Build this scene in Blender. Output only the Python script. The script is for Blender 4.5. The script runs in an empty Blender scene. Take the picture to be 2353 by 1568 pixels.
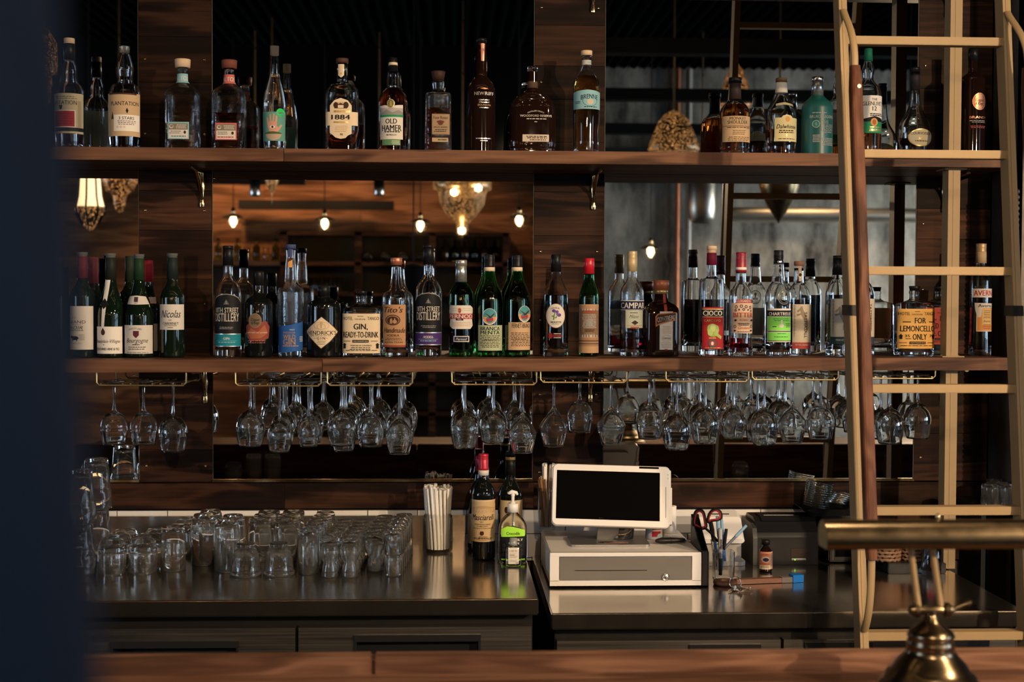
import bpy, bmesh, math, random
from mathutils import Vector, Matrix
random.seed(7)
S = bpy.context.scene
PI = math.pi
# ------------------------------------------------------------------ camera
W, H, F = 2353, 1568, 3268.0
ZC = 1.66
YAW, PITCH, ROLL = math.atan(149/F), math.atan(98/F), 0.0042
cam_d = bpy.data.cameras.new('camera'); cam = bpy.data.objects.new('camera', cam_d)
S.collection.objects.link(cam); S.camera = cam
cam_d.sensor_width = 36; cam_d.lens = 36*F/W
cam_d.clip_start = 0.05; cam_d.clip_end = 60
cam_d.dof.use_dof = True; cam_d.dof.focus_distance = 4.12; cam_d.dof.aperture_fstop = 3.8
Rm = Matrix.Rotation(-YAW, 3, 'Z') @ Matrix.Rotation(PI/2 - PITCH, 3, 'X') @ Matrix.Rotation(ROLL, 3, 'Z')
cam.location = (0, 0, ZC); cam.rotation_euler = Rm.to_euler()
# ------------------------------------------------------------------ world, exposure
w = bpy.data.worlds.new('world'); S.world = w; w.use_nodes = True
w.node_tree.nodes['Background'].inputs[0].default_value = (.55, .62, .75, 1)
w.node_tree.nodes['Background'].inputs[1].default_value = .02
S.view_settings.view_transform = 'Standard'; S.view_settings.look = 'None'
S.view_settings.exposure = 0.0; S.view_settings.gamma = 1.0; S.view_settings.use_curve_mapping = False
cy = S.cycles
cy.max_bounces = 40; cy.transmission_bounces = 36; cy.glossy_bounces = 6; cy.diffuse_bounces = 3
cy.transparent_max_bounces = 40; cy.sample_clamp_indirect = 8; cy.caustics_refractive = True; cy.caustics_reflective = False
cy.blur_glossy = 0.2
# ------------------------------------------------------------------ main distances (metres); the back bar's wall is the plane Y = YM
YM = 4.36                 # mirrors' face
YS = 4.04                 # front edge of the two shelves
YB = 4.20                 # middle line of the bottles
ZTOP = ZC + .419          # top of upper shelf
ZMID = ZC - .1715         # top of middle shelf
ZLC = ZC - .754           # left steel counter
ZRC = ZC - .790           # right steel counter
ZBAR = ZC - .66           # front bar
CEIL = 3.75
TILT = .0045               # the middle shelf rises a little to the right
def zmid(x): return ZMID + TILT*(x - .35)
def ray(px, py):
    return Rm @ Vector(((px - W/2)/F, -(py - H/2)/F, -1))
def at(px, py, Y):
    d = ray(px, py); return Vector((0, 0, ZC)) + d*(Y/d.y)
def atz(px, py, z):
    d = ray(px, py); return Vector((0, 0, ZC)) + d*((z - ZC)/d.z)
# ------------------------------------------------------------------ lights of the room
def lamp_light(name, kind, loc, power, col, size=.1, rot=None, spread=None):
    l = bpy.data.lights.new(name, kind); l.energy = power; l.color = col
    if kind == 'AREA':
        l.shape = 'RECTANGLE'; l.size, l.size_y = size
        if spread: l.spread = spread
    elif kind == 'SPOT':
        l.shadow_soft_size = size; l.spot_size = spread or 1.4; l.spot_blend = .6
    else: l.shadow_soft_size = size
    o = bpy.data.objects.new(name, l); o.location = loc
    if rot is not None: o.rotation_euler = rot
    S.collection.objects.link(o); return o
def aim(loc, tgt):
    return (Vector(tgt) - Vector(loc)).to_track_quat('-Z', 'Y').to_euler()
WARM = (1.0, .74, .47)
KEYS = []
# warm key from the front right, and unseen spots added as fill and highlights
for (x, y, z, tx, ty, tz, p, sp) in ((3.1, -.1, 2.56, .35, 4.2, 1.22, 620, 1.0), (.45, -.25, 2.55, .45, 4.2, 1.2, 160, 1.05), (3.0, -.45, 2.56, 1.3, 4.2, 1.1, 60, .9), (2.6, 1.2, 3.05, -.1, 3.7, .95, 260, .9),
                                 (1.05, 2.28, 3.35, 1.0, 2.30, 1.0, 75, .8), (-.35, 2.28, 3.35, -.3, 2.30, 1.0, 45, .8)):
    lamp_light('spot_light', 'SPOT', (x, y, z), p, WARM, .035, aim((x, y, z), (tx, ty, tz)), sp)
    KEYS.append(((x, y, z), (tx, ty, tz)))
# daylight through the street windows, right side and left side of the room
lamp_light('window_light', 'AREA', (6.4, .2, 2.1), 12, (.60, .78, 1.0), (1.6, 1.6), aim((6.4, .2, 2.1), (0, .6, 1.5)))
lamp_light('window_light', 'AREA', (6.6, -2.4, 2.3), 120, (1, .95, .82), (1.6, 1.6), aim((6.6, -2.4, 2.3), (2.6, -4., 1.2)), 1.5)
lamp_light('window_light', 'AREA', (-6.2, -1.2, 2.1), 14, (.50, .70, 1.0), (1.6, 1.6), aim((-6.2, -1.2, 2.1), (0, 1.5, 1.4)))
# ------------------------------------------------------------------ materials
MATS = {}
def newmat(name):
    m = bpy.data.materials.new(name); m.use_nodes = True; MATS[name] = m
    return m, m.node_tree.nodes, m.node_tree.links, m.node_tree.nodes['Principled BSDF']
def P(name, col=(.8, .8, .8), rough=.5, metal=0., noise=0., nscale=20., bump=0., trans=0., ior=1.45, emis=None, estr=0., coat=0., spec=.5):
    if name in MATS: return MATS[name]
    m, N, L, b = newmat(name)
    b.inputs['Base Color'].default_value = (*col, 1); b.inputs['Roughness'].default_value = rough
    b.inputs['Metallic'].default_value = metal; b.inputs['Transmission Weight'].default_value = trans
    b.inputs['IOR'].default_value = ior; b.inputs['Coat Weight'].default_value = coat
    b.inputs['Specular IOR Level'].default_value = spec
    if emis: b.inputs['Emission Color'].default_value = (*emis, 1); b.inputs['Emission Strength'].default_value = estr
    if noise or bump:
        tc = N.new('ShaderNodeTexCoord'); n = N.new('ShaderNodeTexNoise'); n.inputs['Scale'].default_value = nscale; n.inputs['Detail'].default_value = 5
        L.new(tc.outputs['Object'], n.inputs['Vector'])
        if noise:
            mp = N.new('ShaderNodeMapRange'); mp.inputs[3].default_value = 1 - noise; mp.inputs[4].default_value = 1 + noise
            mx = N.new('ShaderNodeVectorMath'); mx.operation = 'SCALE'; mx.inputs[0].default_value = col
            L.new(n.outputs['Fac'], mp.inputs[0]); L.new(mp.outputs[0], mx.inputs['Scale']); L.new(mx.outputs[0], b.inputs['Base Color'])
        if bump:
            bp = N.new('ShaderNodeBump'); bp.inputs['Strength'].default_value = bump; bp.inputs['Distance'].default_value = .002
            L.new(n.outputs['Fac'], bp.inputs['Height']); L.new(bp.outputs[0], b.inputs['Normal'])
    return m
def wood(name, c1, c2, c3, rough=.42, axis='X', scale=1.0, island=.45):
    m, N, L, b = newmat(name)
    tc = N.new('ShaderNodeTexCoord'); geo = N.new('ShaderNodeNewGeometry')
    off = N.new('ShaderNodeVectorMath'); off.operation = 'SCALE'; off.inputs[0].default_value = (7.3, 3.1, 5.7)
    L.new(geo.outputs['Random Per Island'], off.inputs['Scale'])
    add = N.new('ShaderNodeVectorMath'); add.operation = 'ADD'; L.new(tc.outputs['Object'], add.inputs[0]); L.new(off.outputs[0], add.inputs[1])
    mp = N.new('ShaderNodeMapping')
    mp.inputs['Scale'].default_value = {'X': (1.1*scale, 9*scale, 9*scale), 'Z': (9*scale, 9*scale, 1.1*scale), 'Y': (9*scale, 1.1*scale, 9*scale)}[axis]
    L.new(add.outputs[0], mp.inputs[0])
    n1 = N.new('ShaderNodeTexNoise'); n1.inputs['Scale'].default_value = 1.6; n1.inputs['Detail'].default_value = 2; n1.inputs['Distortion'].default_value = .6
    L.new(mp.outputs[0], n1.inputs['Vector'])
    sn = N.new('ShaderNodeMath'); sn.operation = 'MULTIPLY'; sn.inputs[1].default_value = 26; L.new(n1.outputs['Fac'], sn.inputs[0])
    s2 = N.new('ShaderNodeMath'); s2.operation = 'SINE'; L.new(sn.outputs[0], s2.inputs[0])
    mp2 = N.new('ShaderNodeMapping'); mp2.inputs['Scale'].default_value = {'X': (5, 120, 120), 'Z': (120, 120, 5), 'Y': (120, 5, 120)}[axis]
    L.new(add.outputs[0], mp2.inputs[0])
    n2 = N.new('ShaderNodeTexNoise'); n2.inputs['Scale'].default_value = 1; n2.inputs['Detail'].default_value = 3; L.new(mp2.outputs[0], n2.inputs['Vector'])
    m1 = N.new('ShaderNodeMath'); m1.operation = 'MULTIPLY_ADD'; m1.inputs[1].default_value = .16; L.new(s2.outputs[0], m1.inputs[0]); L.new(n1.outputs['Fac'], m1.inputs[2])
    m2 = N.new('ShaderNodeMath'); m2.operation = 'MULTIPLY_ADD'; m2.inputs[1].default_value = .45; L.new(n2.outputs['Fac'], m2.inputs[0]); L.new(m1.outputs[0], m2.inputs[2])
    cr = N.new('ShaderNodeValToRGB'); e = cr.color_ramp.elements
    e[0].position = .45; e[0].color = (*c1, 1); e[1].position = 1.0; e[1].color = (*c3, 1); k = e.new(.72); k.color = (*c2, 1)
    L.new(m2.outputs[0], cr.inputs[0])
    mr = N.new('ShaderNodeMapRange'); mr.inputs[3].default_value = 1 - island; mr.inputs[4].default_value = 1 + island
    L.new(geo.outputs['Random Per Island'], mr.inputs[0])
    sc = N.new('ShaderNodeVectorMath'); sc.operation = 'SCALE'; L.new(cr.outputs[0], sc.inputs[0]); L.new(mr.outputs[0], sc.inputs['Scale'])
    L.new(sc.outputs[0], b.inputs['Base Color']); b.inputs['Roughness'].default_value = rough; b.inputs['Specular IOR Level'].default_value = .10
    bp = N.new('ShaderNodeBump'); bp.inputs['Strength'].default_value = .15; bp.inputs['Distance'].default_value = .001
    L.new(n2.outputs['Fac'], bp.inputs['Height']); L.new(bp.outputs[0], b.inputs['Normal'])
    return m
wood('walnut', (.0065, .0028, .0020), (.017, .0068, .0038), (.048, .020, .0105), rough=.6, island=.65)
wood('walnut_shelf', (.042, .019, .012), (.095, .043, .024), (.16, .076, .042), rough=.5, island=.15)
wood('handrail_wood', (.035, .013, .008), (.085, .031, .017), (.15, .062, .034), rough=.4, axis='Z', island=.05)
wood('bar_wood', (.060, .028, .018), (.105, .050, .030), (.17, .086, .054), rough=.34, island=.2)
wood('room_wood', (.08, .035, .016), (.17, .075, .032), (.28, .13, .06), rough=.6, scale=.5, island=.2)
P('dark_wood', (.035, .018, .012), .5, noise=.3, nscale=9)
def metal(name, col, rough, aniso=(1, 1, 1), str_=.12):
    m, N, L, b = newmat(name)
    b.inputs['Base Color'].default_value = (*col, 1); b.inputs['Metallic'].default_value = 1
    tc = N.new('ShaderNodeTexCoord'); mp = N.new('ShaderNodeMapping'); mp.inputs['Scale'].default_value = aniso
    n = N.new('ShaderNodeTexNoise'); n.inputs['Scale'].default_value = 1; n.inputs['Detail'].default_value = 4
    L.new(tc.outputs['Object'], mp.inputs[0]); L.new(mp.outputs[0], n.inputs['Vector'])
    mr = N.new('ShaderNodeMapRange'); mr.inputs[3].default_value = max(.02, rough*.65); mr.inputs[4].default_value = rough*1.35
    L.new(n.outputs['Fac'], mr.inputs[0]); L.new(mr.outputs[0], b.inputs['Roughness'])
    bp = N.new('ShaderNodeBump'); bp.inputs['Strength'].default_value = str_; bp.inputs['Distance'].default_value = .001
    L.new(n.outputs['Fac'], bp.inputs['Height']); L.new(bp.outputs[0], b.inputs['Normal'])
    return m
metal('brass', (.62, .47, .24), .38, (60, 60, 60), .03)
metal('brass_polished', (.70, .50, .24), .16, (20, 20, 20), .05)
metal('brass_aged', (.34, .23, .11), .30, (25, 25, 25), .15)
metal('lamp_bronze', (.17, .125, .075), .24, (30, 30, 30), .0)
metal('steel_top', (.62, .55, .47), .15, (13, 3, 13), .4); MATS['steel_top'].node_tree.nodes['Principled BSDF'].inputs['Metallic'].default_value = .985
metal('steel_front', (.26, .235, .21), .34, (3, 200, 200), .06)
metal('steel_drawer', (.62, .60, .58), .4, (400, 400, 8), .05)
metal('silver', (.75, .74, .72), .2, (40, 40, 40), .1)
metal('copper', (.30, .12, .07), .5, (40, 40, 40), .1)
metal('duct_metal', (.6, .58, .52), .34, (4, 30, 30), .3)
P('brass_paint', (.30, .20, .095), .6, metal=.12, noise=.08, nscale=30)
P('black_metal', (.010, .009, .008), .45, spec=.2)
P('black_plastic', (.012, .012, .013), .34, spec=.25)
P('black_cap', (.007, .007, .008), .35, spec=.2)
P('white_plastic', (.78, .74, .70), .3)
P('white_tile', (.72, .69, .66), .18)
P('grout', (.03, .03, .03), .8)
P('screen', (.003, .003, .003), .3, spec=0.)
P('paper', (.80, .76, .70), .7)
P('stick_wood', (.45, .26, .13), .6, noise=.2, nscale=60)
P('cork', (.62, .44, .28), .7, noise=.12, nscale=120)
def mirror():
    m, N, L, b = newmat('mirror_silver')
    b.inputs['Base Color'].default_value = (.60, .60, .585, 1); b.inputs['Metallic'].default_value = 1; b.inputs['Roughness'].default_value = .012
mirror()
def thin_glass(name, tint=(1, 1, 1), edge=(.9, .95, .95), k=.32, base=.05, rough=.015, bump=0., bscale=60):
    m = bpy.data.materials.new(name); m.use_nodes = True; MATS[name] = m
    N, L = m.node_tree.nodes, m.node_tree.links; N.clear()
    out = N.new('ShaderNodeOutputMaterial'); tr = N.new('ShaderNodeBsdfTransparent'); gl = N.new('ShaderNodeBsdfGlossy')
    gl.inputs['Roughness'].default_value = rough; gl.inputs['Color'].default_value = (*edge, 1)
    lw = N.new('ShaderNodeLayerWeight'); lw.inputs['Blend'].default_value = k
    ma = N.new('ShaderNodeMath'); ma.operation = 'MULTIPLY_ADD'; ma.inputs[1].default_value = .85; ma.inputs[2].default_value = base
    pw = N.new('ShaderNodeMath'); pw.operation = 'POWER'; pw.inputs[1].default_value = 1.6
    L.new(lw.outputs['Facing'], pw.inputs[0]); L.new(pw.outputs[0], ma.inputs[0])
    # the wall of the glass is seen edge-on near the silhouette and lets less through
    mc = N.new('ShaderNodeMix'); mc.data_type = 'RGBA'; mc.inputs[6].default_value = (*tint, 1); mc.inputs[7].default_value = (tint[0]*.35, tint[1]*.38, tint[2]*.38, 1)
    L.new(pw.outputs[0], mc.inputs[0]); L.new(mc.outputs[2], tr.inputs['Color'])
    mx = N.new('ShaderNodeMixShader'); L.new(ma.outputs[0], mx.inputs[0]); L.new(tr.outputs[0], mx.inputs[1]); L.new(gl.outputs[0], mx.inputs[2])
    if bump:
        tc = N.new('ShaderNodeTexCoord'); n = N.new('ShaderNodeTexNoise'); n.inputs['Scale'].default_value = bscale; n.inputs['Detail'].default_value = 3
        bp = N.new('ShaderNodeBump'); bp.inputs['Strength'].default_value = bump; bp.inputs['Distance'].default_value = .002
        L.new(tc.outputs['Object'], n.inputs['Vector']); L.new(n.outputs['Fac'], bp.inputs['Height']); L.new(bp.outputs[0], gl.inputs['Normal'])
    L.new(mx.outputs[0], out.inputs[0]); return m
def real_glass(name, col=(1, 1, 1), rough=0., ior=1.48, bump=0., bscale=60):
    m = P(name, col, rough, trans=1., ior=ior, bump=bump, nscale=bscale); return m
real_glass('glass', (.97, .985, .98)); real_glass('glass_wavy', (.96, .98, .975), bump=.5, bscale=70)
real_glass('glass_green', (.05, .36, .07)); real_glass('glass_olive', (.14, .22, .05)); real_glass('glass_hammered', (.97, .98, .98), bump=.45, bscale=48)
def mixed_glass(name, f=.5):
    m = bpy.data.materials.new(name); m.use_nodes = True; MATS[name] = m; N, L = m.node_tree.nodes, m.node_tree.links; N.clear()
    out = N.new('ShaderNodeOutputMaterial'); tr = N.new('ShaderNodeBsdfTransparent'); gl = N.new('ShaderNodeBsdfGlass'); mx = N.new('ShaderNodeMixShader')
    gl.inputs['IOR'].default_value = 1.38; gl.inputs['Roughness'].default_value = 0; mx.inputs[0].default_value = f
    L.new(tr.outputs[0], mx.inputs[1]); L.new(gl.outputs[0], mx.inputs[2]); L.new(mx.outputs[0], out.inputs[0])
def lightened_glass(name, h):          # pale diffuse share mixed in, standing for the glass's many highlights
    m = bpy.data.materials.new(name); m.use_nodes = True; MATS[name] = m; N, L = m.node_tree.nodes, m.node_tree.links; N.clear()
    out = N.new('ShaderNodeOutputMaterial'); gl = N.new('ShaderNodeBsdfGlass'); gl.inputs['IOR'].default_value = 1.46; gl.inputs['Roughness'].default_value = 0; gl.inputs['Color'].default_value = (.985, .985, .975, 1)
    df = N.new('ShaderNodeBsdfDiffuse'); df.inputs[0].default_value = (.9, .86, .8, 1); tl = N.new('ShaderNodeBsdfTranslucent'); tl.inputs[0].default_value = (.9, .86, .8, 1)
    ma = N.new('ShaderNodeMixShader'); mx = N.new('ShaderNodeMixShader'); mx.inputs[0].default_value = h
    L.new(df.outputs[0], ma.inputs[1]); L.new(tl.outputs[0], ma.inputs[2]); L.new(gl.outputs[0], mx.inputs[1]); L.new(ma.outputs[0], mx.inputs[2]); L.new(mx.outputs[0], out.inputs[0])
lightened_glass('glass_lightened', .022); lightened_glass('glass_polished', .007)
thin_glass('glass_thin'); thin_glass('glass_thin_wavy', bump=.5)
real_glass('amber', (.62, .17, .03), ior=1.36); real_glass('dark_amber', (.33, .05, .012), ior=1.36); real_glass('pale_amber', (.85, .52, .16), ior=1.36)
real_glass('red_liquid', (.62, .01, .02), ior=1.36); real_glass('clear_liquid', (.97, .97, .96), ior=1.34); real_glass('dark_liquid', (.02, .008, .006), ior=1.34)
P('bottle_dark', (.004, .005, .005), .04); P('bottle_green_dark', (.004, .009, .005), .04); P('bottle_brown', (.010, .004, .003), .04)
P('bottle_teal', (.010, .085, .075), .38)
_cn = {}
def C(r, g, b, rough=.55, metal=0.):
    k = (r, g, b, rough, metal)
    if k not in _cn:
        _cn[k] = P('ink_%d' % len(_cn), (r, g, b), rough, metal, spec=.5 if metal or rough < .5 else .15)
    return _cn[k]
CREAM = C(.66, .53, .36); WHITE = C(.74, .68, .60); BLACK = C(.010, .010, .011); TAN = C(.50, .34, .19); PAPER = C(.60, .55, .48)
RED = C(.42, .02, .025); NAVY = C(.012, .018, .05); TEAL = C(.01, .20, .26); PURPLE = C(.055, .025, .13); BLUE = C(.02, .09, .30)
GOLD = C(.55, .38, .14, .3, .6); SILV = C(.6, .6, .6, .3, .7); GREYL = C(.32, .32, .31); LIME = C(.22, .62, .10); GREEN = C(.02, .22, .10)
ORANGE = C(.62, .30, .09); DKBROWN = C(.05, .022, .014); COPPER = C(.60, .25, .12, .35, .7); LBLUE = C(.22, .42, .46); LIMEY = C(.38, .78, .06)
# ------------------------------------------------------------------ mesh helpers
COL = S.collection
class MB:
    def __init__(s): s.v = []; s.f = []; s.m = []; s.sm = []
    def add(s, vs, fs, mi=0, smooth=False):
        b = len(s.v); s.v += [tuple(v) for v in vs]
        for f in fs: s.f.append([i + b for i in f]); s.m.append(mi); s.sm.append(smooth)
        return s
    def box(s, x0, x1, y0, y1, z0, z1, mi=0, bev=0.):
        if bev > 0:
            bm = bmesh.new(); bmesh.ops.create_cube(bm, size=1)
            for v in bm.verts: v.co = Vector(((x0+x1)/2 + v.co.x*(x1-x0), (y0+y1)/2 + v.co.y*(y1-y0), (z0+z1)/2 + v.co.z*(z1-z0)))
            bmesh.ops.bevel(bm, geom=bm.edges[:], offset=bev, segments=2, affect='EDGES')
            bm.verts.index_update(); s.add([v.co[:] for v in bm.verts], [[v.index for v in f.verts] for f in bm.faces], mi, False); bm.free(); return s
        v = [(x, y, z) for z in (z0, z1) for y in (y0, y1) for x in (x0, x1)]
        return s.add(v, [(0, 2, 3, 1), (4, 5, 7, 6), (0, 1, 5, 4), (2, 6, 7, 3), (0, 4, 6, 2), (1, 3, 7, 5)], mi)
    def tube(s, pts, r, n=10, mi=0, cap=True, flat=None):
        pts = [Vector(p) for p in pts]; rs = r if isinstance(r, (list, tuple)) else [r]*len(pts)
        up = None; rings = []
        for i, p in enumerate(pts):
            d = (pts[min(i+1, len(pts)-1)] - pts[max(i-1, 0)]).normalized()
            if up is None: up = Vector((0, 0, 1)) if abs(d.z) < .9 else Vector((0, 1, 0))
            a = d.cross(up).normalized(); b_ = a.cross(d).normalized(); up = b_
            rings.append([p + (a*math.cos(2*PI*k/n)*(flat[0] if flat else 1) + b_*math.sin(2*PI*k/n)*(flat[1] if flat else 1))*rs[i] for k in range(n)])
        vs = [v for rg in rings for v in rg]; fs = []
        for i in range(len(pts)-1):
            for k in range(n): fs.append((i*n+k, i*n+(k+1) % n, (i+1)*n+(k+1) % n, (i+1)*n+k))
        s.add(vs, fs, mi, True)
        if cap:
            s.add(rings[0], [list(range(n))[::-1]], mi); s.add(rings[-1], [list(range(n))], mi)
        return s
    def lathe(s, prof, n=32, c=(0, 0, 0), mi=0, smooth=True, cap0=False, cap1=False, rib=None, closed=False):
        vs = []; fs = []
        for j, (r, z) in enumerate(prof):
            for k in range(n):
                a = 2*PI*k/n; rr = r*(rib(a, z) if rib else 1)
                vs.append((c[0] + rr*math.cos(a), c[1] + rr*math.sin(a), c[2] + z))
        J = len(prof)
        for j in range(J-1 + (1 if closed else 0)):
            for k in range(n): fs.append((j*n+k, j*n+(k+1) % n, ((j+1) % J)*n+(k+1) % n, ((j+1) % J)*n+k))
        if cap0: fs.append(list(range(n))[::-1])
        if cap1: fs.append([(J-1)*n+k for k in range(n)])
        return s.add(vs, fs, mi, smooth)
    def prism(s, pts, y0, y1, mi=0, axis='Y'):
        n = len(pts)
        f = {'Y': lambda p, q: (p[0], q, p[1]), 'X': lambda p, q: (q, p[0], p[1]), 'Z': lambda p, q: (p[0], p[1], q)}[axis]
        v = [f(p, y0) for p in pts] + [f(p, y1) for p in pts]
        return s.add(v, [list(range(n)), list(range(n, 2*n))[::-1]] + [(i, i+n, (i+1) % n+n, (i+1) % n) for i in range(n)], mi)
    def build(s, name, mats, parent=None, loc=None):
        me = bpy.data.meshes.new(name); me.from_pydata(s.v, [], s.f)
        if not isinstance(mats, (list, tuple)): mats = [mats]
        for m in mats: me.materials.append(MATS[m] if isinstance(m, str) else m)
        me.polygons.foreach_set('material_index', s.m); me.polygons.foreach_set('use_smooth', s.sm)
        bm = bmesh.new(); bm.from_mesh(me); bmesh.ops.recalc_face_normals(bm, faces=bm.faces[:]); bm.to_mesh(me); bm.free()
        me.update(); o = bpy.data.objects.new(name, me); COL.objects.link(o)
        if parent is not None: o.parent = parent
        if loc is not None: o.location = loc
        return o
def rbox(w_, h_, r, n=6):
    pts = []
    for cx, cz, a0 in ((w_/2-r, h_/2-r, 0), (-w_/2+r, h_/2-r, PI/2), (-w_/2+r, -h_/2+r, PI), (w_/2-r, -h_/2+r, 1.5*PI)):
        for k in range(n+1): a = a0 + PI/2*k/n; pts.append((cx + r*math.cos(a), cz + r*math.sin(a)))
    return pts
def tag(o, label, cat, group=None, kind=None):
    if label: o['label'] = label
    if cat: o['category'] = cat
    if group: o['group'] = group
    if kind: o['kind'] = kind
    return o
def thing(name, label, cat, loc=(0, 0, 0), rz=0, group=None):
    o = bpy.data.objects.new(name, None); o.empty_display_size = .05; COL.objects.link(o); o.location = loc; o.rotation_euler = (0, 0, rz)
    return tag(o, label, cat, group)
def dup(root, loc, label, rz=0, group=None):
    r = root.copy(); COL.objects.link(r); r.location = loc; r.rotation_euler = (0, 0, rz); r['label'] = label
    if group: r['group'] = group
    for ch in list(root.children):
        c = ch.copy(); COL.objects.link(c); c.parent = r
        for g in ch.children:
            d = g.copy(); COL.objects.link(d); d.parent = c
    return r
def struct(mb, name, mats): 
    o = mb.build(name, mats); o['kind'] = 'structure'; return o
# ------------------------------------------------------------------ flat artwork (labels): built in a plane, cut into strips, wrapped on a surface
_txt = {}
def text_mesh(s, bold=0., shear=0.):
    if bold > 0:                     # heavier strokes: the outline three times, a little apart
        vs, fs = text_mesh(s, 0., shear); n = len(vs); d = min(bold, .03)*.8
        return [(x + q*d, z) for q in (-1, 0, 1) for x, z in vs], [tuple(i + j*n for i in f) for j in range(3) for f in fs]
    k = (s, bold, shear)
    if k not in _txt:
        cu = bpy.data.curves.new('t', 'FONT'); cu.body = s; cu.resolution_u = 2; cu.offset = bold; cu.shear = shear; cu.align_x = 'LEFT'
        o = bpy.data.objects.new('t', cu); me = bpy.data.meshes.new_from_object(o)
        vs = [tuple(v.co[:2]) for v in me.vertices]; fs = [tuple(p.vertices) for p in me.polygons]
        bpy.data.objects.remove(o); bpy.data.curves.remove(cu); bpy.data.meshes.remove(me)
        _txt[k] = (vs, fs)
    return _txt[k]
class Art:
    """flat shapes in (x, z) metres with a layer number; build() wraps them with surf(x, z, off) -> point"""
    def __init__(s): s.items = []; s.lay = 0
    def poly(s, pts, mat, arc=False): s.items.append((list(pts), [list(range(len(pts)))], mat, s.lay)); s.lay += 1; return s
    def rect(s, x0, z0, x1, z1, mat): return s.poly([(x0, z0), (x1, z0), (x1, z1), (x0, z1)], mat)
    def ell(s, cx, cz, rx, rz, mat, n=28): return s.poly([(cx + rx*math.cos(2*PI*k/n), cz + rz*math.sin(2*PI*k/n)) for k in range(n)], mat)
    def ring(s, cx, cz, rx, rz, t, mat, n=28):
        v = []; f = []
        for k in range(n):
            a = 2*PI*k/n; v += [(cx + rx*math.cos(a), cz + rz*math.sin(a)), (cx + (rx-t)*math.cos(a), cz + (rz-t)*math.sin(a))]
            f.append((2*k, 2*k+1, (2*k+3) % (2*n), (2*k+2) % (2*n)))
        s.items.append((v, f, mat, s.lay)); s.lay += 1; return s
    def text(s, t, cx, cz, h, mat, w=None, bold=0., shear=0., rot=0., al='C', arch=0.):
        vs, fs = text_mesh(t, bold, shear)
        if not vs: return s
        x0 = min(v[0] for v in vs); x1 = max(v[0] for v in vs); z0 = min(v[1] for v in vs); z1 = max(v[1] for v in vs)
        sz = h/.72 if any(c in 'gjpqy,' for c in t) else h/max(z1 - z0, 1e-6)
        sx = (w/(x1 - x0)) if w else sz
        out = []
        for x, z in vs:
            X = (x - (x0 + x1)/2 if al == 'C' else x - x0)*sx; Z = (z - (0 if any(c in 'gjpqy,' for c in t) else z0))*sz - h/2
            if arch: Z -= arch*((X/((x1-x0)*sx/2))**2)
            if rot: X, Z = X*math.cos(rot) - Z*math.sin(rot), X*math.sin(rot) + Z*math.cos(rot)
            out.append((cx + X, cz + Z))
        s.items.append((out, fs, mat, s.lay)); s.lay += 1; return s
    def build(s, name, surf, parent, step=.004, off=.0004, dlay=.00009, flat=False):
        mats = []; mb = MB()
        for vs, fs, mat, lay in s.items:
            if mat not in mats: mats.append(mat)
            mi = mats.index(mat); bm = bmesh.new()
            bv = [bm.verts.new((x, z, 0)) for x, z in vs]
            for f in fs:
                try: bm.faces.new([bv[i] for i in f])
                except ValueError: pass
            if not flat:
                lo = min(v[0] for v in vs); hi = max(v[0] for v in vs); k = math.ceil(lo/step)
                while k*step < hi:
                    bmesh.ops.bisect_plane(bm, geom=bm.verts[:] + bm.edges[:] + bm.faces[:], plane_co=(k*step, 0, 0), plane_no=(1, 0, 0)); k += 1
                lo = min(v[1] for v in vs); hi = max(v[1] for v in vs); k = math.ceil(lo/.008 + .01)
                while k*.008 < hi and hi - lo > .012:
                    bmesh.ops.bisect_plane(bm, geom=bm.verts[:] + bm.edges[:] + bm.faces[:], plane_co=(0, k*.008, 0), plane_no=(0, 1, 0)); k += 1
            bmesh.ops.triangulate(bm, faces=[f for f in bm.faces if len(f.verts) > 4])
            bm.verts.index_update()
            mb.add([surf(v.co.x, v.co.y, off + lay*dlay) for v in bm.verts], [[v.index for v in f.verts] for f in bm.faces], mi, False); bm.free()
        return mb.build(name, mats, parent)
# ================================================================== THE SETTING
def Xw(px, Y=YM, py=700): return at(px, py, Y).x
def Zw(py, px=1300, Y=YM): return at(px, py, Y).z
m = MB(); m.box(-7.2, 7.2, -5.2, 4.62, -.1, 0); struct(m, 'floor', P('floor_dark', (.05, .045, .04), .45, noise=.3, nscale=3))
m = MB(); m.box(-7.2, 7.2, YM+.022, YM+.16, 0, CEIL); struct(m, 'wall_back', P('wall_dark', (.022, .018, .016), .6))
m = MB(); m.box(-7.3, -7.2, -5.2, 4.6, 0, CEIL); struct(m, 'wall_left', P('side_wall', (.06, .05, .042), .8, noise=.2, nscale=2))
m = MB(); m.box(7.2, 7.3, -5.2, 4.6, 0, CEIL); struct(m, 'wall_right', 'side_wall')
m = MB()                                            # corrugated steel deck
n = 160
for i in range(n):
    xa = -7.2 + 14.4*i/n; xb = xa + 14.4/n; xm = (xa+xb)/2
    m.add([(xa, -5.2, CEIL), (xm, -5.2, CEIL-.035), (xb, -5.2, CEIL), (xa, 4.6, CEIL), (xm, 4.6, CEIL-.035), (xb, 4.6, CEIL)], [(0, 1, 4, 3), (1, 2, 5, 4)], 0)
m.box(-7.2, 7.2, -5.2, 4.6, CEIL+.001, CEIL+.05)
struct(m, 'ceiling', P('deck_steel', (.007, .009, .0085), 1., spec=0))
XS = Xw(1330)*3.0                                   # behind the camera: warm boards on one side, old concrete on the other
def rf(px, py, Y):
    p = at(px, py, 2*YM - Y); return Vector((p.x, Y, p.z))
xsplit = rf(1330, 600, -4.4).x
m = MB(); zz = 0
rnd = random.Random(3)
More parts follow.
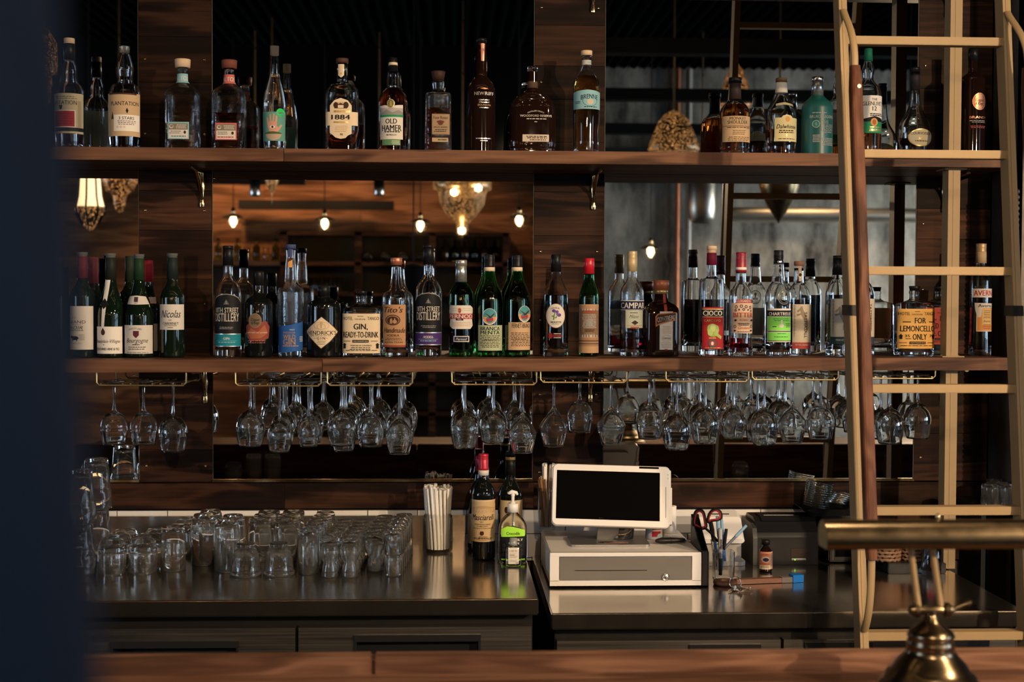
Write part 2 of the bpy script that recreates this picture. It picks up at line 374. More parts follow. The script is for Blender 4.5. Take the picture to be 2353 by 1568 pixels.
while zz < CEIL:
    x = -7.2
    while x < xsplit:
        x1 = min(xsplit, x + 1.2 + rnd.random()*1.6); m.box(x, x1-.003, -4.5, -4.4, zz, min(CEIL, zz + .18)-.003); x = x1
    zz += .18
struct(m, 'wall_front', 'room_wood')
m = MB(); m.box(xsplit+.02, 7.2, -4.3, -4.0, 0, CEIL)
def concrete():
    m_, N, L, b = newmat('old_concrete'); tc = N.new('ShaderNodeTexCoord'); n1 = N.new('ShaderNodeTexNoise'); n1.inputs['Scale'].default_value = 2.2; n1.inputs['Detail'].default_value = 8; n1.inputs['Roughness'].default_value = .7
    mp = N.new('ShaderNodeMapping'); mp.inputs['Scale'].default_value = (1.6, 1, .6); L.new(tc.outputs['Object'], mp.inputs[0]); L.new(mp.outputs[0], n1.inputs[0])
    cr = N.new('ShaderNodeValToRGB'); e = cr.color_ramp.elements; e[0].position = .36; e[0].color = (.03, .03, .028, 1); e[1].position = .66; e[1].color = (.34, .34, .32, 1)
    L.new(n1.outputs['Fac'], cr.inputs[0]); L.new(cr.outputs[0], b.inputs['Base Color']); b.inputs['Roughness'].default_value = .9
    bp = N.new('ShaderNodeBump'); bp.inputs['Strength'].default_value = .6; bp.inputs['Distance'].default_value = .02; L.new(n1.outputs['Fac'], bp.inputs['Height']); L.new(bp.outputs[0], b.inputs['Normal'])
concrete(); struct(m, 'wall_concrete', 'old_concrete')
# walnut plank strips between the mirrors
def planks(name, xa, xb, z0, z1, Y0, Y1, first=.0, h=.122, mat='walnut', seed=1, screws=True):
    rnd = random.Random(seed); m = MB(); z = z0 - first; zs = []
    while z < z1:
        hh = h*(.75 + .5*rnd.random()); a, b = max(z, z0), min(z + hh, z1)
        if b - a > .01: m.box(xa, xb, Y0 + rnd.random()*.0015, Y1, a+.0006, b-.0006); zs.append((a, b))
        z += hh
    if screws:
        for a, b in zs[::2]:
            for xx in (xa + .02, xb - .02): m.lathe([(0.0005, 0), (.0035, 0), (.0035, .001)], 10, c=(0, 0, 0), mi=1); k = len(m.v) - 30; m.v[k:] = [(xx + v[0], Y0 - .001 - v[2], (a+b)/2 + v[1]) for v in m.v[k:]]
    return struct(m, name, [mat, 'brass_polished'])
ZB0 = Zw(1168, 900); ZB1 = Zw(1107, 900)
xe = [Xw(60), Xw(321), Xw(487), Xw(1226.5), Xw(1386), Xw(2104), Xw(2313)]
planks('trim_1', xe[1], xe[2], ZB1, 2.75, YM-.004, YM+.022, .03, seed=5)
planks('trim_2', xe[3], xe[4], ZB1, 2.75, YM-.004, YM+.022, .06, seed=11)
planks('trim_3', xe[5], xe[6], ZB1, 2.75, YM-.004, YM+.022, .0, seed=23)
m = MB(); x = -2.4
rnd = random.Random(9)
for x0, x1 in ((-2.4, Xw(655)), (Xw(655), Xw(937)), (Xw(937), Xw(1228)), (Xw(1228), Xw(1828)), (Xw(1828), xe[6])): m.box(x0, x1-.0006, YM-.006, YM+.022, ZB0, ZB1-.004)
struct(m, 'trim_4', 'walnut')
# tiles under the planks
m = MB(); g = .0028; tw, th_ = .152, .0745; row = 0; z = ZB0 - .006
XT = Xw(1998); m.box(-2.4, XT, YM+.010, YM+.0215, ZRC-.02, z, 1)
while z > ZRC - .02:
    x = -2.4 - (row % 2)*tw/2 + .03
    while x < XT:
        xa, xb = max(-2.4, x), min(x + tw, XT)
        if xb - xa > .01: m.box(xa+g/2, xb-g/2, YM-.001, YM+.012, max(z - th_, ZRC-.02)+g/2, z-g/2)
        x += tw
    z -= th_; row += 1
struct(m, 'wall_tiles', ['white_tile', 'grout'])
m = MB(); m.box(XT+.001, xe[6], YM-.002, YM+.0215, ZRC-.02, ZB0-.0008); struct(m, 'trim_6', 'walnut')
# steel column at the right end of the back bar
m = MB(); x0 = Xw(2318, 4.2); m.box(x0, x0+.012, 4.14, 4.36, 0, CEIL); m.box(x0-.0, x0+.07, 4.14, 4.155, 0, CEIL); m.box(x0, x0+.07, 4.345, 4.36, 0, CEIL)
for k in range(60):
    m.lathe([(0.0005, 0), (.004, .004), (.0045, .011), (0.0005, .016)], 8, c=(x0, 4.14, 1.0 + k*.0165))
struct(m, 'trim_5', P('raw_steel', (.09, .075, .06), .5, metal=.7, noise=.4, nscale=30))
# windows on the side walls (daylight)
def window(name, x, y0, y1, z0, z1, s):
    m = MB()
    for k in range(5): yy = y0 + (y1-y0)*k/4; m.box(min(x, x-.06*s), max(x, x-.06*s), yy-.03, yy+.03, z0, z1)
    for k in range(3): zz = z0 + (z1-z0)*k/2; m.box(min(x, x-.06*s), max(x, x-.06*s), y0, y1, zz-.03, zz+.03)
    o = struct(m, name, 'black_metal')
    g = MB(); xg = x-.012*s; g.add([(xg, y0, z0), (xg, y1, z0), (xg, y1, z1), (xg, y0, z1)], [(0, 1, 2, 3)])
    p = g.build('pane', [P('daylight_pane', (.1, .1, .1), .3, emis=(.55, .75, 1.), estr=11.)], o)
window('window_1', 7.19, -.3, 1.7, 1.0, 2.7, 1); window('window_2', -7.19, -1.6, .6, 1.0, 2.7, -1); window('window_3', 7.19, -3.4, -1.7, 1.0, 2.7, 1)
# ---------------------------------------------------------------- mirrors with brass edging
def mirror_panel(xa, xb, z0, z1, label, right=False):
    t = thing('wall_mirror', label, 'mirror', ((xa+xb)/2, YM, z0)); cx = (xa+xb)/2; hw = (xb-xa)/2 - .001
    a = MB(); a.box(-hw, hw, 0, .006, .006, z1-z0); a.build('mirror_glass', ['mirror_silver'], t)
    b = MB(); b.box(-hw, hw, -.010, .004, 0, .0075); b.box(-hw, hw, .0, .020, -.001, .006)
    b.box(-hw, -hw+.002, -.002, .004, .006, z1-z0, 1); b.box(hw-.002, hw, -.002, .004, .006, z1-z0, 1); b.build('brass_edging', ['brass_polished', P('dull_edge', (.05, .038, .022), .6)], t)
mirror_panel(xe[0]-.25, xe[1], ZB1, 2.75, 'narrow wall mirror behind the wine bottles at the far left')
mirror_panel(xe[2], xe[3], ZB1, 2.75, 'large wall mirror between the two walnut plank panels')
mirror_panel(xe[4], xe[5], ZB1, 2.75, 'large wall mirror on the right, partly behind the brass ladder')
# ---------------------------------------------------------------- shelves
def bracket(parent, x, z):          # cast brass bracket: leg down the wall, arm to the front, scroll between
    b = MB(); yl = YM - .006 - parent.location.y
    pts = [(x, yl-.004, z-.006-.008*k) for k in range(14)]
    b.tube(pts, [.006]*3 + [.0075, .009, .0095, .009, .0075, .0065, .006, .0065, .0075, .0085, .007], 10, flat=(1, .55))
    b.lathe([(0.0005, 0), (.006, .001), (.0075, .0)], 12, c=(x, yl-.006, z-.105))
    arm = [(x, yl-.004 - .012*k, z - .006 - .004*math.sin(k/18*PI)) for k in range(18)]; b.tube(arm, [.006]*18, 8, flat=(1, .6))
    sc = [(x, yl-.006 - .085*math.sin(PI/2*k/12), z - .010 - .085*(1-math.sin(PI/2*k/12))**1.0 + .0*k) for k in range(13)]
    b.tube([(x, yl-.006-.095*(k/12), z-.088+.078*(k/12)**.55) for k in range(13)], [.005]*13, 8)
    b.build('bracket', ['brass_polished'], parent)
def shelf(label, ztop, x0, x1, seams, bx, tilt=0., thick=.036):
    xc = .35; t = thing('wall_shelf', label, 'shelf', (xc, YS, ztop)); t.rotation_euler = (0, -tilt, 0)
    cuts = [x0] + seams + [x1]; b = MB()
    for a, c in zip(cuts, cuts[1:]): b.box(a+.0005-xc, c-.0005-xc, 0, YM-.005-YS, -thick, 0, bev=.0012)
    b.build('board', ['walnut_shelf'], t)
    for x in bx: bracket(t, x - xc, -thick)
    return t
XR = Xw(2322, YS)
shelf('upper walnut shelf carrying the whiskeys and tequilas', ZTOP, -1.75, XR, [Xw(652, YS)], [Xw(466), Xw(1362), Xw(2164)])
shelf('middle walnut shelf carrying the liqueurs, with glass racks under it', ZMID, -1.75, XR, [Xw(740, YS)], [Xw(472), Xw(1357), Xw(2166)], TILT)
shelf('topmost walnut shelf above the picture, its bracket foot just visible', ZC + 1.02, -1.75, XR, [], [Xw(1358), Xw(2166)])
# ---------------------------------------------------------------- brass post holding the shelves
t = thing('support_post', 'flat brass post with flanges holding the shelves at the right', 'post', (at(2192, 600, 4.08).x, 4.085, ZRC))
segs = [(0, zmid(1.46)-.036-ZRC), (zmid(1.46)-ZRC, ZTOP-.036-ZRC), (ZTOP-ZRC, 3.0-ZRC)]
b = MB()
for a, c in segs: b.box(-.0175, .0175, 0, .05, a+.003, c-.003); b.box(-.0035, .0035, -.0012, .002, a+.006, c-.006, 0)
b.build('post', ['brass_paint', 'brass'], t)
for i, (a, c) in enumerate(segs):
    for z0, z1 in (((a, a+.004) if i else None), ((c-.004, c) if i < 2 else None)) if False else [q for q in ([(a, a+.004)] if i else []) + ([(c-.004, c)] if i < 2 else [])]:
        f = MB(); f.box(-.033, .033, -.012, .062, z0+.0003, z1-.0003, bev=.0008); 
        for sx in (-.025, .025): f.lathe([(0.0005, 0), (.003, 0), (.003, .002), (0.0005, .002)], 8, c=(sx, .02, z1 if z0 == a else z0-.002))
        f.build('flange', ['brass_paint'], t)
# ---------------------------------------------------------------- steel counters
XL1 = atz(1237, 1374, ZLC).x; XR0 = atz(1268, 1413, ZRC).x; XR1 = atz(2343, 1397, ZRC).x
YFL = atz(900, 1378, ZLC).y; YFR = atz(1500, 1409, ZRC).y
def counter(x0, x1, yf, z, label, lab2, seams, handles, splash, nm):
    b = MB(); b.box(x0, x1, yf, YM-.008, z-.042, z, bev=.003)
    if splash: b.box(x0, splash, YM-.030, YM-.010, z, Zw(1186, 700, YM-.03)); 
    o = b.build('worktop', ['steel_top']); tag(o, label, 'countertop')
    t = thing('undercounter_fridge', lab2, 'fridge', ((x0+x1)/2, yf+.02, .0)); cx = (x0+x1)/2
    q = MB(); q.box(x0-cx+.012, x1-cx-.012, .03, YM-.03-yf-.02, .08, z-.043); q.build('body', ['black_metal'], t)
    cuts = [x0+.012] + seams + [x1-.012]
    for (a, c), hd in zip(zip(cuts, cuts[1:]), handles):
        d = MB(); hx0, hx1, hz = hd; zt = z-.075; zb = .12
        # front sheet with a recess where the pull is
        d.box(a-cx+.004, hx0-cx, .0, .028, zb, zt); d.box(hx1-cx, c-cx-.004, .0, .028, zb, zt); d.box(hx0-cx, hx1-cx, .0, .028, hz, zt); d.box(hx0-cx, hx1-cx, 0, .028, zb, hz-.07)
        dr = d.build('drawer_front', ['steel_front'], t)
        h = MB(); h.box(hx0-cx, hx1-cx, .024, .028, hz-.07, hz); h.box(hx0-cx, hx1-cx, -.006, .02, hz-.014, hz+.003); h.box(hx0-cx-.0, hx0-cx+.006, -.004, .024, hz-.07, hz); h.box(hx1-cx-.006, hx1-cx, -.004, .024, hz-.07, hz)
        h.build('recessed_pull', ['black_plastic'], dr)
hl = lambda px, py, yf: at(px, py, yf)
counter(-1.75, XL1, YFL, ZLC, 'left stainless steel worktop crowded with upturned glasses', 'steel undercounter fridge below the left worktop', [hl(680, 1450, YFL).x],
        [(hl(250, 1483, YFL).x, hl(546, 1483, YFL).x, hl(400, 1481, YFL).z), (hl(813, 1466, YFL).x, hl(1105, 1466, YFL).x, hl(950, 1466, YFL).z)], Xw(1070, YM-.03), 'left')
counter(XR0, XR1, YFR, ZRC, 'right stainless steel worktop under the cash drawer and printer', 'steel undercounter fridge below the right worktop', [hl(1802, 1460, YFR).x],
        [(hl(1587, 1488, YFR).x, hl(1752, 1488, YFR).x, hl(1680, 1488, YFR).z), (hl(1853, 1485, YFR).x, hl(2010, 1485, YFR).x, hl(1930, 1483, YFR).z)], None, 'right')
# ---------------------------------------------------------------- front bar
b = MB(); YR = 2.50; ZR = ZC - .635; zs = ZC - .664
for x0, x1 in ((-1.6, -.131), (-.129, 2.4)): b.box(x0, x1, YR, YR+.046, .9, ZR, bev=.004)
for k in range(8): b.box(-1.6, 2.4, YR-.001-.07*(k+1), YR-.001-.07*k-.0008, zs-.045, zs)
bt = thing('bar_counter', 'warm brown wooden bar with raised inner rail in the foreground', 'bar counter', (0, 0, 0)); b.build('bar_top', ['bar_wood'], bt)
b = MB(); b.box(-1.6, 2.4, 2.06, 2.545, 0, zs-.046); b.build('bar_body', ['dark_wood'], bt)
# ---------------------------------------------------------------- unidentified dark blue foreground shape, built as a hanging shade
p0 = at(100, 0, .30) - Vector((.0085, 0, 0)); p1 = at(188, 1568, .30) - Vector((.0085, 0, 0)); dz = (p1.x-p0.x)/(p0.z-p1.z)
zt, zb = ZC + .17, ZC - .15; xr = lambda z: p0.x + (p0.z - z)*dz
CXs = p1.x - .115; t = thing('pendant_lamp', 'dark blue shape built as a conical shade, very close to the camera at left', 'lamp', (CXs, .335, zb))
b = MB(); rr = lambda z: xr(z) - CXs
b.lathe([(rr(zb)*1.004, 0), (rr(zt), zt-zb), (rr(zt)*.8, zt-zb+.012), (.02, zt-zb+.03), (.0005, zt-zb+.031), (.0005, zt-zb+.028), (.02, zt-zb+.027), (rr(zt)*.78, zt-zb+.009), (rr(zt)-.002, zt-zb-.002), (rr(zb)-.002, 0)], 64, closed=True); b.build('shade', [P('blue_paint', (.018, .027, .042), .7, spec=.2)], t)
b = MB(); b.tube([(0, 0, zt-zb+.029), (0, 0, CEIL-.04-zb)], .004, 8); b.tube([(0, 0, zt-zb+.02), (0, 0, zt-zb-.05)], .016, 16); b.build('cord', ['black_metal'], t)
# ================================================================== BOTTLES
FA = (0, 0, 3.267); FB = (600, 0, 2.941); FC = (1400, 0, 2.469); FD = (0, 380, 3.015); FE = (480, 380, 3.266)
FF = (960, 380, 3.266); FG = (1380, 380, 3.267); FH = (1880, 380, 3.266); FI = (940, 1020, 5.228); FM = (1880, 0, 3.135); FK = (1560, 1100, 4.9)
def pchip(xs, ys, n=5):
    m = len(xs); d = [(ys[i+1]-ys[i])/(xs[i+1]-xs[i]) for i in range(m-1)]
    t = [d[0]] + [0 if d[i-1]*d[i] <= 0 else 2*d[i-1]*d[i]/(d[i-1]+d[i]) for i in range(1, m-1)] + [d[-1]]
    out = []
    for i in range(m-1):
        h = xs[i+1]-xs[i]; k_ = n if abs(ys[i+1]-ys[i]) > .0008 else 2
        for k in range(k_):
            s = k/k_; out.append((xs[i]+s*h, (2*s**3-3*s*s+1)*ys[i] + (s**3-2*s*s+s)*h*t[i] + (-2*s**3+3*s*s)*ys[i+1] + (s**3-s*s)*h*t[i+1]))
    out.append((xs[-1], ys[-1])); return out
def at_depth(p): return (p - Vector((0, 0, ZC))).dot(Rm @ Vector((0, 0, -1)))
class Shape:
    """a bottle's outline: radius by height, round or a flask (depth ratio dr, squareness n below height zb)"""
    def __init__(s, pts, dr=1., n=2., zb=None):
        s.pts = pts; s.dr = dr; s.n = n; s.zb = zb; s.rmax = max(p[1] for p in pts)
    def r(s, z):
        p = s.pts
        if z <= p[0][0]: return p[0][1]
        for a, b in zip(p, p[1:]):
            if z <= b[0]: return a[1] + (b[1]-a[1])*(z-a[0])/max(b[0]-a[0], 1e-9)
        return p[-1][1]
    def sec(s, z, r):
        k = min(1, max(0, (r/s.rmax - .4)/.45)); k = k*k*(3-2*k)
        return 1 + (s.dr-1)*k, 2 + (s.n-2)*k
    def ring(s, z, r, N):
        dr, n = s.sec(z, r); o = []
        for k in range(N):
            a = 2*PI*(k+.5)/N; c, q = math.cos(a), math.sin(a)
            o.append((math.copysign(abs(c)**(2/n), c)*r, math.copysign(abs(q)**(2/n), q)*r*dr, z))
        return o
    def front(s, u, z, off):
        r = s.r(z) + off; dr, n = s.sec(z, s.r(z))
        if dr == 1 and n == 2:
            a = max(-2.6, min(2.6, u/r)); return (r*math.sin(a), -r*math.cos(a), z)
        x = max(-r*.9999, min(r*.9999, u)); return (x, -(r*dr)*(1 - abs(x/r)**n)**(1/n) - off*.6, z)
def loft(mb, shape, zs, N, inset=0., mi=0, smooth=True, cap0=True, cap1=True):
    vs = []; fs = []
    for z in zs: vs += shape.ring(z, max(shape.r(z) - inset, .001), N)
    for j in range(len(zs)-1):
        for k in range(N): fs.append((j*N+k, j*N+(k+1) % N, (j+1)*N+(k+1) % N, (j+1)*N+k))
    mb.add(vs, fs, mi, smooth)
    if cap0: mb.add(vs[:N], [list(range(N))[::-1]], mi)
    if cap1: mb.add(vs[-N:], [list(range(N))], mi)
def bottle(name, label, cat, fr, cx, out, shelf='M', glass='glass', Y=YB, dr=1., n=2., caps=(), liquid=None, art=(), neckart=(), group=None, N=48, wall=.0028, foot=.012, zb=None, arts=None):
    ox, oy, sc = fr
    X = lambda x: ox + x/sc
    Yp = lambda y: oy + y/sc
    z0 = {'M': ZMID, 'T': ZTOP, 'L': ZLC, 'R': ZRC}.get(shelf, shelf)
    pc = X(cx); c = at(pc, Yp(out[-1][0]), Y); ppm = F/(Y*1.0035)
    if shelf == 'M': z0 = zmid(c.x)
    ppm = F/at_depth(c)
    root = thing(name, label, cat, (c.x, Y, z0 + .0008), 0, group)
    zz = lambda y: at(pc, Yp(y), Y - .03).z - z0
    hw = lambda w_: w_/sc/ppm
    key = sorted([(at(pc, Yp(y), Y).z - z0, hw(w_)) for y, w_ in out])
    key = [k for k in key if k[0] > .012]
    rb = key[0][1]; key = [(0., rb*.90), (.0015, rb*.965), (.006, rb)] + key
    pts = pchip([k[0] for k in key], [k[1] for k in key])
    sh = Shape(pts, dr, n); zs = [p[0] for p in pts]
    mb = MB(); clear = glass.startswith('glass')
    if clear:
        loft(mb, sh, zs, N, 0, cap1=False)
        zi = [foot] + [z for z in zs if z > foot + .003]
        a = len(mb.v)
        vs = []
        for j, z in enumerate(zi): vs += sh.ring(z, max(sh.r(z)*(.9 if j == 0 else 1) - wall, .002), N)
        fs = []
        for j in range(len(zi)-1):
            for k in range(N): fs.append((j*N+k, (j+1)*N+k, (j+1)*N+(k+1) % N, j*N+(k+1) % N))
        fs.append(list(range(N)))
        mb.add(vs, fs, 0, True)
        last = len(mb.v) - N; top = (len(zs)-1)*N
        for k in range(N): mb.f.append([top+k, top+(k+1) % N, last+(k+1) % N, last+k]); mb.m.append(0); mb.sm.append(False)
    else:
        loft(mb, sh, zs, N)
    body = mb.build('glass_body', [glass], root)
    if liquid:
        lm, ly = liquid; zl = at(pc, Yp(ly), Y).z - z0
        if zl > foot + .008:
            lb = MB(); zi = [foot + .0008] + [z for z in zs if foot + .004 < z < zl - .001] + [zl]
            vs = []
            for j, z in enumerate(zi): vs += sh.ring(z, max(sh.r(z)*(.9 if j == 0 else 1) - wall - .0006, .002), N)
            fs = [(j*N+k, j*N+(k+1) % N, (j+1)*N+(k+1) % N, (j+1)*N+k) for j in range(len(zi)-1) for k in range(N)]
            lb.add(vs, fs, 0, True); lb.add(vs[:N], [list(range(N))[::-1]]); lb.add(vs[-N:], [list(range(N))])
            lb.build('liquid', [lm], root)
    for cp in caps:                                   # (name, y_top, y_bottom, hw_top, hw_bottom, material, [style])
        nm, y0, y1, w0, w1, mt = cp[:6]; st = cp[6] if len(cp) > 6 else ''
        za, zb_ = at(pc, Yp(y1), Y).z - z0, at(pc, Yp(y0), Y).z - z0; r1, r0 = hw(w1), hw(w0)
        cb = MB(); e = .0007; hgt = zb_ - za
        pr = [(r1*.6, za), (r1 + e, za)]
        if st == 'screw': 
            for q in (.12, .2, .62, .66, .70, .74, .78, .82, .86): pr.append((r1 + (r0-r1)*q + e - (.0007 if q in (.2, .66, .74, .82) else 0), za + hgt*q))
        elif st == 'ring':
            pr += [(r1*1.0, za+hgt*.45), (r1*1.08, za+hgt*.5), (r0*1.08, za+hgt*.8)]
        elif st == 'disc':
            pr += [(r1*.9, za+hgt*.3), (r0*.95, za+hgt*.42), (r0, za+hgt*.5), (r0*.9, za+hgt*.8)]
        pr += [(r0 + e, zb_ - .0012), (r0 + e - .001, zb_ - .0002), (r0*.5, zb_), (0.0004, zb_)]
        cb.lathe(pr, 28, mi=0, cap0=True); 
        for f in range(len(cb.sm)): cb.sm[f] = False if st == 'facet' else True
        cb.build(nm, [mt], root)
    def do(items, nm):
        A = Art()
        def ux(x, z):
            dx = (X(x) - pc)/ppm; r = sh.r(z); d_, n_ = sh.sec(z, r)
            if d_ == 1 and n_ == 2: return r*math.asin(max(-.985, min(.985, dx/r)))
            return max(-r*.97, min(r*.97, dx))
        for it in items:
            k = it[0]
            if k == 'r':
                _, x0, y0, x1, y1, mt = it; z = zz((y0+y1)/2); xs = [x0 + (x1-x0)*q/8 for q in range(9)]
                A.poly([(ux(x, z), zz(y1)) for x in xs] + [(ux(x, z), zz(y0)) for x in xs[::-1]], mt)
            elif k == 'e' or k == 'o':
                _, ex, ey, rx, ry, mt = it[:6]; z = zz(ey)
                if k == 'e': A.poly([(ux(ex + rx*math.cos(2*PI*q/32), z), zz(ey - ry*math.sin(2*PI*q/32))) for q in range(32)], mt)
                else: A.ring(ux(ex, z), z, hw(rx), hw(ry), hw(it[6]), mt)
            elif k == 'p':
                A.poly([(ux(x, zz(y)), zz(y)) for x, y in it[1]], it[2])
            elif k == 't':
                _, s_, tx, ty, h_, mt = it[:6]; op = dict(it[6]) if len(it) > 6 else {}; z = zz(ty)
                if 'w' in op:
                    w_ = op['w']; op['w'] = (ux(tx + w_/2, z) - ux(tx - w_/2, z)) if abs(op.get('rot', 0)) < .5 else hw(w_)
                if 'arch' in op: op['arch'] = hw(op['arch'])
                A.text(s_, ux(tx, z), z, hw(h_), mt, **op)
            elif k == 'l':                              # lines of small print: (x0, x1, y, number, pitch, thickness, material)
                _, x0, x1, y, nn, pt, th, mt = it; rnd = random.Random(int(x0*7 + y))
                for q in range(nn):
                    xa = x0 + rnd.random()*.12*(x1-x0); xb = x1 - rnd.random()*.12*(x1-x0); z = zz(y + q*pt); x = xa
                    while x < xb:
                        wd = min(xb - x, (x1-x0)*(.06 + .12*rnd.random())); A.rect(ux(x, z), z - hw(th)/2, ux(x+wd, z), z + hw(th)/2, mt); A.lay -= 1; x += wd + (x1-x0)*.03
                A.lay += 1
        A.build(nm, sh.front, root)
    if arts:
        for nm, items in arts: do(items, nm)
    if art: do(art, 'label')
    if neckart: do(neckart, 'neck_label')
    return root
def sq(y0, ysh, yb, hn, hb, k=.5):      # neck to body with a soft shoulder: top of shoulder y0, end of shoulder ysh
    return [(y0, hn), (y0 + (ysh-y0)*.35, hn + (hb-hn)*(.25 + .2*k)), (y0 + (ysh-y0)*.7, hn + (hb-hn)*(.65 + .2*k)), (ysh, hb), (yb, hb)]
# ---------------------------------------------------------------- upper shelf, left to right
BK = 'black_cap'
bottle('rum_bottle', 'dark spirit bottle at the far left end of the upper shelf', 'bottle', FA, 200, [(470, 30), (600, 34), (680, 60), (740, 95), (1100, 95)], 'T', 'bottle_brown', caps=[('cap', 440, 560, 34, 32, BK)])
bottle('rum_bottle', 'rum bottle with bulged neck, olive label and dark red square panel', 'bottle', FA, 524,
    [(330, 37), (450, 38), (530, 56), (585, 58), (615, 62), (650, 88), (700, 108), (1010, 108), (1105, 102)], 'T', 'glass', liquid=('dark_amber', 1020),
    caps=[('cap', 290, 332, 38, 38, 'cork'), ('neck_sleeve', 330, 455, 39, 40, BK)],
    art=[('r', 415, 705, 634, 1006, C(.42, .37, .24)), ('r', 415, 962, 634, 990, BLACK), ('r', 426, 830, 592, 962, PAPER), ('r', 426, 838, 584, 954, C(.30, .02, .02)),
         ('t', 'ANTATION', 508, 775, 30, BLACK, {'w': 165, 'bold': .01}), ('l', 440, 600, 730, 2, 14, 4, DKBROWN), ('l', 440, 575, 860, 5, 18, 7, C(.15, .01, .01)), ('r', 604, 760, 622, 960, C(.30, .26, .17)),
         ('p', [(470, 795), (500, 795), (492, 826), (478, 826)], BLACK)])
bottle('rum_bottle', 'rum bottle with wide tan label and white panel with three stars', 'bottle', FA, 938,
    [(350, 40), (400, 36), (420, 42), (520, 66), (590, 60), (625, 66), (655, 100), (705, 119), (1030, 118), (1105, 112)], 'T', 'glass', liquid=('dark_liquid', 990),
    caps=[('cork', 350, 400, 30, 28, 'cork')],
    art=[('r', 820, 705, 1056, 1028, TAN), ('r', 880, 868, 1052, 990, WHITE), ('t', 'PLANTATION', 965, 783, 30, BLACK, {'w': 180, 'bold': .01}), ('t', '3 STARS', 976, 893, 22, BLACK, {'w': 105, 'bold': .015}),
         ('l', 905, 1040, 915, 3, 12, 4, DKBROWN), ('t', '*', 910, 960, 20, ORANGE), ('t', '*', 935, 960, 20, ORANGE), ('t', '*', 960, 960, 20, ORANGE), ('p', [(980, 815), (990, 838), (980, 860), (970, 838)], BLACK),
         ('p', [(870, 840), (880, 900), (860, 900)], DKBROWN), ('p', [(840, 705), (1040, 705), (1040, 716), (840, 716)], DKBROWN)])
def altos(cx, dx, col, lab, liq, capm, top):
    t = bottle('tequila_bottle', lab, 'bottle', FA, cx,
        [(top+60, 38), (top+170, 42), (top+190, 60), (top+245, 118), (top+262, 122), (1115, 122)], 'T', 'glass_hammered', dr=.98, n=5, N=64, liquid=liq,
        caps=[('stopper', top, top+62, 57, 54, capm)], arts=[('neck_label', [('r', cx-42, top+100, cx+42, top+170, col), ('t', 'ALTOS', cx, top+136, 34, PAPER, {'w': 88, 'bold': .02})]),
        ('label', [('r', dx-80, top+475, dx+78, top+603, col), ('r', dx-72, top+486, dx+70, top+533, C(.20, .17, .12)), ('r', dx-72, top+533, dx+70, top+596, PAPER),
                   ('e', dx-52, top+508, 16, 15, PAPER), ('e', dx-50, top+506, 11, 10, C(.20, .17, .12)), ('l', dx-20, dx+62, top+498, 3, 11, 5, PAPER),
                   ('l', dx-66, dx+20, top+545, 2, 14, 4, BLACK), ('l', dx-64, dx+62, top+582, 1, 10, 7, TEAL if col is LBLUE else RED), ('e', dx+48, top+552, 9, 12, DKBROWN)])])
altos(1373, 1362, LBLUE, 'square hammered tequila bottle with pale blue label and pale wooden stopper', ('clear_liquid', 900), 'cork', 448)
altos(1722, 1716, C(.48, .12, .10), 'square hammered tequila bottle with reddish label and dark red-brown stopper', ('dark_amber', 862), C(.16, .05, .035), 455)
bottle('mezcal_bottle', 'tall slender clear bottle with teal label of an open hand and round green sticker', 'bottle', FA, 2062,
    [(348, 34), (400, 32), (425, 33), (550, 40), (640, 62), (720, 80), (800, 88), (1060, 85), (1120, 82)], 'T', 'glass', liquid=('clear_liquid', 560),
    caps=[('cork', 350, 420, 26, 24, 'cork')],
    arts=[('label', [('r', 1980, 842, 2144, 1060, C(.10, .27, .22)), ('p', [(2030, 985), (2016, 930), (2012, 885), (2020, 880), (2030, 920), (2036, 915), (2034, 862), (2044, 860), (2050, 912), (2056, 912), (2062, 855), (2072, 858), (2068, 915), (2074, 918),
        (2082, 868), (2092, 872), (2088, 945), (2098, 960), (2115, 936), (2126, 940), (2108, 975), (2088, 998), (2045, 1000)], C(.52, .26, .18)),
        ('e', 2056, 956, 20, 11, PAPER), ('e', 2056, 956, 8, 9, NAVY), ('e', 2060, 1004, 62, 14, C(.06, .09, .03)), ('p', [(2004, 1008), (2122, 1008), (2108, 1040), (2070, 1058), (2040, 1052), (2012, 1034)], C(.38, .28, .20))]),
        ('sticker', [('e', 2114, 845, 28, 29, C(.02, .62, .12)), ('l', 2094, 2136, 828, 2, 8, 3, C(.01, .2, .04)), ('t', 'M', 2114, 852, 18, C(.01, .16, .04)), ('l', 2094, 2136, 868, 1, 8, 3, C(.01, .2, .04))])])
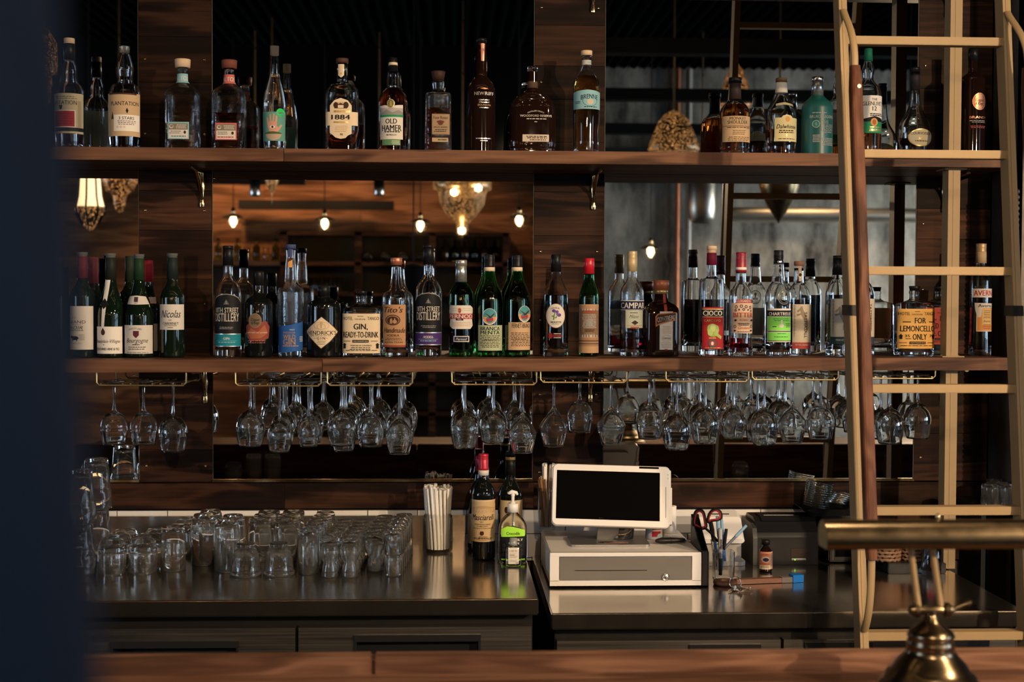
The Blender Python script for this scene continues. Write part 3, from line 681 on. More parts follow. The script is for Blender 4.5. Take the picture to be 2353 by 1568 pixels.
bottle('whiskey_bottle', 'clear flat-shouldered bottle with large notched cream label and dark cap, upper shelf', 'bottle', FB, 548,
    [(425, 37), (530, 38), (560, 44), (580, 82), (620, 108), (700, 112), (1010, 112)], 'T', 'glass', dr=.62, n=3, N=64, liquid=('dark_amber', 760),
    caps=[('cap', 398, 430, 40, 40, C(.07, .035, .025))],
    arts=[('neck_label', [('p', [(523, 430), (563, 430), (563, 505), (543, 522), (523, 505)], CREAM), ('e', 543, 494, 6, 8, TAN)]),
          ('label', [('p', [(470, 940-40), (470, 850), (440, 850), (440, 758), (470, 758), (470, 715), (500, 680), (543, 664), (590, 680), (616, 715), (616, 758), (656, 758), (656, 850), (616, 850), (616, 905), (590, 918), (575, 935), (543, 941), (508, 932), (490, 915)], CREAM),
          ('e', 543, 715, 50, 24, TAN), ('r', 500, 705, 586, 735, DKBROWN), ('e', 510, 712, 16, 20, DKBROWN), ('e', 578, 712, 18, 22, DKBROWN), ('r', 524, 712, 562, 733, CREAM), ('p', [(518, 712), (568, 712), (543, 698)], DKBROWN),
          ('l', 486, 606, 755, 1, 10, 14, GOLD), ('t', '1884', 543, 794, 32, BLACK, {'w': 126, 'bold': .03}), ('l', 490, 600, 828, 1, 10, 10, GOLD), ('l', 500, 590, 855, 4, 12, 4, TAN), ('t', '93', 548, 911, 14, BLACK, {'bold': .02})])])
bottle('whiskey_bottle', 'rye bottle with white label over a green band and black wax-dipped neck', 'bottle', FB, 891,
    [(410, 26), (475, 28), (500, 42), (590, 44), (615, 62), (650, 90), (700, 99), (1012, 98)], 'T', 'glass', liquid=('dark_amber', 600),
    caps=[('wax_seal', 392, 480, 26, 30, BK), ('neck_label', 425, 445, 29, 30, CREAM)],
    art=[('r', 808, 730, 960, 946, PAPER), ('p', [(808, 730), (960, 730), (960, 712), (930, 715), (884, 722), (840, 716), (808, 718)], PAPER), ('r', 808, 735, 960, 780, C(.35, .33, .30)), ('p', [(808, 778), (850, 745), (890, 765), (930, 748), (960, 762), (960, 780)], C(.22, .21, .19)),
         ('r', 808, 780, 962, 796, GREEN), ('t', 'OLD', 882, 824, 34, BLACK, {'w': 78, 'bold': .035}), ('t', 'HAMER', 884, 870, 40, BLACK, {'w': 130, 'bold': .035}), ('l', 825, 945, 896, 1, 9, 7, BLACK),
         ('t', '90 PROOF', 884, 917, 10, BLACK, {'w': 68, 'bold': .02}), ('r', 822, 946, 944, 986, C(.10, .22, .10)), ('l', 885, 940, 958, 3, 10, 4, PAPER), ('e', 880, 705, 27, 30, C(.13, .14, .06)), ('o', 880, 705, 25, 28, GOLD, 3), ('p', [(872, 722), (876, 690), (884, 690), (888, 722)], GOLD)])
bottle('whiskey_bottle', 'square-shouldered bourbon bottle with brown parchment label and flared dark wood stopper', 'bottle', FB, 1196,
    [(540, 32), (560, 42), (610, 36), (625, 48), (636, 82), (650, 86), (760, 88), (1012, 92)], 'T', 'glass_wavy', dr=.66, n=3.6, N=64, liquid=('dark_amber', 735),
    caps=[('stopper', 485, 542, 46, 36, C(.045, .022, .016))],
    art=[('r', 1154, 770, 1274, 910, C(.24, .15, .09)), ('r', 1160, 776, 1268, 904, C(.30, .20, .12)), ('t', 'Four Roses', 1213, 795, 20, BLACK, {'w': 96, 'bold': .03}), ('e', 1212, 830, 18, 17, C(.10, .03, .02)), ('e', 1212, 824, 26, 9, C(.10, .03, .02)),
         ('t', 'SINGLE BARREL', 1214, 860, 10, BLACK, {'w': 96, 'bold': .02}), ('l', 1168, 1262, 878, 2, 12, 5, BLACK), ('r', 1156, 932, 1264, 960, C(.34, .24, .14)), ('l', 1195, 1255, 946, 1, 8, 8, BLACK)])
bottle('whiskey_bottle', 'tall dark bourbon bottle with capitals printed on black and coppery sealing strip, upper shelf', 'bottle', FB, 1487,
    [(290, 34), (330, 32), (360, 36), (515, 40), (545, 62), (590, 88), (640, 94), (1012, 94)], 'T', 'bottle_brown',
    caps=[('stopper', 262, 292, 33, 33, BK)],
    arts=[('neck_label', [('p', [(1482, 288), (1510, 288), (1504, 408), (1484, 408)], C(.45, .20, .14, .3, .4))]),
      ('printing', [('t', 'NEW', 1470, 636, 22, C(.32, .30, .27), {'w': 66, 'bold': .02}), ('t', 'RIFF', 1542, 636, 22, C(.48, .48, .50), {'w': 56, 'bold': .03}), ('t', 'KENTUCKY', 1506, 680, 9, SILV, {'w': 72}), ('t', 'STRAIGHT', 1506, 696, 9, SILV, {'w': 72}),
      ('t', 'BOURBON', 1506, 714, 13, C(.42, .25, .14), {'w': 84, 'bold': .02}), ('t', 'WHISKEY', 1506, 732, 8, SILV, {'w': 68}), ('p', [(1476, 602), (1504, 596), (1534, 604), (1504, 608)], COPPER), ('l', 1446, 1560, 940, 1, 8, 7, SILV), ('l', 1476, 1530, 955, 1, 8, 5, SILV)])])
bottle('whiskey_bottle', 'broad dark bourbon flask with clear stopper and thin beige strip near its foot', 'bottle', FB, 1832,
    [(486, 33), (600, 36), (625, 62), (650, 98), (690, 132), (740, 152), (960, 158), (1000, 155), (1012, 150)], 'T', 'bottle_brown', dr=.5, n=3, N=72,
    caps=[('stopper', 452, 490, 34, 34, 'glass'), ('neck_collar', 490, 600, 30, 35, C(.10, .06, .04))],
    arts=[('label', [('r', 1762, 912, 1940, 960, C(.50, .42, .33)), ('l', 1775, 1930, 925, 2, 10, 6, DKBROWN), ('l', 1810, 1930, 948, 1, 8, 6, DKBROWN)]),
      ('printing', [('t', 'WOODFORD RESERVE', 1852, 785, 15, PAPER, {'w': 214, 'bold': .02}), ('t', "DISTILLER'S SELECT", 1852, 752, 9, PAPER, {'w': 112, 'arch': 14}), ('l', 1772, 1932, 806, 1, 8, 5, PAPER), ('l', 1840, 1862, 826, 1, 8, 5, PAPER)])])
bottle('whiskey_bottle', 'pale whisky bottle with light blue band label and pale wooden stopper', 'bottle', FB, 2196,
    [(376, 34), (430, 32), (470, 42), (510, 62), (550, 84), (590, 91), (760, 90), (1012, 86)], 'T', 'glass', liquid=('pale_amber', 520),
    caps=[('stopper', 345, 378, 37, 37, 'cork')],
    arts=[('neck_label', [('r', 2162, 400, 2226, 432, C(.45, .42, .38)), ('r', 2200, 410, 2224, 424, LBLUE)]),
    ('label', [('r', 2108, 625, 2285, 740, LBLUE), ('p', [(2108, 625), (2285, 625), (2250, 615), (2196, 610), (2140, 616)], LBLUE), ('t', 'BRENNE', 2212, 655, 30, NAVY, {'w': 112, 'bold': .02, 'arch': 8}),
     ('e', 2214, 690, 22, 20, C(.50, .40, .28)), ('o', 2214, 686, 52, 36, NAVY, 2.5), ('r', 2160, 652, 2268, 676, LBLUE), ('t', 'BRENNE', 2212, 655, 30, NAVY, {'w': 112, 'bold': .02, 'arch': 8}), ('l', 2160, 2270, 726, 1, 8, 5, NAVY), ('l', 2115, 2150, 690, 2, 10, 4, NAVY)])])
bottle('whiskey_bottle', 'round amber malt bottle with tan label and black stopper, upper shelf', 'bottle', FC, 711,
    [(450, 28), (560, 32), (580, 44), (605, 68), (640, 84), (840, 84)], 'T', 'glass', liquid=('amber', 600),
    caps=[('stopper', 443, 475, 36, 36, BK), ('neck_sleeve', 475, 572, 31, 33, C(.03, .02, .018))],
    art=[('r', 634, 662, 796, 808, TAN), ('t', 'MONKEY', 714, 676, 16, BLACK, {'w': 92, 'bold': .015}), ('t', 'SHOULDER', 714, 697, 19, BLACK, {'w': 112, 'bold': .015}), ('t', 'ORIGINAL', 722, 714, 9, ORANGE, {'w': 62}),
         ('l', 650, 790, 727, 1, 8, 4, DKBROWN), ('l', 680, 760, 745, 3, 10, 3, DKBROWN), ('l', 656, 784, 782, 3, 9, 3, DKBROWN), ('r', 634, 718, 796, 720, DKBROWN)])
bottle('whiskey_bottle', 'malt bottle with tapering neck and pale yellow label with ornate lettering, upper shelf', 'bottle', FC, 973,
    [(470, 30), (525, 34), (560, 46), (600, 66), (640, 84), (700, 86), (800, 86), (845, 80)], 'T', 'glass', liquid=('dark_amber', 742),
    caps=[('stopper', 445, 470, 31, 31, C(.10, .06, .03)), ('neck_sleeve', 470, 530, 30, 34, PAPER)],
    arts=[('shoulder_label', [('p', [(930, 590), (975, 582), (1030, 592), (1032, 604), (975, 596), (930, 603)], C(.40, .34, .18))]),
    ('label', [('r', 920, 672, 1056, 806, C(.60, .52, .27)), ('p', [(955, 672), (965, 660), (990, 655), (1012, 660), (1022, 672)], C(.60, .52, .27)), ('e', 991, 680, 14, 16, ORANGE), ('t', 'Dalwhinnie', 990, 722, 24, BLACK, {'w': 112, 'shear': .35, 'bold': .02}),
     ('l', 940, 1040, 745, 2, 11, 6, DKBROWN), ('t', '15', 992, 772, 15, GOLD, {'bold': .03}), ('l', 930, 1045, 792, 1, 8, 4, DKBROWN)])])
bottle('whiskey_bottle', 'opaque teal green round bottle with pale printed lettering and silvery stopper, upper shelf', 'bottle', FC, 1177,
    [(470, 30), (540, 32), (560, 48), (590, 78), (620, 87), (845, 88)], 'T', 'bottle_teal',
    caps=[('stopper', 438, 470, 31, 31, 'silver'), ('neck_sleeve', 465, 545, 31, 33, C(.4, .42, .42, .25, .8))],
    arts=[('printing', [('t', 'BRUICHLADDICH', 1196, 666, 16, GREYL, {'w': 132, 'bold': .02}), ('l', 1130, 1210, 644, 1, 8, 5, GREYL), ('t', 'THE', 1203, 697, 18, GREYL, {'w': 38, 'bold': .01}), ('t', 'CLASSIC', 1221, 718, 18, GREYL, {'w': 74, 'bold': .01}),
      ('t', 'LADDIE', 1217, 739, 18, GREYL, {'w': 66, 'bold': .01}), ('e', 1150, 708, 21, 22, GREYL), ('e', 1150, 708, 17, 18, C(.03, .2, .17)), ('t', 'B', 1150, 708, 16, GREYL), ('l', 1186, 1250, 755, 1, 8, 4, GREYL), ('l', 1132, 1172, 772, 5, 9, 6, GREYL), ('l', 1186, 1252, 790, 5, 9, 5, GREYL)])])
bottle('whiskey_bottle', 'tall malt bottle with white label numbered 12 over a green band', 'bottle', FM, 354,
    [(372, 24), (440, 28), (520, 44), (575, 38), (600, 50), (640, 84), (700, 97), (1060, 97)], 'T', 'glass', liquid=('amber', 960),
    caps=[('cap', 352, 442, 26, 30, C(.01, .12, .07))],
    art=[('r', 258, 692, 450, 862, WHITE), ('r', 258, 860, 450, 962, GREEN), ('p', [(258, 870), (320, 855), (376, 840), (420, 850), (450, 868), (450, 880), (258, 880)], BLACK), ('t', 'THE', 376, 720, 17, BLACK, {'w': 42, 'bold': .02}), ('t', 'GLENLIVET', 370, 750, 28, BLACK, {'w': 142, 'bold': .015}),
         ('t', '12', 376, 786, 30, BLACK, {'bold': .02}), ('l', 340, 445, 824, 2, 12, 7, BLACK), ('e', 374, 884, 27, 29, ORANGE), ('e', 374, 884, 15, 20, C(.35, .12, .04)), ('l', 336, 440, 920, 2, 16, 8, GOLD), ('r', 336, 944, 450, 948, GOLD)])
bottle('cognac_bottle', 'onion-shaped cognac bottle with long neck and gold-rimmed oval label', 'bottle', FM, 693,
    [(520, 34), (650, 34), (760, 44), (810, 60), (850, 84), (900, 112), (950, 120), (1000, 118), (1070, 104)], 'T', 'glass', dr=.75, liquid=('dark_liquid', 1000),
    caps=[('stopper', 488, 518, 32, 32, BK), ('neck_sleeve', 515, 650, 32, 34, C(.02, .016, .02))],
    art=[('e', 716, 992, 94, 63, GOLD), ('e', 716, 992, 88, 57, C(.40, .36, .26)), ('t', 'COURVOISIER', 712, 963, 20, BLACK, {'w': 150, 'bold': .02}), ('t', 'VS', 716, 1000, 20, GOLD, {'w': 40, 'shear': .4}), ('l', 660, 772, 1018, 1, 8, 6, DKBROWN)])
bottle('brandy_bottle', 'dark brandy bottle with round copper emblem at the right end of the upper shelf', 'bottle', FM, 1108,
    [(440, 33), (520, 34), (545, 62), (575, 86), (1065, 88)], 'T', 'bottle_brown', caps=[('stopper', 356, 442, 34, 33, BK)],
    arts=[('emblem', [('e', 1130, 733, 54, 62, COPPER), ('o', 1130, 733, 46, 54, DKBROWN, 2), ('t', 'Copper', 1132, 722, 24, DKBROWN, {'w': 66, 'shear': .3, 'bold': .02}), ('t', '& Kings', 1128, 748, 22, DKBROWN, {'w': 62, 'shear': .3, 'bold': .02})]),
      ('printing', [('t', 'BRANDY', 1130, 848, 17, COPPER, {'w': 122, 'bold': .03}), ('l', 1060, 1190, 872, 2, 11, 5, GREYL), ('l', 1060, 1190, 912, 2, 10, 7, C(.25, .05, .05)), ('t', '&', 1117, 388, 18, PAPER)])])
# ---------------------------------------------------------------- middle shelf, left to right
def wine(cx, top, hw, lab, cap, art, arts=None, glass='bottle_green_dark', Y=YB, fr=FD, burg=False, base=1330, stop=True, name='wine_bottle', sleeve=None):
    if burg: o = [(top+40, 31), (top+170, 34), (top+250, 48), (top+340, 76), (top+430, hw), (base, hw)]
    else: o = [(top+40, 31), (top+180, 35), (top+225, 46), (top+262, 70), (top+310, hw), (base, hw)]
    caps = [('stopper', top, top+30, 38, 34, C(.10, .105, .10), 'disc')] if stop else []
    caps.append(('neck_sleeve', top+28 if stop else top, top+(180 if not sleeve else sleeve), 33, 36, cap))
    return bottle(name, lab, 'bottle', fr, cx, o, 'M', glass, Y=Y, caps=caps, art=art, arts=arts, N=40)
wine(395, 640, 72, 'dark wine bottle at the left end of the middle shelf', C(.03, .03, .035), [])
wine(352, 700, 70, 'second dark wine bottle behind the left end of the middle shelf', C(.02, .02, .03), [], Y=4.29)
wine(573, 604, 82, 'dark wine bottle with tall off-white label of a black sheep drawing', C(.10, .02, .03),
    [('r', 484, 978, 652, 1280, WHITE), ('t', 'LE', 535, 1055, 15, GREYL, {'w': 28}), ('t', 'GRAND', 545, 1088, 22, BLACK, {'w': 106}), ('t', 'NOIR', 540, 1128, 24, BLACK, {'w': 88, 'shear': .3}), ('l', 500, 605, 1107, 1, 8, 3, GREYL), ('l', 500, 605, 1147, 1, 8, 8, GREYL),
     ('e', 540, 1200, 26, 14, BLACK), ('e', 515, 1192, 10, 9, BLACK), ('r', 520, 1205, 526, 1222, BLACK), ('r', 552, 1205, 558, 1222, BLACK), ('l', 565, 610, 1175, 5, 9, 4, GREYL), ('l', 520, 590, 1236, 1, 8, 4, GREYL)])
wine(648, 640, 74, 'wine bottle with dull red capsule standing behind the sheep-label bottle', C(.12, .03, .04), [], Y=4.295, stop=False)
wine(905, 630, 74, 'dark wine bottle standing in the back row between two white-labelled bottles', C(.02, .03, .02), [], Y=4.295, stop=False)
wine(1028, 660, 76, 'wine bottle with bright crimson capsule in the back row before the plank panel', C(.22, .015, .03),
    [('r', 990, 1100, 1110, 1290, C(.30, .25, .23)), ('r', 1000, 915, 1092, 960, C(.45, .38, .34))], Y=4.295, stop=False, burg=True, sleeve=150)
wine(769, 612, 92, 'wine bottle with narrow strip running down its neck to a cream label', C(.014, .018, .014),
    [('r', 684, 1120, 855, 1308, WHITE), ('p', [(740, 796), (776, 796), (742, 1120), (722, 1120)], WHITE), ('p', [(745, 925), (776, 965), (738, 1000), (714, 960)], BLACK), ('e', 735, 1160, 15, 20, DKBROWN), ('p', [(722, 1150), (735, 1128), (748, 1150)], DKBROWN),
     ('t', 'Beaujolais-Villages', 762, 1220, 24, BLACK, {'w': 158, 'shear': .35}), ('t', 'BOUCHARD AINE & FILS', 760, 1275, 17, BLACK, {'w': 150, 'bold': .02}), ('l', 735, 745, 1245, 1, 8, 4, BLACK)], burg=True, glass='bottle_green_dark')
wine(965, 618, 97, 'sloping burgundy bottle with shield crest on a wide cream label, middle shelf left', C(.012, .035, .015),
    [('r', 868, 1110, 1063, 1308, PAPER), ('t', 'FRANCOIS LABET', 958, 1132, 12, BLACK, {'w': 90, 'arch': 10}), ('p', [(943, 1150), (983, 1150), (983, 1180), (963, 1200), (943, 1180)], C(.10, .02, .04)), ('t', 'Bourgogne', 968, 1215, 32, BLACK, {'w': 142, 'shear': .35}),
     ('l', 935, 990, 1245, 1, 8, 6, BLACK), ('l', 905, 1030, 1262, 2, 14, 5, DKBROWN), ('l', 880, 1050, 1300, 1, 8, 3, DKBROWN)],
    arts=[('neck_label', [('p', [(888, 965), (900, 912), (960, 905), (1018, 912), (1040, 965), (962, 968)], PAPER), ('r', 945, 915, 972, 950, C(.06, .03, .05)), ('t', '2017', 960, 958, 8, BLACK)])], burg=True)
wine(1196, 612, 84, 'green wine bottle with square cream label in large script, before the plank panel', C(.012, .02, .018),
    [('r', 1114, 966, 1278, 1142, PAPER), ('t', 'Nicolas', 1198, 1032, 52, BLACK, {'w': 130, 'shear': .45, 'bold': .01}), ('t', 'CABERNET', 1196, 1098, 17, BLACK, {'w': 108, 'bold': .02}), ('t', 'SAUVIGNON', 1196, 1113, 10, BLACK, {'w': 82}), ('t', '2020', 1195, 1075, 8, BLACK), ('l', 1176, 1216, 1127, 1, 8, 4, BLACK)])
def street18(fr, cx, y0, band, word, lab, Hh=866):
    k = Hh/866; yy = lambda y: y0 + y*k
    arch = [(cx-97, yy(430)), (cx-80, yy(392)), (cx-50, yy(374)), (cx, yy(366)), (cx+50, yy(374)), (cx+80, yy(392)), (cx+97, yy(430)), (cx+97, yy(756)), (cx-97, yy(756))]
    return bottle('spirit_bottle', lab, 'bottle', fr, cx, [(y0+100, 35), (yy(225), 36), (yy(255), 50), (yy(290), 76), (yy(335), 93), (yy(380), 97), (yy(866), 100)], 'M', 'glass', liquid=('clear_liquid', yy(470)), foot=.022,
        caps=[('stopper', y0, yy(28), 38, 38, BK), ('neck_sleeve', yy(20), yy(148), 37, 38, BK)],
        art=[('p', [(x + (2 if x > cx else -2), y - 5) for x, y in arch[:7]] + [(cx+97, yy(440)), (cx-97, yy(440))], C(.28, .24, .18)), ('p', arch, BLACK), ('p', [(cx, yy(402)), (cx+22, yy(442)), (cx-22, yy(442))], C(.10, .10, .10)), ('t', 'S', cx, yy(428), 20, GREYL, {'bold': .01}),
             ('t', '18TH STREET', cx, yy(484), 38, PAPER, {'w': 166, 'bold': .012}), ('t', 'DISTILLERY', cx, yy(538), 62, PAPER, {'w': 170, 'bold': .012}), ('l', cx-55, cx+58, yy(612), 2, 11, 4, GREYL), ('r', cx-98, yy(664), cx+98, yy(752), band),
             ('r', cx-98, yy(660), cx+98, yy(666), SILV), ('r', cx-98, yy(752), cx+98, yy(757), SILV), ('t', '-'+word+'-', cx, yy(696), 19, PAPER, {'w': 26 + 11*len(word), 'bold': .03}), ('l', cx-75, cx+72, yy(725), 1, 8, 6, LBLUE), ('r', cx-75, yy(712), cx+72, yy(714), LBLUE)])
street18(FE, 146, 606, TEAL, 'GIN', 'clear bottle with arched black label and teal band, middle shelf')
bottle('liqueur_bottle', 'squat black bottle with round bronze emblem over a red picture, middle shelf', 'bottle', FE, 372,
    [(830, 36), (960, 38), (985, 52), (1010, 86), (1050, 106), (1450, 108)], 'M', 'bottle_dark', caps=[('cap', 798, 905, 37, 37, BK, 'ring')],
    arts=[('label', [('p', [(290, 1210), (310, 1190), (350, 1205), (400, 1180), (440, 1170), (462, 1215), (455, 1300), (420, 1318), (320, 1318), (298, 1290)], C(.22, .05, .035)), ('p', [(300, 1262), (330, 1225), (380, 1255), (430, 1200), (452, 1260), (400, 1300), (330, 1305)], C(.32, .10, .05)),
      ('t', 'A HISTORY OF LOVERS', 366, 1258, 9, PAPER, {'w': 156, 'bold': .02}), ('l', 300, 444, 1320, 2, 14, 5, C(.4, .12, .08)), ('e', 360, 1168, 50, 55, C(.16, .11, .07)), ('o', 360, 1168, 48, 53, C(.28, .18, .1), 3), ('t', 'Copper', 364, 1160, 22, BLACK, {'w': 64, 'shear': .3, 'bold': .02}), ('t', '& Kings', 362, 1184, 20, BLACK, {'w': 60, 'shear': .3, 'bold': .02})])])
bottle('gin_bottle', 'tall clear bottle with slanted blue label, orange lettering and rippled neck, middle shelf', 'bottle', FE, 615,
    [(628, 38), (690, 34), (740, 40), (880, 48), (905, 66), (930, 92), (960, 98), (1100, 96), (1250, 92), (1470, 92)], 'M', 'glass_wavy', liquid=('clear_liquid', 1200), foot=.018,
    caps=[('stopper', 596, 630, 37, 37, C(.05, .07, .16))],
    arts=[('neck_label', [('p', [(598, 630), (630, 630), (630, 690), (598, 690)], C(.05, .07, .16)), ('p', [(598, 728), (630, 710), (630, 768), (598, 768)], ORANGE)]),
    ('label', [('p', [(528, 1216), (620, 1200), (706, 1175), (708, 1388), (640, 1400), (560, 1412), (530, 1408)], BLUE), ('t', 'WILD', 612, 1290, 34, C(.36, .20, .08), {'w': 92, 'bold': .03}), ('t', 'GIN', 612, 1328, 44, C(.36, .20, .08), {'w': 92, 'bold': .03}),
      ('t', 'INDIANA', 612, 1258, 14, C(.36, .20, .08), {'w': 88}), ('t', 'WEST', 635, 1237, 10, PAPER, {'w': 38, 'bold': .02}), ('l', 560, 680, 1358, 1, 8, 7, C(.45, .2, .08)), ('l', 686, 704, 1290, 4, 11, 5, PAPER)])])
bottle('gin_bottle', 'squat black apothecary gin bottle with diamond-shaped cream label', 'bottle', FE, 862,
    [(965, 42), (992, 46), (1010, 66), (1030, 104), (1045, 124), (1090, 127), (1440, 126)], 'M', 'bottle_dark', caps=[('stopper', 910, 990, 45, 43, BK)],
    art=[('p', [(856, 1135), (920, 1188), (976, 1252), (918, 1330), (853, 1382), (790, 1322), (735, 1250), (790, 1190)], DKBROWN), ('p', [(856, 1141), (918, 1192), (970, 1252), (914, 1326), (853, 1375), (794, 1318), (741, 1250), (794, 1194)], CREAM),
         ('t', "HENDRICK'S", 854, 1259, 30, BLACK, {'w': 206, 'bold': .02}), ('t', 'G I N', 852, 1300, 20, BLACK, {'w': 62, 'bold': .03}), ('r', 800, 1299, 816, 1301, BLACK), ('r', 888, 1299, 904, 1301, BLACK), ('l', 765, 945, 1281, 1, 8, 3, DKBROWN),
         ('l', 820, 890, 1322, 3, 11, 3, DKBROWN), ('o', 855, 1205, 60, 30, TAN, 4), ('o', 855, 1212, 34, 22, TAN, 4), ('p', [(845, 1180), (865, 1180), (858, 1225), (852, 1225)], TAN), ('p', [(740, 1240), (970, 1240), (970, 1241), (740, 1241)], TAN)])
def tango(fr, cx, top, col, l1, l2, lab, Y=YB, l3=None, liq=('clear_liquid', 0), sc=1.):
    s_ = lambda v: v*sc
    yy = lambda y: top + y*sc
    ink = BLACK
    art = [('r', cx-s_(146), yy(172), cx+s_(144), yy(470), col), ('t', 'HOTEL', cx-s_(98), yy(208), s_(24), ink, {'w': s_(78), 'bold': .02}), ('t', 'TANGO', cx+s_(90), yy(208), s_(24), ink, {'w': s_(84), 'bold': .02}), ('t', 'DISCIPLINE', cx-s_(6), yy(214), s_(10), ink, {'w': s_(80), 'bold': .01}), ('l', cx-s_(26), cx+s_(20), yy(192), 1, 8, s_(4), ink)]
    if l3:
        art += [('t', l1, cx+s_(18), yy(260), s_(42), ink, {'w': s_(86), 'bold': .03}), ('t', l2, cx+s_(4), yy(320), s_(44), ink, {'w': s_(262), 'bold': .03}), ('t', l3, cx+s_(14), yy(382), s_(44), ink, {'w': s_(108), 'bold': .03}), ('t', '35', cx-s_(78), yy(375), s_(20), ink, {'w': s_(38), 'bold': .02}), ('t', '70', cx+s_(108), yy(375), s_(20), ink, {'w': s_(38), 'bold': .02}),
            ('l', cx-s_(118), cx-s_(50), yy(270), 1, 8, s_(7), ink), ('l', cx+s_(84), cx+s_(140), yy(270), 1, 8, s_(7), ink), ('l', cx-s_(95), cx-s_(50), yy(396), 1, 8, s_(5), ink)]
    else:
        art += [('t', l1, cx-s_(2), yy(268), s_(44), ink, {'w': s_(106), 'bold': .03}), ('t', l2, cx-s_(2), yy(330), s_(44), ink, {'w': s_(262), 'bold': .03}), ('t', 'PURPOSE OF CONTENTS', cx+s_(2), yy(412), s_(10), ink, {'w': s_(156), 'bold': .02}), ('l', cx-s_(88), cx+s_(88), yy(428), 2, s_(12), s_(5), ink)]
    ya = 372 if not l3 else 376
    for xx in (-122, 122):
        art += [('r', cx+s_(xx-9), yy(ya+32 if not l3 else ya), cx+s_(xx+9), yy(ya+62 if not l3 else ya+22), ink), ('p', [(cx+s_(xx-15), yy(ya+34 if not l3 else ya+2)), (cx+s_(xx), yy(ya+20 if not l3 else ya-16)), (cx+s_(xx+15), yy(ya+34 if not l3 else ya+2))], ink)]
    yb = 378 if not l3 else 426
    art += [('r', cx-s_(62), yy(yb-9), cx+s_(58), yy(yb+11), ink), ('t', 'HIGH STANDARD ISSUE', cx-s_(2), yy(yb+1), s_(9), col, {'w': s_(108)}), ('l', cx-s_(135), cx-s_(75), yy(yb), 1, 8, s_(4), ink), ('l', cx+s_(70), cx+s_(130), yy(yb), 1, 8, s_(4), ink), ('l', cx-s_(130), cx+s_(128), yy(448), 1, 8, s_(4), ink)]
    return bottle('spirit_bottle', lab, 'bottle', fr, cx, [(yy(30), s_(36)), (yy(50), s_(42)), (yy(62), s_(38)), (yy(98), s_(40)), (yy(115), s_(70)), (yy(132), s_(125)), (yy(155), s_(145)), (yy(500), s_(146))], 'M', 'glass', Y=Y, dr=.6, n=2.9, N=64, liquid=(liq[0], yy(liq[1])) if liq[1] else None, caps=[('stopper', yy(0), yy(36), s_(41), s_(34), BK)], art=art)
tango(FE, 1146, 944, CREAM, 'GIN,', 'READY-TO-DRINK', 'wide clear flask with big cream label in bold black capitals', liq=('clear_liquid', 210))
bottle('vodka_bottle', 'clear vodka bottle with copper cap and kraft brown label, middle shelf', 'bottle', FE, 1406,
    [(752, 36), (830, 40), (905, 50), (935, 66), (965, 92), (1000, 106), (1060, 108), (1430, 107)], 'M', 'glass', liquid=('clear_liquid', 1000),
    caps=[('cap', 696, 752, 42, 39, C(.55, .20, .12, .35, .6))],
    art=[('r', 1310, 1048, 1478, 1366, C(.40, .22, .11)), ('r', 1310, 1352, 1478, 1367, C(.25, .05, .03)), ('t', "Tito's", 1384, 1086, 44, DKBROWN, {'w': 136, 'shear': .3, 'bold': .03}), ('e', 1384, 1164, 56, 40, DKBROWN), ('e', 1384, 1164, 48, 33, C(.40, .22, .11)), ('e', 1384, 1166, 44, 30, DKBROWN),
         ('p', [(1362, 1190), (1362, 1162), (1374, 1148), (1380, 1162), (1380, 1190)], C(.40, .22, .11)), ('e', 1398, 1176, 16, 14, C(.40, .22, .11)), ('r', 1394, 1150, 1402, 1168, C(.40, .22, .11)), ('t', 'Handmade', 1392, 1240, 38, DKBROWN, {'w': 156, 'shear': .3, 'bold': .02}),
         ('t', 'VODKA', 1384, 1279, 18, DKBROWN, {'w': 92}), ('l', 1325, 1460, 1300, 2, 12, 4, DKBROWN), ('t', 'AUSTIN TEXAS', 1384, 1330, 12, DKBROWN, {'w': 136})])
street18(FF, 79, 600, PURPLE, 'VODKA', 'clear bottle with arched black label and purple band, middle shelf', 860)
bottle('anise_bottle', 'green bottle with silver neck foil and red and white shaped label', 'bottle', FF, 325,
    [(745, 36), (878, 40), (895, 52), (930, 76), (975, 91), (1440, 91)], 'M', 'glass_green', liquid=('dark_liquid', 960),
    caps=[('cap', 713, 760, 40, 40, C(.45, .42, .38, .3, .7)), ('neck_foil', 755, 878, 37, 41, C(.5, .5, .5, .25, .8))],
    art=[('p', [(240, 1054), (392, 1054), (410, 1074), (410, 1105), (404, 1145), (410, 1205), (392, 1231), (262, 1231), (240, 1205), (244, 1145), (236, 1105)], PAPER), ('r', 236, 1116, 410, 1156, C(.30, .03, .03)), ('t', 'PERNOD', 322, 1136, 30, PAPER, {'w': 164, 'bold': .03}), ('e', 312, 1092, 12, 20, C(.35, .06, .04)), ('r', 284, 1154, 340, 1167, NAVY),
         ('t', 'PARIS', 312, 1160, 8, PAPER), ('l', 250, 395, 1078, 2, 14, 3, TAN), ('l', 252, 398, 1182, 3, 12, 4, TAN), ('r', 268, 1284, 384, 1328, PAPER), ('r', 274, 1290, 378, 1322, NAVY), ('t', 'Pernod', 326, 1307, 18, PAPER, {'w': 84, 'shear': .4})])
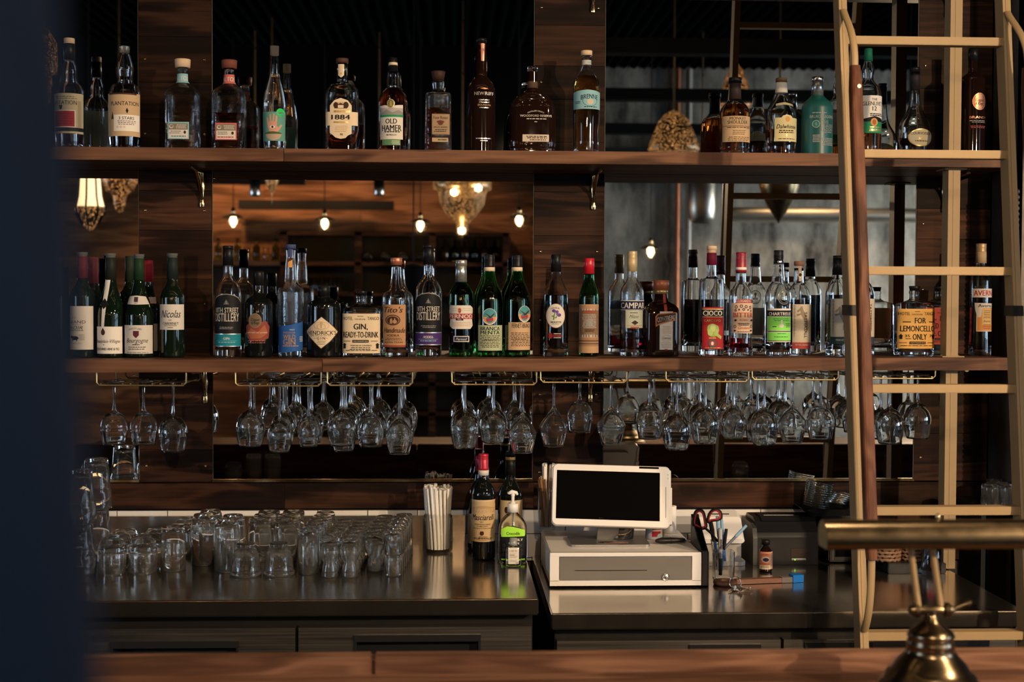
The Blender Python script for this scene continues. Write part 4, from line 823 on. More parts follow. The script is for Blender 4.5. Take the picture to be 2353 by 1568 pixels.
def branca(cx, lc, col, t1, t2, lab, dy=0, dx=0):
    a = [('r', lc-92, 1203+dy, lc+88, 1393+dy*.2, col), ('t', t1, lc-2 if t2 else lc+14, 1228+dy, 28 if t2 else 34, BLACK, {'w': 144 if t2 else 136, 'bold': .03})]
    if t2: a.append(('t', t2, lc-2, 1258, 27, BLACK, {'w': 142, 'bold': .03}))
    a += [('l', lc-78, lc+76, 1282+dy, 8 if t2 else 9, 12, 5, DKBROWN), ('t', t1, lc, 1314+dy*.3, 11, DKBROWN, {'w': 90}), ('e', lc+dx-7, 1138+dy*.9, 55 if t2 else 47, 62, PAPER), ('e', lc+dx-7, 1135+dy*.9, 50 if t2 else 43, 57, C(.06, .25, .27)),
      ('p', [(lc+dx-55 if t2 else lc+dx-48, 1140+dy), (lc+dx+42 if t2 else lc+dx+35, 1140+dy), (lc+dx+34, 1165+dy), (lc+dx+12, 1186+dy), (lc+dx-28, 1186+dy), (lc+dx-48, 1165+dy)], C(.62, .24, .08)), ('e', lc+dx-7, 1160+dy, 28, 24, C(.06, .16, .20)), ('p', [(lc+dx-32, 1160+dy), (lc+dx+18, 1150+dy), (lc+dx+20, 1164+dy), (lc+dx-30, 1174+dy)], RED),
      ('p', [(lc+dx-46, 1112+dy), (lc+dx-18, 1124+dy), (lc+dx-2, 1136+dy), (lc+dx+18, 1118+dy), (lc+dx+34, 1110+dy), (lc+dx+14, 1138+dy), (lc+dx+2, 1150+dy), (lc+dx-12, 1150+dy), (lc+dx-16, 1134+dy)], C(.05, .03, .02))]
    bottle('amaro_bottle', lab, 'bottle', FF, cx, [(690, 37), (790, 40), (860, 50), (930, 80), (980, 96), (1030, 100), (1440, 98)], 'M', 'glass_green', liquid=('dark_liquid', 955 if t2 else 880),
        caps=[('cap', 672 if t2 else 676, 768, 38, 39, BK, 'screw'), ('neck_label', 766, 797, 39.5, 40.5, CREAM)], art=a)
branca(535, 543, C(.38, .42, .26), 'BRANCA', 'MENTA', 'green bottle with pale green label below an oval eagle picture')
branca(742, 768, C(.50, .33, .19), 'FERNET-BRANCA', None, 'dark green bottle with tan label turned to the right below an oval eagle picture', -22, 34)
bottle('liqueur_bottle', 'dark violet liqueur bottle with oval white label of violets, before the plank panel', 'bottle', FF, 1034,
    [(800, 36), (830, 40), (900, 66), (950, 88), (985, 94), (1435, 94)], 'M', 'glass', liquid=('dark_liquid', 975), caps=[('neck_sleeve', 672, 802, 35, 37, BK)],
    art=[('e', 1027, 1132, 70, 91, TAN), ('e', 1027, 1132, 66, 87, PAPER), ('t', 'LIQUEUR', 1022, 1074, 15, BLACK, {'w': 66, 'bold': .02, 'arch': 6}), ('e', 1012, 1095, 14, 12, C(.10, .05, .24)), ('e', 1036, 1102, 13, 12, C(.14, .07, .30)), ('e', 1052, 1126, 15, 13, C(.10, .05, .24)), ('e', 1040, 1120, 11, 9, C(.16, .09, .32)),
         ('p', [(1018, 1100), (1024, 1100), (1014, 1164), (1006, 1162)], C(.08, .2, .05)), ('p', [(994, 1132), (1016, 1126), (1012, 1146)], C(.10, .25, .06)), ('p', [(1016, 1150), (1038, 1128), (1032, 1150)], C(.10, .25, .06)), ('t', 'VIOLETTE', 1028, 1180, 15, BLACK, {'w': 82, 'bold': .02}), ('l', 1000, 1052, 1194, 1, 8, 5, GREYL),
         ('r', 976, 1262, 1074, 1302, BLACK), ('r', 976, 1264, 1000, 1300, C(.30, .02, .02)), ('t', 'GIFFARD', 1038, 1282, 14, C(.42, .03, .03), {'w': 70, 'bold': .02}), ('l', 1006, 1068, 1266, 1, 8, 5, PAPER), ('l', 1006, 1068, 1296, 1, 8, 5, PAPER)])
bottle('maraschino_bottle', 'slim green bottle in a straw jacket with shiny red capsule', 'bottle', FF, 1281,
    [(815, 38), (870, 42), (930, 60), (980, 72), (1040, 74), (1410, 74)], 'M', 'glass_green', liquid=('dark_liquid', 960),
    caps=[('capsule', 700, 816, 38, 39, C(.42, .01, .02, .3))],
    arts=[('straw_jacket', [('r', 1203, 1046, 1359, 1400, C(.38, .22, .12)), ('r', 1203, 1300, 1359, 1365, C(.30, .17, .09)), ('r', 1203, 1318, 1359, 1324, DKBROWN), ('r', 1203, 1340, 1359, 1345, DKBROWN), ('r', 1203, 1362, 1359, 1412, C(.42, .25, .13))]),
      ('label', [('r', 1210, 1080, 1354, 1292, C(.46, .40, .34)), ('t', 'LUXARDO', 1280, 1101, 17, C(.40, .03, .03), {'w': 100, 'bold': .03}), ('l', 1226, 1336, 1124, 9, 12, 6, GREYL), ('e', 1280, 1192, 26, 22, C(.25, .24, .22)), ('o', 1280, 1192, 50, 30, GREYL, 3), ('l', 1240, 1320, 1238, 2, 10, 5, BLACK), ('l', 1230, 1332, 1270, 1, 10, 4, GREYL)])])
bottle('aperitif_bottle', 'clear bitter bottle with gold cap, navy lettered band and red remains', 'bottle', FG, 233,
    [(690, 36), (840, 38), (870, 46), (905, 68), (945, 86), (1000, 89), (1435, 88)], 'M', 'glass_wavy', liquid=('red_liquid', 1330),
    caps=[('cap', 647, 700, 36, 36, C(.50, .38, .19, .4, .3), 'screw'), ('neck_sleeve', 695, 800, 36, 37, C(.50, .38, .19, .45, .2))],
    art=[('r', 146, 1020, 322, 1090, NAVY), ('r', 146, 1016, 322, 1022, PAPER), ('r', 146, 1086, 322, 1090, PAPER), ('t', 'CAMPARI', 236, 1055, 44, PAPER, {'w': 170, 'bold': .035}), ('r', 176, 1092, 308, 1224, C(.45, .47, .36)), ('l', 206, 270, 1110, 1, 8, 6, DKBROWN), ('t', 'Milano', 238, 1138, 26, DKBROWN, {'w': 70, 'shear': .4}),
         ('e', 245, 1184, 16, 16, DKBROWN), ('e', 245, 1184, 26, 8, DKBROWN), ('l', 185, 300, 1206, 1, 8, 4, C(.4, .1, .05)), ('r', 212, 1214, 278, 1226, C(.40, .09, .04))])
bottle('liqueur_bottle', 'square brown orange-liqueur bottle with copper cap, ribbon and slanted banner label', 'bottle', FG, 452,
    [(940, 44), (972, 48), (1020, 56), (1048, 96), (1080, 122), (1120, 128), (1415, 130)], 'M', 'bottle_brown', dr=.95, n=5, N=64,
    caps=[('cap', 864, 940, 56, 56, C(.42, .13, .05, .4, .3)), ('neck_ring', 938, 968, 50, 48, GOLD)],
    art=[('r', 458, 970, 480, 1100, C(.36, .05, .03)), ('r', 424, 1100, 522, 1386, PAPER), ('p', [(392, 1138), (410, 1116), (548, 1104), (552, 1168), (500, 1176), (420, 1200), (394, 1216)], C(.42, .15, .05)), ('p', [(400, 1140), (414, 1124), (542, 1112), (545, 1158), (500, 1166), (420, 1188), (400, 1200)], DKBROWN),
         ('t', 'COINTREAU', 472, 1152, 36, PAPER, {'w': 138, 'bold': .03, 'rot': .17}), ('l', 442, 512, 1212, 5, 12, 5, TAN), ('t', 'Cointreau', 476, 1298, 18, DKBROWN, {'w': 60, 'shear': .4}), ('o', 474, 1300, 36, 24, GREYL, 2), ('l', 434, 512, 1335, 4, 11, 4, GREYL), ('r', 462, 1380, 484, 1390, RED)])
bottle('liqueur_bottle', 'square-shouldered bottle of dark liqueur with red artichoke label', 'bottle', FG, 828,
    [(662, 34), (835, 36), (848, 46), (856, 80), (880, 84), (1000, 90), (1420, 88)], 'M', 'glass', dr=.95, n=3.5, N=64, liquid=('dark_liquid', 1010), foot=.02,
    caps=[('stopper', 608, 640, 36, 36, 'cork'), ('stopper_neck', 638, 662, 32, 32, 'cork'), ('neck_sleeve', 660, 752, 34.5, 36, C(.13, .01, .03))],
    art=[('r', 748, 1068, 906, 1382, C(.30, .015, .02)), ('r', 748, 1086, 906, 1140, BLACK), ('r', 748, 1080, 906, 1086, GOLD), ('r', 748, 1138, 906, 1143, GOLD), ('t', 'CIOCO', 824, 1113, 38, PAPER, {'w': 144, 'bold': .04}), ('t', 'CARCIOFO', 822, 1168, 18, GOLD, {'w': 122, 'bold': .01}),
         ('p', [(852, 1256), (892, 1288), (886, 1308), (836, 1274)], C(.30, .38, .10)), ('p', [(792, 1270), (782, 1240), (786, 1208), (808, 1192), (838, 1194), (866, 1210), (872, 1240), (862, 1276), (840, 1290), (810, 1288)], C(.26, .36, .09)), ('e', 826, 1222, 20, 30, C(.42, .50, .18)), ('e', 806, 1258, 20, 26, C(.36, .45, .14)), ('e', 850, 1256, 16, 26, C(.34, .42, .12)),
         ('l', 790, 858, 1299, 1, 8, 8, GOLD), ('e', 822, 1340, 30, 31, C(.03, .10, .10)), ('e', 822, 1340, 20, 20, RED), ('e', 822, 1340, 10, 14, PAPER), ('l', 756, 900, 1373, 1, 8, 4, GOLD)])
bottle('aperitif_bottle', 'clear bottle of red bitter with red screw cap and patterned label reading BITTER', 'bottle', FG, 1049,
    [(800, 37), (880, 40), (910, 54), (950, 80), (990, 88), (1250, 86), (1330, 84), (1380, 92), (1415, 88)], 'M', 'glass', liquid=('red_liquid', 1298),
    caps=[('cap', 655, 805, 37, 39, C(.28, .01, .02, .35), 'screw'), ('neck_label', 768, 788, 40, 40, WHITE)],
    art=[('p', [(972, 1036), (1004, 1036), (1004, 1008), (1118, 1008), (1118, 1036), (1134, 1036), (1132, 1266), (976, 1262)], C(.55, .38, .26)), ('r', 1000, 1009, 1120, 1036, C(.28, .03, .03)), ('t', 'LUXARDO', 1060, 1022, 17, PAPER, {'w': 104, 'bold': .02}),
         ('o', 1000, 1066, 12, 12, NAVY, 5), ('o', 1036, 1060, 12, 12, NAVY, 5), ('o', 1072, 1064, 12, 12, NAVY, 5), ('o', 1106, 1070, 12, 12, NAVY, 5), ('o', 996, 1092, 9, 9, NAVY, 5), ('o', 1112, 1096, 9, 9, NAVY, 5), ('o', 1054, 1084, 10, 10, NAVY, 5), ('e', 1020, 1086, 5, 7, NAVY), ('e', 1088, 1088, 5, 7, NAVY),
         ('t', 'BITTER', 1058, 1126, 34, C(.40, .06, .04), {'w': 142, 'bold': .02}), ('t', 'ROSSO', 1060, 1163, 14, C(.45, .10, .06), {'w': 66}), ('e', 996, 1166, 8, 8, NAVY), ('e', 1118, 1166, 8, 8, NAVY), ('l', 1008, 1104, 1190, 2, 11, 5, NAVY), ('t', 'Girolamo', 1062, 1222, 20, C(.45, .10, .06), {'w': 90, 'shear': .4}),
         ('o', 992, 1214, 12, 12, NAVY, 4), ('o', 1116, 1214, 12, 12, NAVY, 4), ('e', 992, 1244, 7, 7, NAVY), ('e', 1114, 1244, 7, 7, NAVY), ('l', 1000, 1108, 1252, 1, 8, 4, NAVY)])
bottle('liqueur_bottle', 'clear bottle with embossed seal on the shoulder and bright green label', 'bottle', FG, 1330,
    [(700, 36), (760, 40), (830, 46), (875, 50), (910, 72), (960, 94), (1000, 98), (1070, 92), (1415, 90)], 'M', 'glass', liquid=('clear_liquid', 1345),
    caps=[('cap', 640, 742, 35, 37, BK, 'screw'), ('neck_label', 740, 750, 37, 37, SILV)],
    arts=[('label', [('r', 1242, 1078, 1422, 1330, PAPER), ('r', 1242, 1092, 1422, 1136, BLACK), ('t', 'CHARTREUSE', 1334, 1118, 24, PAPER, {'w': 164, 'bold': .03}), ('r', 1244, 1140, 1420, 1242, LIME), ('r', 1244, 1246, 1420, 1252, BLACK), ('r', 1244, 1256, 1420, 1318, LIME), ('l', 1270, 1400, 1156, 2, 13, 5, GREEN),
      ('e', 1336, 1206, 17, 15, PAPER), ('r', 1330, 1164, 1342, 1196, PAPER), ('l', 1366, 1412, 1192, 3, 12, 4, BLACK), ('l', 1268, 1300, 1214, 1, 10, 6, BLACK), ('l', 1300, 1372, 1266, 1, 10, 5, GREEN), ('l', 1280, 1400, 1290, 1, 10, 6, GREEN), ('r', 1244, 1318, 1420, 1322, BLACK)]),
      ('glass_seal', [('o', 1353, 992, 50, 56, C(.35, .36, .33, .15, .6), 6), ('o', 1353, 992, 38, 44, C(.28, .28, .26, .15, .6), 4), ('e', 1353, 968, 10, 12, C(.4, .4, .38, .15, .6)), ('r', 1349, 978, 1357, 1016, C(.4, .4, .38, .15, .6)), ('e', 1340, 1006, 6, 9, C(.3, .3, .28, .15, .6)), ('e', 1367, 1006, 6, 9, C(.3, .3, .28, .15, .6))]),
      ('cap_lettering', [('t', 'CHA', 1330, 725, 13, SILV, {'w': 38, 'bold': .02})])])
def tatter(cx, hw, top, band, word, lab, lc, capm, capb, hh=None, neckpaper=False, xl=None, xr=None, Y=YB):
    L0, L1 = xl or lc-72, xr or lc+72
    a = [('r', L0, 1046 if neckpaper else 1004, L1, 1338, C(.48, .42, .33)), ('r', L0, 1332 if neckpaper else 1290, L1, 1380 if neckpaper else 1345, band), ('t', word, lc, 1350 if neckpaper else 1314, 13, PAPER, {'w': 96 if neckpaper else 70, 'bold': .01}),
         ('p', [(lc-20, 1068), (lc-4, 1060), (lc+4, 1090), (lc+30, 1130), (lc+42, 1180), (lc+44, 1240), (lc+28, 1262), (lc+26, 1200), (lc+6, 1160), (lc-16, 1118)], C(.24, .19, .14)), ('p', [(lc-44, 1096), (lc-20, 1074), (lc-16, 1090), (lc-36, 1108)], C(.24, .19, .14)), ('p', [(lc-46, 1120), (lc-10, 1112), (lc-8, 1122), (lc-40, 1136)], C(.24, .19, .14))]
    a.append(('t', 'TATTERSALL', lc+(24 if neckpaper else 30), 1200 if neckpaper else 1140, 26, C(.03, .025, .02), {'w': 196, 'rot': -PI/2, 'bold': .02}))
    for q in range(9): a.append(('r', L0 + 6, 1056 + q*26 - (0 if neckpaper else 34), L0 + 22, 1058 + q*26 - (0 if neckpaper else 34), C(.2, .16, .12)))
    a.append(('r', L0+13, 1052 if neckpaper else 1012, L0+15, 1290 if neckpaper else 1270, C(.2, .16, .12)))
    bottle('spirit_bottle', lab, 'bottle', FG, cx, [(hh or top+50, 34), (top+165, 38), (top+190, 58), (top+230, hw*.88), (top+280, hw), (1400, hw)], 'M', 'glass', Y=Y, liquid=('dark_liquid', 1010 if neckpaper else 975), foot=.02,
        caps=[('stopper', top, top+35, 35, 35, capm)] + ([] if neckpaper else [('neck_sleeve', top+30, capb, 34, 38, BK)]), art=a,
        neckart=[('p', [(cx-12, top+36), (cx+14, top+36), (cx+10, top+150), (cx-8, top+150)], C(.42, .30, .24)), ('e', cx+2, top+102, 15, 18, BLACK), ('o', cx+2, top+102, 14, 17, GOLD, 3)] if neckpaper else ())
tatter(1482, 94, 722, C(.30, .05, .045), 'BITTER ORANGE', 'bottle with cream rearing-horse label over a red band and checked cap', 1492, C(.26, .13, .10), 0, hh=775, neckpaper=True, xl=1420, xr=1567, Y=4.268)
tatter(1774, 88, 680, C(.02, .05, .04), 'FERNET', 'bottle with cream rearing-horse label over a dark green band', 1778, BK, 826, xl=1708, xr=1850)
tatter(1960, 92, 700, C(.03, .05, .09), 'CREME', 'bottle with cream horse label directly behind the ladder handrail', 1968, BK, 840, Y=4.22)
tango(FH, 718, 908, C(.62, .34, .09), 'FOR', 'LEMONCELLO', 'wide clear flask with orange-yellow label in bold capitals', l3='ONLY', liq=('clear_liquid', 0), Y=4.17)
tango(FH, 905, 910, C(.36, .05, .035), 'FOR', 'AGED NEGRONI', 'flask-shaped bottle with red label, half behind the brass post', l3='ONLY', liq=('dark_liquid', 160), Y=4.285, sc=.93)
bottle('amaro_bottle', 'amaro bottle with gold cap and orange label, right of the brass post', 'bottle', FH, 1213,
    [(650, 37), (735, 38), (780, 42), (830, 68), (870, 76), (960, 80), (1100, 78), (1395, 82)], 'M', 'glass', liquid=('dark_liquid', 965),
    caps=[('cap', 590, 655, 37, 37, C(.50, .33, .18, .4, .3), 'screw'), ('neck_sleeve', 650, 738, 37, 38, C(.50, .34, .2, .5))],
    art=[('r', 1140, 928, 1304, 994, PAPER), ('t', 'AVERNA', 1226, 961, 40, C(.38, .02, .02), {'w': 156, 'bold': .045}), ('r', 1160, 1040, 1294, 1250, CREAM), ('r', 1166, 1060, 1288, 1244, C(.60, .26, .08)), ('p', [(1150, 1035), (1290, 1040), (1290, 1072), (1200, 1075), (1190, 1140), (1168, 1145), (1154, 1090)], PAPER), ('t', 'Averna', 1226, 1056, 24, DKBROWN, {'w': 104, 'bold': .03}),
         ('r', 1196, 1080, 1280, 1200, C(.62, .38, .13)), ('l', 1206, 1270, 1094, 5, 13, 4, DKBROWN), ('t', 'Averna', 1236, 1172, 16, DKBROWN, {'w': 60, 'shear': .4}), ('l', 1200, 1272, 1200, 3, 13, 6, C(.4, .1, .05))])
# ================================================================== LADDER
RY = [3.655 - .046*i for i in range(6)]; RP = [96.5, 355.5, 623, 893, 1173, 1459.5]
rz = [at(2150, RP[i], RY[i]).z for i in range(6)]
dY = (RY[5]-RY[0])/(rz[5]-rz[0])
def YZ(z): return RY[0] + (z - rz[0])*dY
def railx(px0, py0, px1, py1):
    a = at(px0, py0, YZ(rz[0]+.1)-.025); c = at(px1, py1, YZ(rz[5])-.025); return lambda z: a.x + (c.x-a.x)*(z-a.z)/(c.z-a.z)
xl = railx(1936.5, 12, 1987, 1400); xr = railx(2313, 12, 2368, 1400)
t = thing('rolling_ladder', 'brass library ladder with wooden handrails leaning in front of the right counter', 'ladder', (xl(0), YZ(0), 0)); L0 = t.location.copy()
def slab(mb, fx, z0, z1, hw, ya, yb, mi=0, n=6):
    vs = []
    for k in range(n+1):
        z = z0 + (z1-z0)*k/n
        for sx, yy in ((-hw, ya), (hw, ya), (hw, yb), (-hw, yb)): vs.append((fx(z)+sx-L0.x, YZ(z)+yy-L0.y, z))
    fs = [(4*k+i, 4*k+(i+1) % 4, 4*k+4+(i+1) % 4, 4*k+4+i) for k in range(n) for i in range(4)]
    mb.add(vs, fs+[(0, 1, 2, 3), tuple(4*n+i for i in (3, 2, 1, 0))], mi)
for fx, nm in ((xl, 'rail'), (xr, 'rail')):
    b = MB(); slab(b, fx, .03, 3.0, .0105, -.025, .028); slab(b, fx, .03, 3.0, .003, -.0262, -.02)
    b.build(nm, ['brass_paint'], t)
    c = MB(); zc_ = at(1955, 713, YZ(1.6)).z; slab(c, fx, zc_-.013, zc_+.013, .013, -.029, .032, n=1); c.build('clamp', ['black_metal'], t)
    f = MB(); slab(f, fx, .0, .035, .014, -.03, .033, n=1); f.build('rubber_foot', ['black_plastic'], t)
nr = 5
for i in range(-1, 9):
    z = rz[0] + (rz[5]-rz[0])/5*i if not 0 <= i <= 5 else rz[i]
    if z < .12: continue
    b = MB(); y = YZ(z); xa, xb = xl(z)+.010, xr(z)-.010
    b.box(xa-L0.x, xb-L0.x, y-.017-L0.y, y+.020-L0.y, z-.0105, z+.0105, bev=.0015)
    for xx in (xa, xb): b.tube([(xx-L0.x, y-.018-L0.y, z-.011), (xx-L0.x, y-.019-L0.y, z), (xx-L0.x, y-.018-L0.y, z+.011)], .0022, 6)
    b.build('rung', ['brass_paint'], t)
def handrail(px, dxl):
    zt, zb = at(1961, 150, 3.55).z, at(2004, 1272, 3.45).z
    fx0 = at(px[0], 155, YZ(zt)-.085).x; fx1 = at(px[1], 1180, YZ(zb)-.085).x
    fx = lambda z: fx0 + (fx1-fx0)*(z-zt)/(zb-zt)
    b = MB(); n = 20; pts = []
    vs = []; N = 16
    for k in range(n+1):
        z = zt + (zb-zt)*k/n; e = min(1, .80 + min(k, n-k)*.2)
        for q in range(N):
            a = 2*PI*(q+.5)/N; c, s_ = math.cos(a), math.sin(a)
            vs.append((fx(z) + math.copysign(abs(c)**.55, c)*.0155*e - L0.x, YZ(z)-.085 + math.copysign(abs(s_)**.55, s_)*.018*e - L0.y, z))
    fs = [(k*N+i, k*N+(i+1) % N, (k+1)*N+(i+1) % N, (k+1)*N+i) for k in range(n) for i in range(N)]
    b.add(vs, fs, 0, False); b.add(vs[:N], [list(range(N))]); b.add(vs[-N:], [list(range(N))[::-1]])
    h = b.build('handrail', ['handrail_wood'], t)
    for zz in (zt-.055, zb+.06):
        s = MB(); s.tube([(fx(zz)+.004-L0.x, YZ(zz)-.1025-L0.y, zz), (fx(zz)+.004-L0.x, YZ(zz)-.1050-L0.y, zz)], .0052, 14); s.build('screw', ['silver'], h)
    fr_ = xl if dxl == 0 else xr
    for (za, zb_) in ((zt, zt+.155), (zb, zb-.18)):
        s = MB(); P0 = Vector((fx(za), YZ(za)-.085, za)); P3 = Vector((fr_(zb_), YZ(zb_)-.028, zb_)); P1 = P0 + Vector((0, 0, (zb_-za)*.55)) ; P2 = P3 + Vector((0, -.035, (za-zb_)*.25))
        pp = []
        for k in range(15):
            u = k/14; pp.append(P0*(1-u)**3 + P1*3*u*(1-u)**2 + P2*3*u*u*(1-u) + P3*u**3 - L0)
        s.tube(pp, .0095, 10, flat=(1, .6)); s.build('handrail_mount', ['brass_paint'], t)
handrail((1964, 2004), 0)
handrail((2362, 2400), 1)
# ================================================================== HANGING GLASSES
ORD = ['first', 'second', 'third', 'fourth', 'fifth', 'sixth', 'seventh', 'eighth']
def rack(px0, px1, py, k):
    Yf = YS - .012 + .03; a = at(px0, py, Yf); c = at(px1, py, Yf); w_ = c.x - a.x; X0 = (a.x+c.x)/2; zr = a.z + .0; zu = zmid(X0) - .0362
    t = thing('glass_rack', '%s brass wire glass rack from the left, under the middle shelf' % ORD[k], 'glass rack', (X0, Yf, zr), 0, 'brass wire racks under the middle shelf'); hw = w_/2; D = .24; up = zu - zr
    r = .0024
    for y in (0, D):
        b = MB(); b.tube([(-hw, y, up-.001), (-hw, y, .008), (-hw+.008, y, 0), (hw-.008, y, 0), (hw, y, .008), (hw, y, up-.001)], r, 8)
        b.build('wire_hoop', ['brass'], t)
    for q in range(4):
        x = -.1245 + .083*q; g = MB()
        for s_ in (-.011, .011):
            xx = x + s_
            if abs(xx) < hw: g.tube([(xx, -.002, .0022+.0024), (xx, D, .0022+.0024)], r*.8, 6)
        g.build('runner', ['brass'], t)
    return X0, Yf, zr, w_
RK = [(222, 428, 886), (541, 738, 887), (752, 948, 886), (1038, 1233, 884), (1242, 1440, 879), (1530, 1720, 877), (1728, 1926, 873), (1955, 2149, 870)]
racks = [rack(*r, k) for k, r in enumerate(RK)]
def wine_profile(kind, Hh):
    """outer profile of a stemmed glass hanging by its foot: (radius, z), z downwards from the foot"""
    if kind == 'red': bw, bh, rr = .0415, .105, .031
    elif kind == 'white': bw, bh, rr = .036, .092, .028
    elif kind == 'spritz': bw, bh, rr = .0415, .108, .029
    elif kind == 'small': bw, bh, rr = .032, .085, .026
    else: bw, bh, rr = .039, .095, .033
    st = Hh - bh
    o = [(.0005, 0), (.030, -.0004), (.033, -.0012), (.0335, -.0022), (.030, -.0034), (.014, -.0052), (.0065, -.009), (.0040, -.016), (.0034, -.03), (.0033, -st*.7), (.0042, -st+.008), (.0075, -st-.002)]
    if kind == 'spritz': o += [(.020, -st-.022), (.034, -st-.040), (bw, -st-.052), (bw-.001, -st-.060), (.037, -st-.080), (rr+.001, -Hh+.004), (rr, -Hh)]
    else:
        for q, (fr_, fz) in enumerate(((.42, .07), (.68, .17), (.88, .30), (.985, .44), (1.0, .52), (.985, .64), (.93, .80), (.87 if kind == 'round' else .82, .93))):
            o.append((bw*fr_, -st - bh*fz))
        o.append((rr, -Hh))
    # inner wall
    inn = [(max(r - .0011, .0006), z + (.0006 if q == 0 else 0)) for q, (r, z) in enumerate(o[11:][::-1])]
    inn[-1] = (.0055, o[11][1]-.008); inn.append((.0006, o[11][1]-.006))
    return o, inn
def wine_glass(kind, Hh, mat='glass', text=None, name='wine_glass'):
    o, inn = wine_profile(kind, Hh); b = MB()
    sm = pchip_r(o); si = inn
    prof = sm + [(r, z) for r, z in si]
    b.lathe(prof, 40, mi=0); ob = b.build(name, [mat, 'ink_white'])
    if text:
        A = Art(); A.text(text[0], 0, 0, .016, MATS['ink_white'], w=.03, bold=.01); A.text(text[1], 0.002, -.016, .011, MATS['ink_white'], w=.026)
        zc = -Hh + .035
        def sf(u, z, off): 
            z2 = zc - z; r = .0365 + off + .0006 - (zc+.02 - z2)*-.0 ; r = .036 - (z2 - (-Hh+.05))*-.14 + off; a = -u/r + .55; return (r*math.sin(a), -r*math.cos(a), z2)
        A.build('lettering', sf, ob)
    return ob
P('ink_white', (.75, .75, .75), .5)
def pchip_r(o):
    # smooth the outline by length
    ss = [0.]
    for a, c in zip(o, o[1:]): ss.append(ss[-1] + math.hypot(c[0]-a[0], c[1]-a[1]) + 1e-6)
    R = pchip(ss, [p[0] for p in o], 3); Z = pchip(ss, [p[1] for p in o], 3)
    return [(max(r[1], .0005), z[1]) for r, z in zip(R, Z)]
protos = {}
def hang(k, slot, row, kind, Hh, label, text=None, extra=None):
    X0, Yf, zr, w_ = racks[k]; hw = w_/2
    x = X0 + (slot-1)*.083 + (extra or 0); y = Yf + .028 + row*.089 + random.uniform(-.002, .002)
    key = (kind, Hh, text)
    loc = (x, y, zr + .0024*2 + .0064 + .0012)
    if key not in protos:
        ob = wine_glass(kind, Hh, 'glass_polished', text); ob.location = loc; tag(ob, label, 'wine glass', 'stemmed glasses hanging from the racks'); protos[key] = ob
    else: ob = dup(protos[key], loc, label, group='stemmed glasses hanging from the racks')
    ob.rotation_euler = (0, 0, 0 if text else random.random()*6.28)
SL = ['left', 'middle', 'right']; RW = ['front', 'second', 'back']
shapes = {'round': 'rounded', 'red': 'large tulip', 'white': 'slim tulip', 'spritz': 'angular', 'small': 'small'}
HG = {0: [(0, 0, 'round', .183), (1, 0, 'round', .184), (2, 0, 'red', .204)],
      1: [(0, 0, 'red', .188), (0, 1, 'small', .186), (1, 0, 'white', .204), (1, 1, 'white', .19), (2, 0, 'small', .188), (2, 1, 'white', .186), (1, 2, 'small', .18)],
      2: [(0, 0, 'red', .188), (0, 1, 'white', .214), (1, 0, 'round', .190), (1, 1, 'red', .19), (2, 0, 'spritz', .212), (2, 1, 'red', .195), (0, 2, 'white', .188), (2, 2, 'small', .188)],
      3: [(0, 0, 'red', .198), (0, 1, 'red', .195), (1, 0, 'white', .184), (1, 1, 'red', .19), (2, 0, 'spritz', .212), (2, 1, 'white', .19), (0, 2, 'white', .188)],
      4: [(0, 0, 'spritz', .200), (1, 1, 'round', .168), (2, 0, 'spritz', .196)],
      5: [(0, 0, 'red', .212), (0, 1, 'small', .175), (1, 0, 'red', .194), (1, 1, 'white', .176), (2, 0, 'white', .180), (2, 1, 'small', .18), (1, 2, 'small', .17)],
      6: [(0, 0, 'red', .204), (0, 1, 'white', .205), (1, 0, 'spritz', .198), (1, 1, 'white', .18), (2, 0, 'round', .188), (2, 1, 'small', .176), (0, 2, 'small', .178), (1, 2, 'white', .178)],
      7: [(0, 0, 'white', .184), (1, 0, 'red', .205), (1, 1, 'white', .2), (2, 0, 'red', .19), (0, 1, 'small', .18), (2, 1, 'small', .17)]}
for k, lst in HG.items():
    for slot, row, kind, Hh in lst:
        tx = ('SPRITZ', 'SELECT') if (k in (2, 3) and kind == 'spritz') else None
        hang(k, slot, row, kind, Hh*1.0, '%s%s wine glass, %s slot, %s row of the %s rack from the left' % (shapes[kind], ' printed' if tx else '', SL[slot], RW[row], ORD[k]), tx)
# glass hanging between the fifth and sixth racks
kx = at(1494, 880, YS+.06); o_ = dup(protos[('round', .183, None)], (kx.x, YS+.066, racks[5][2] + .0124), 'rounded wine glass hanging alone just left of the sixth brass rack', group='stemmed glasses hanging from the racks')
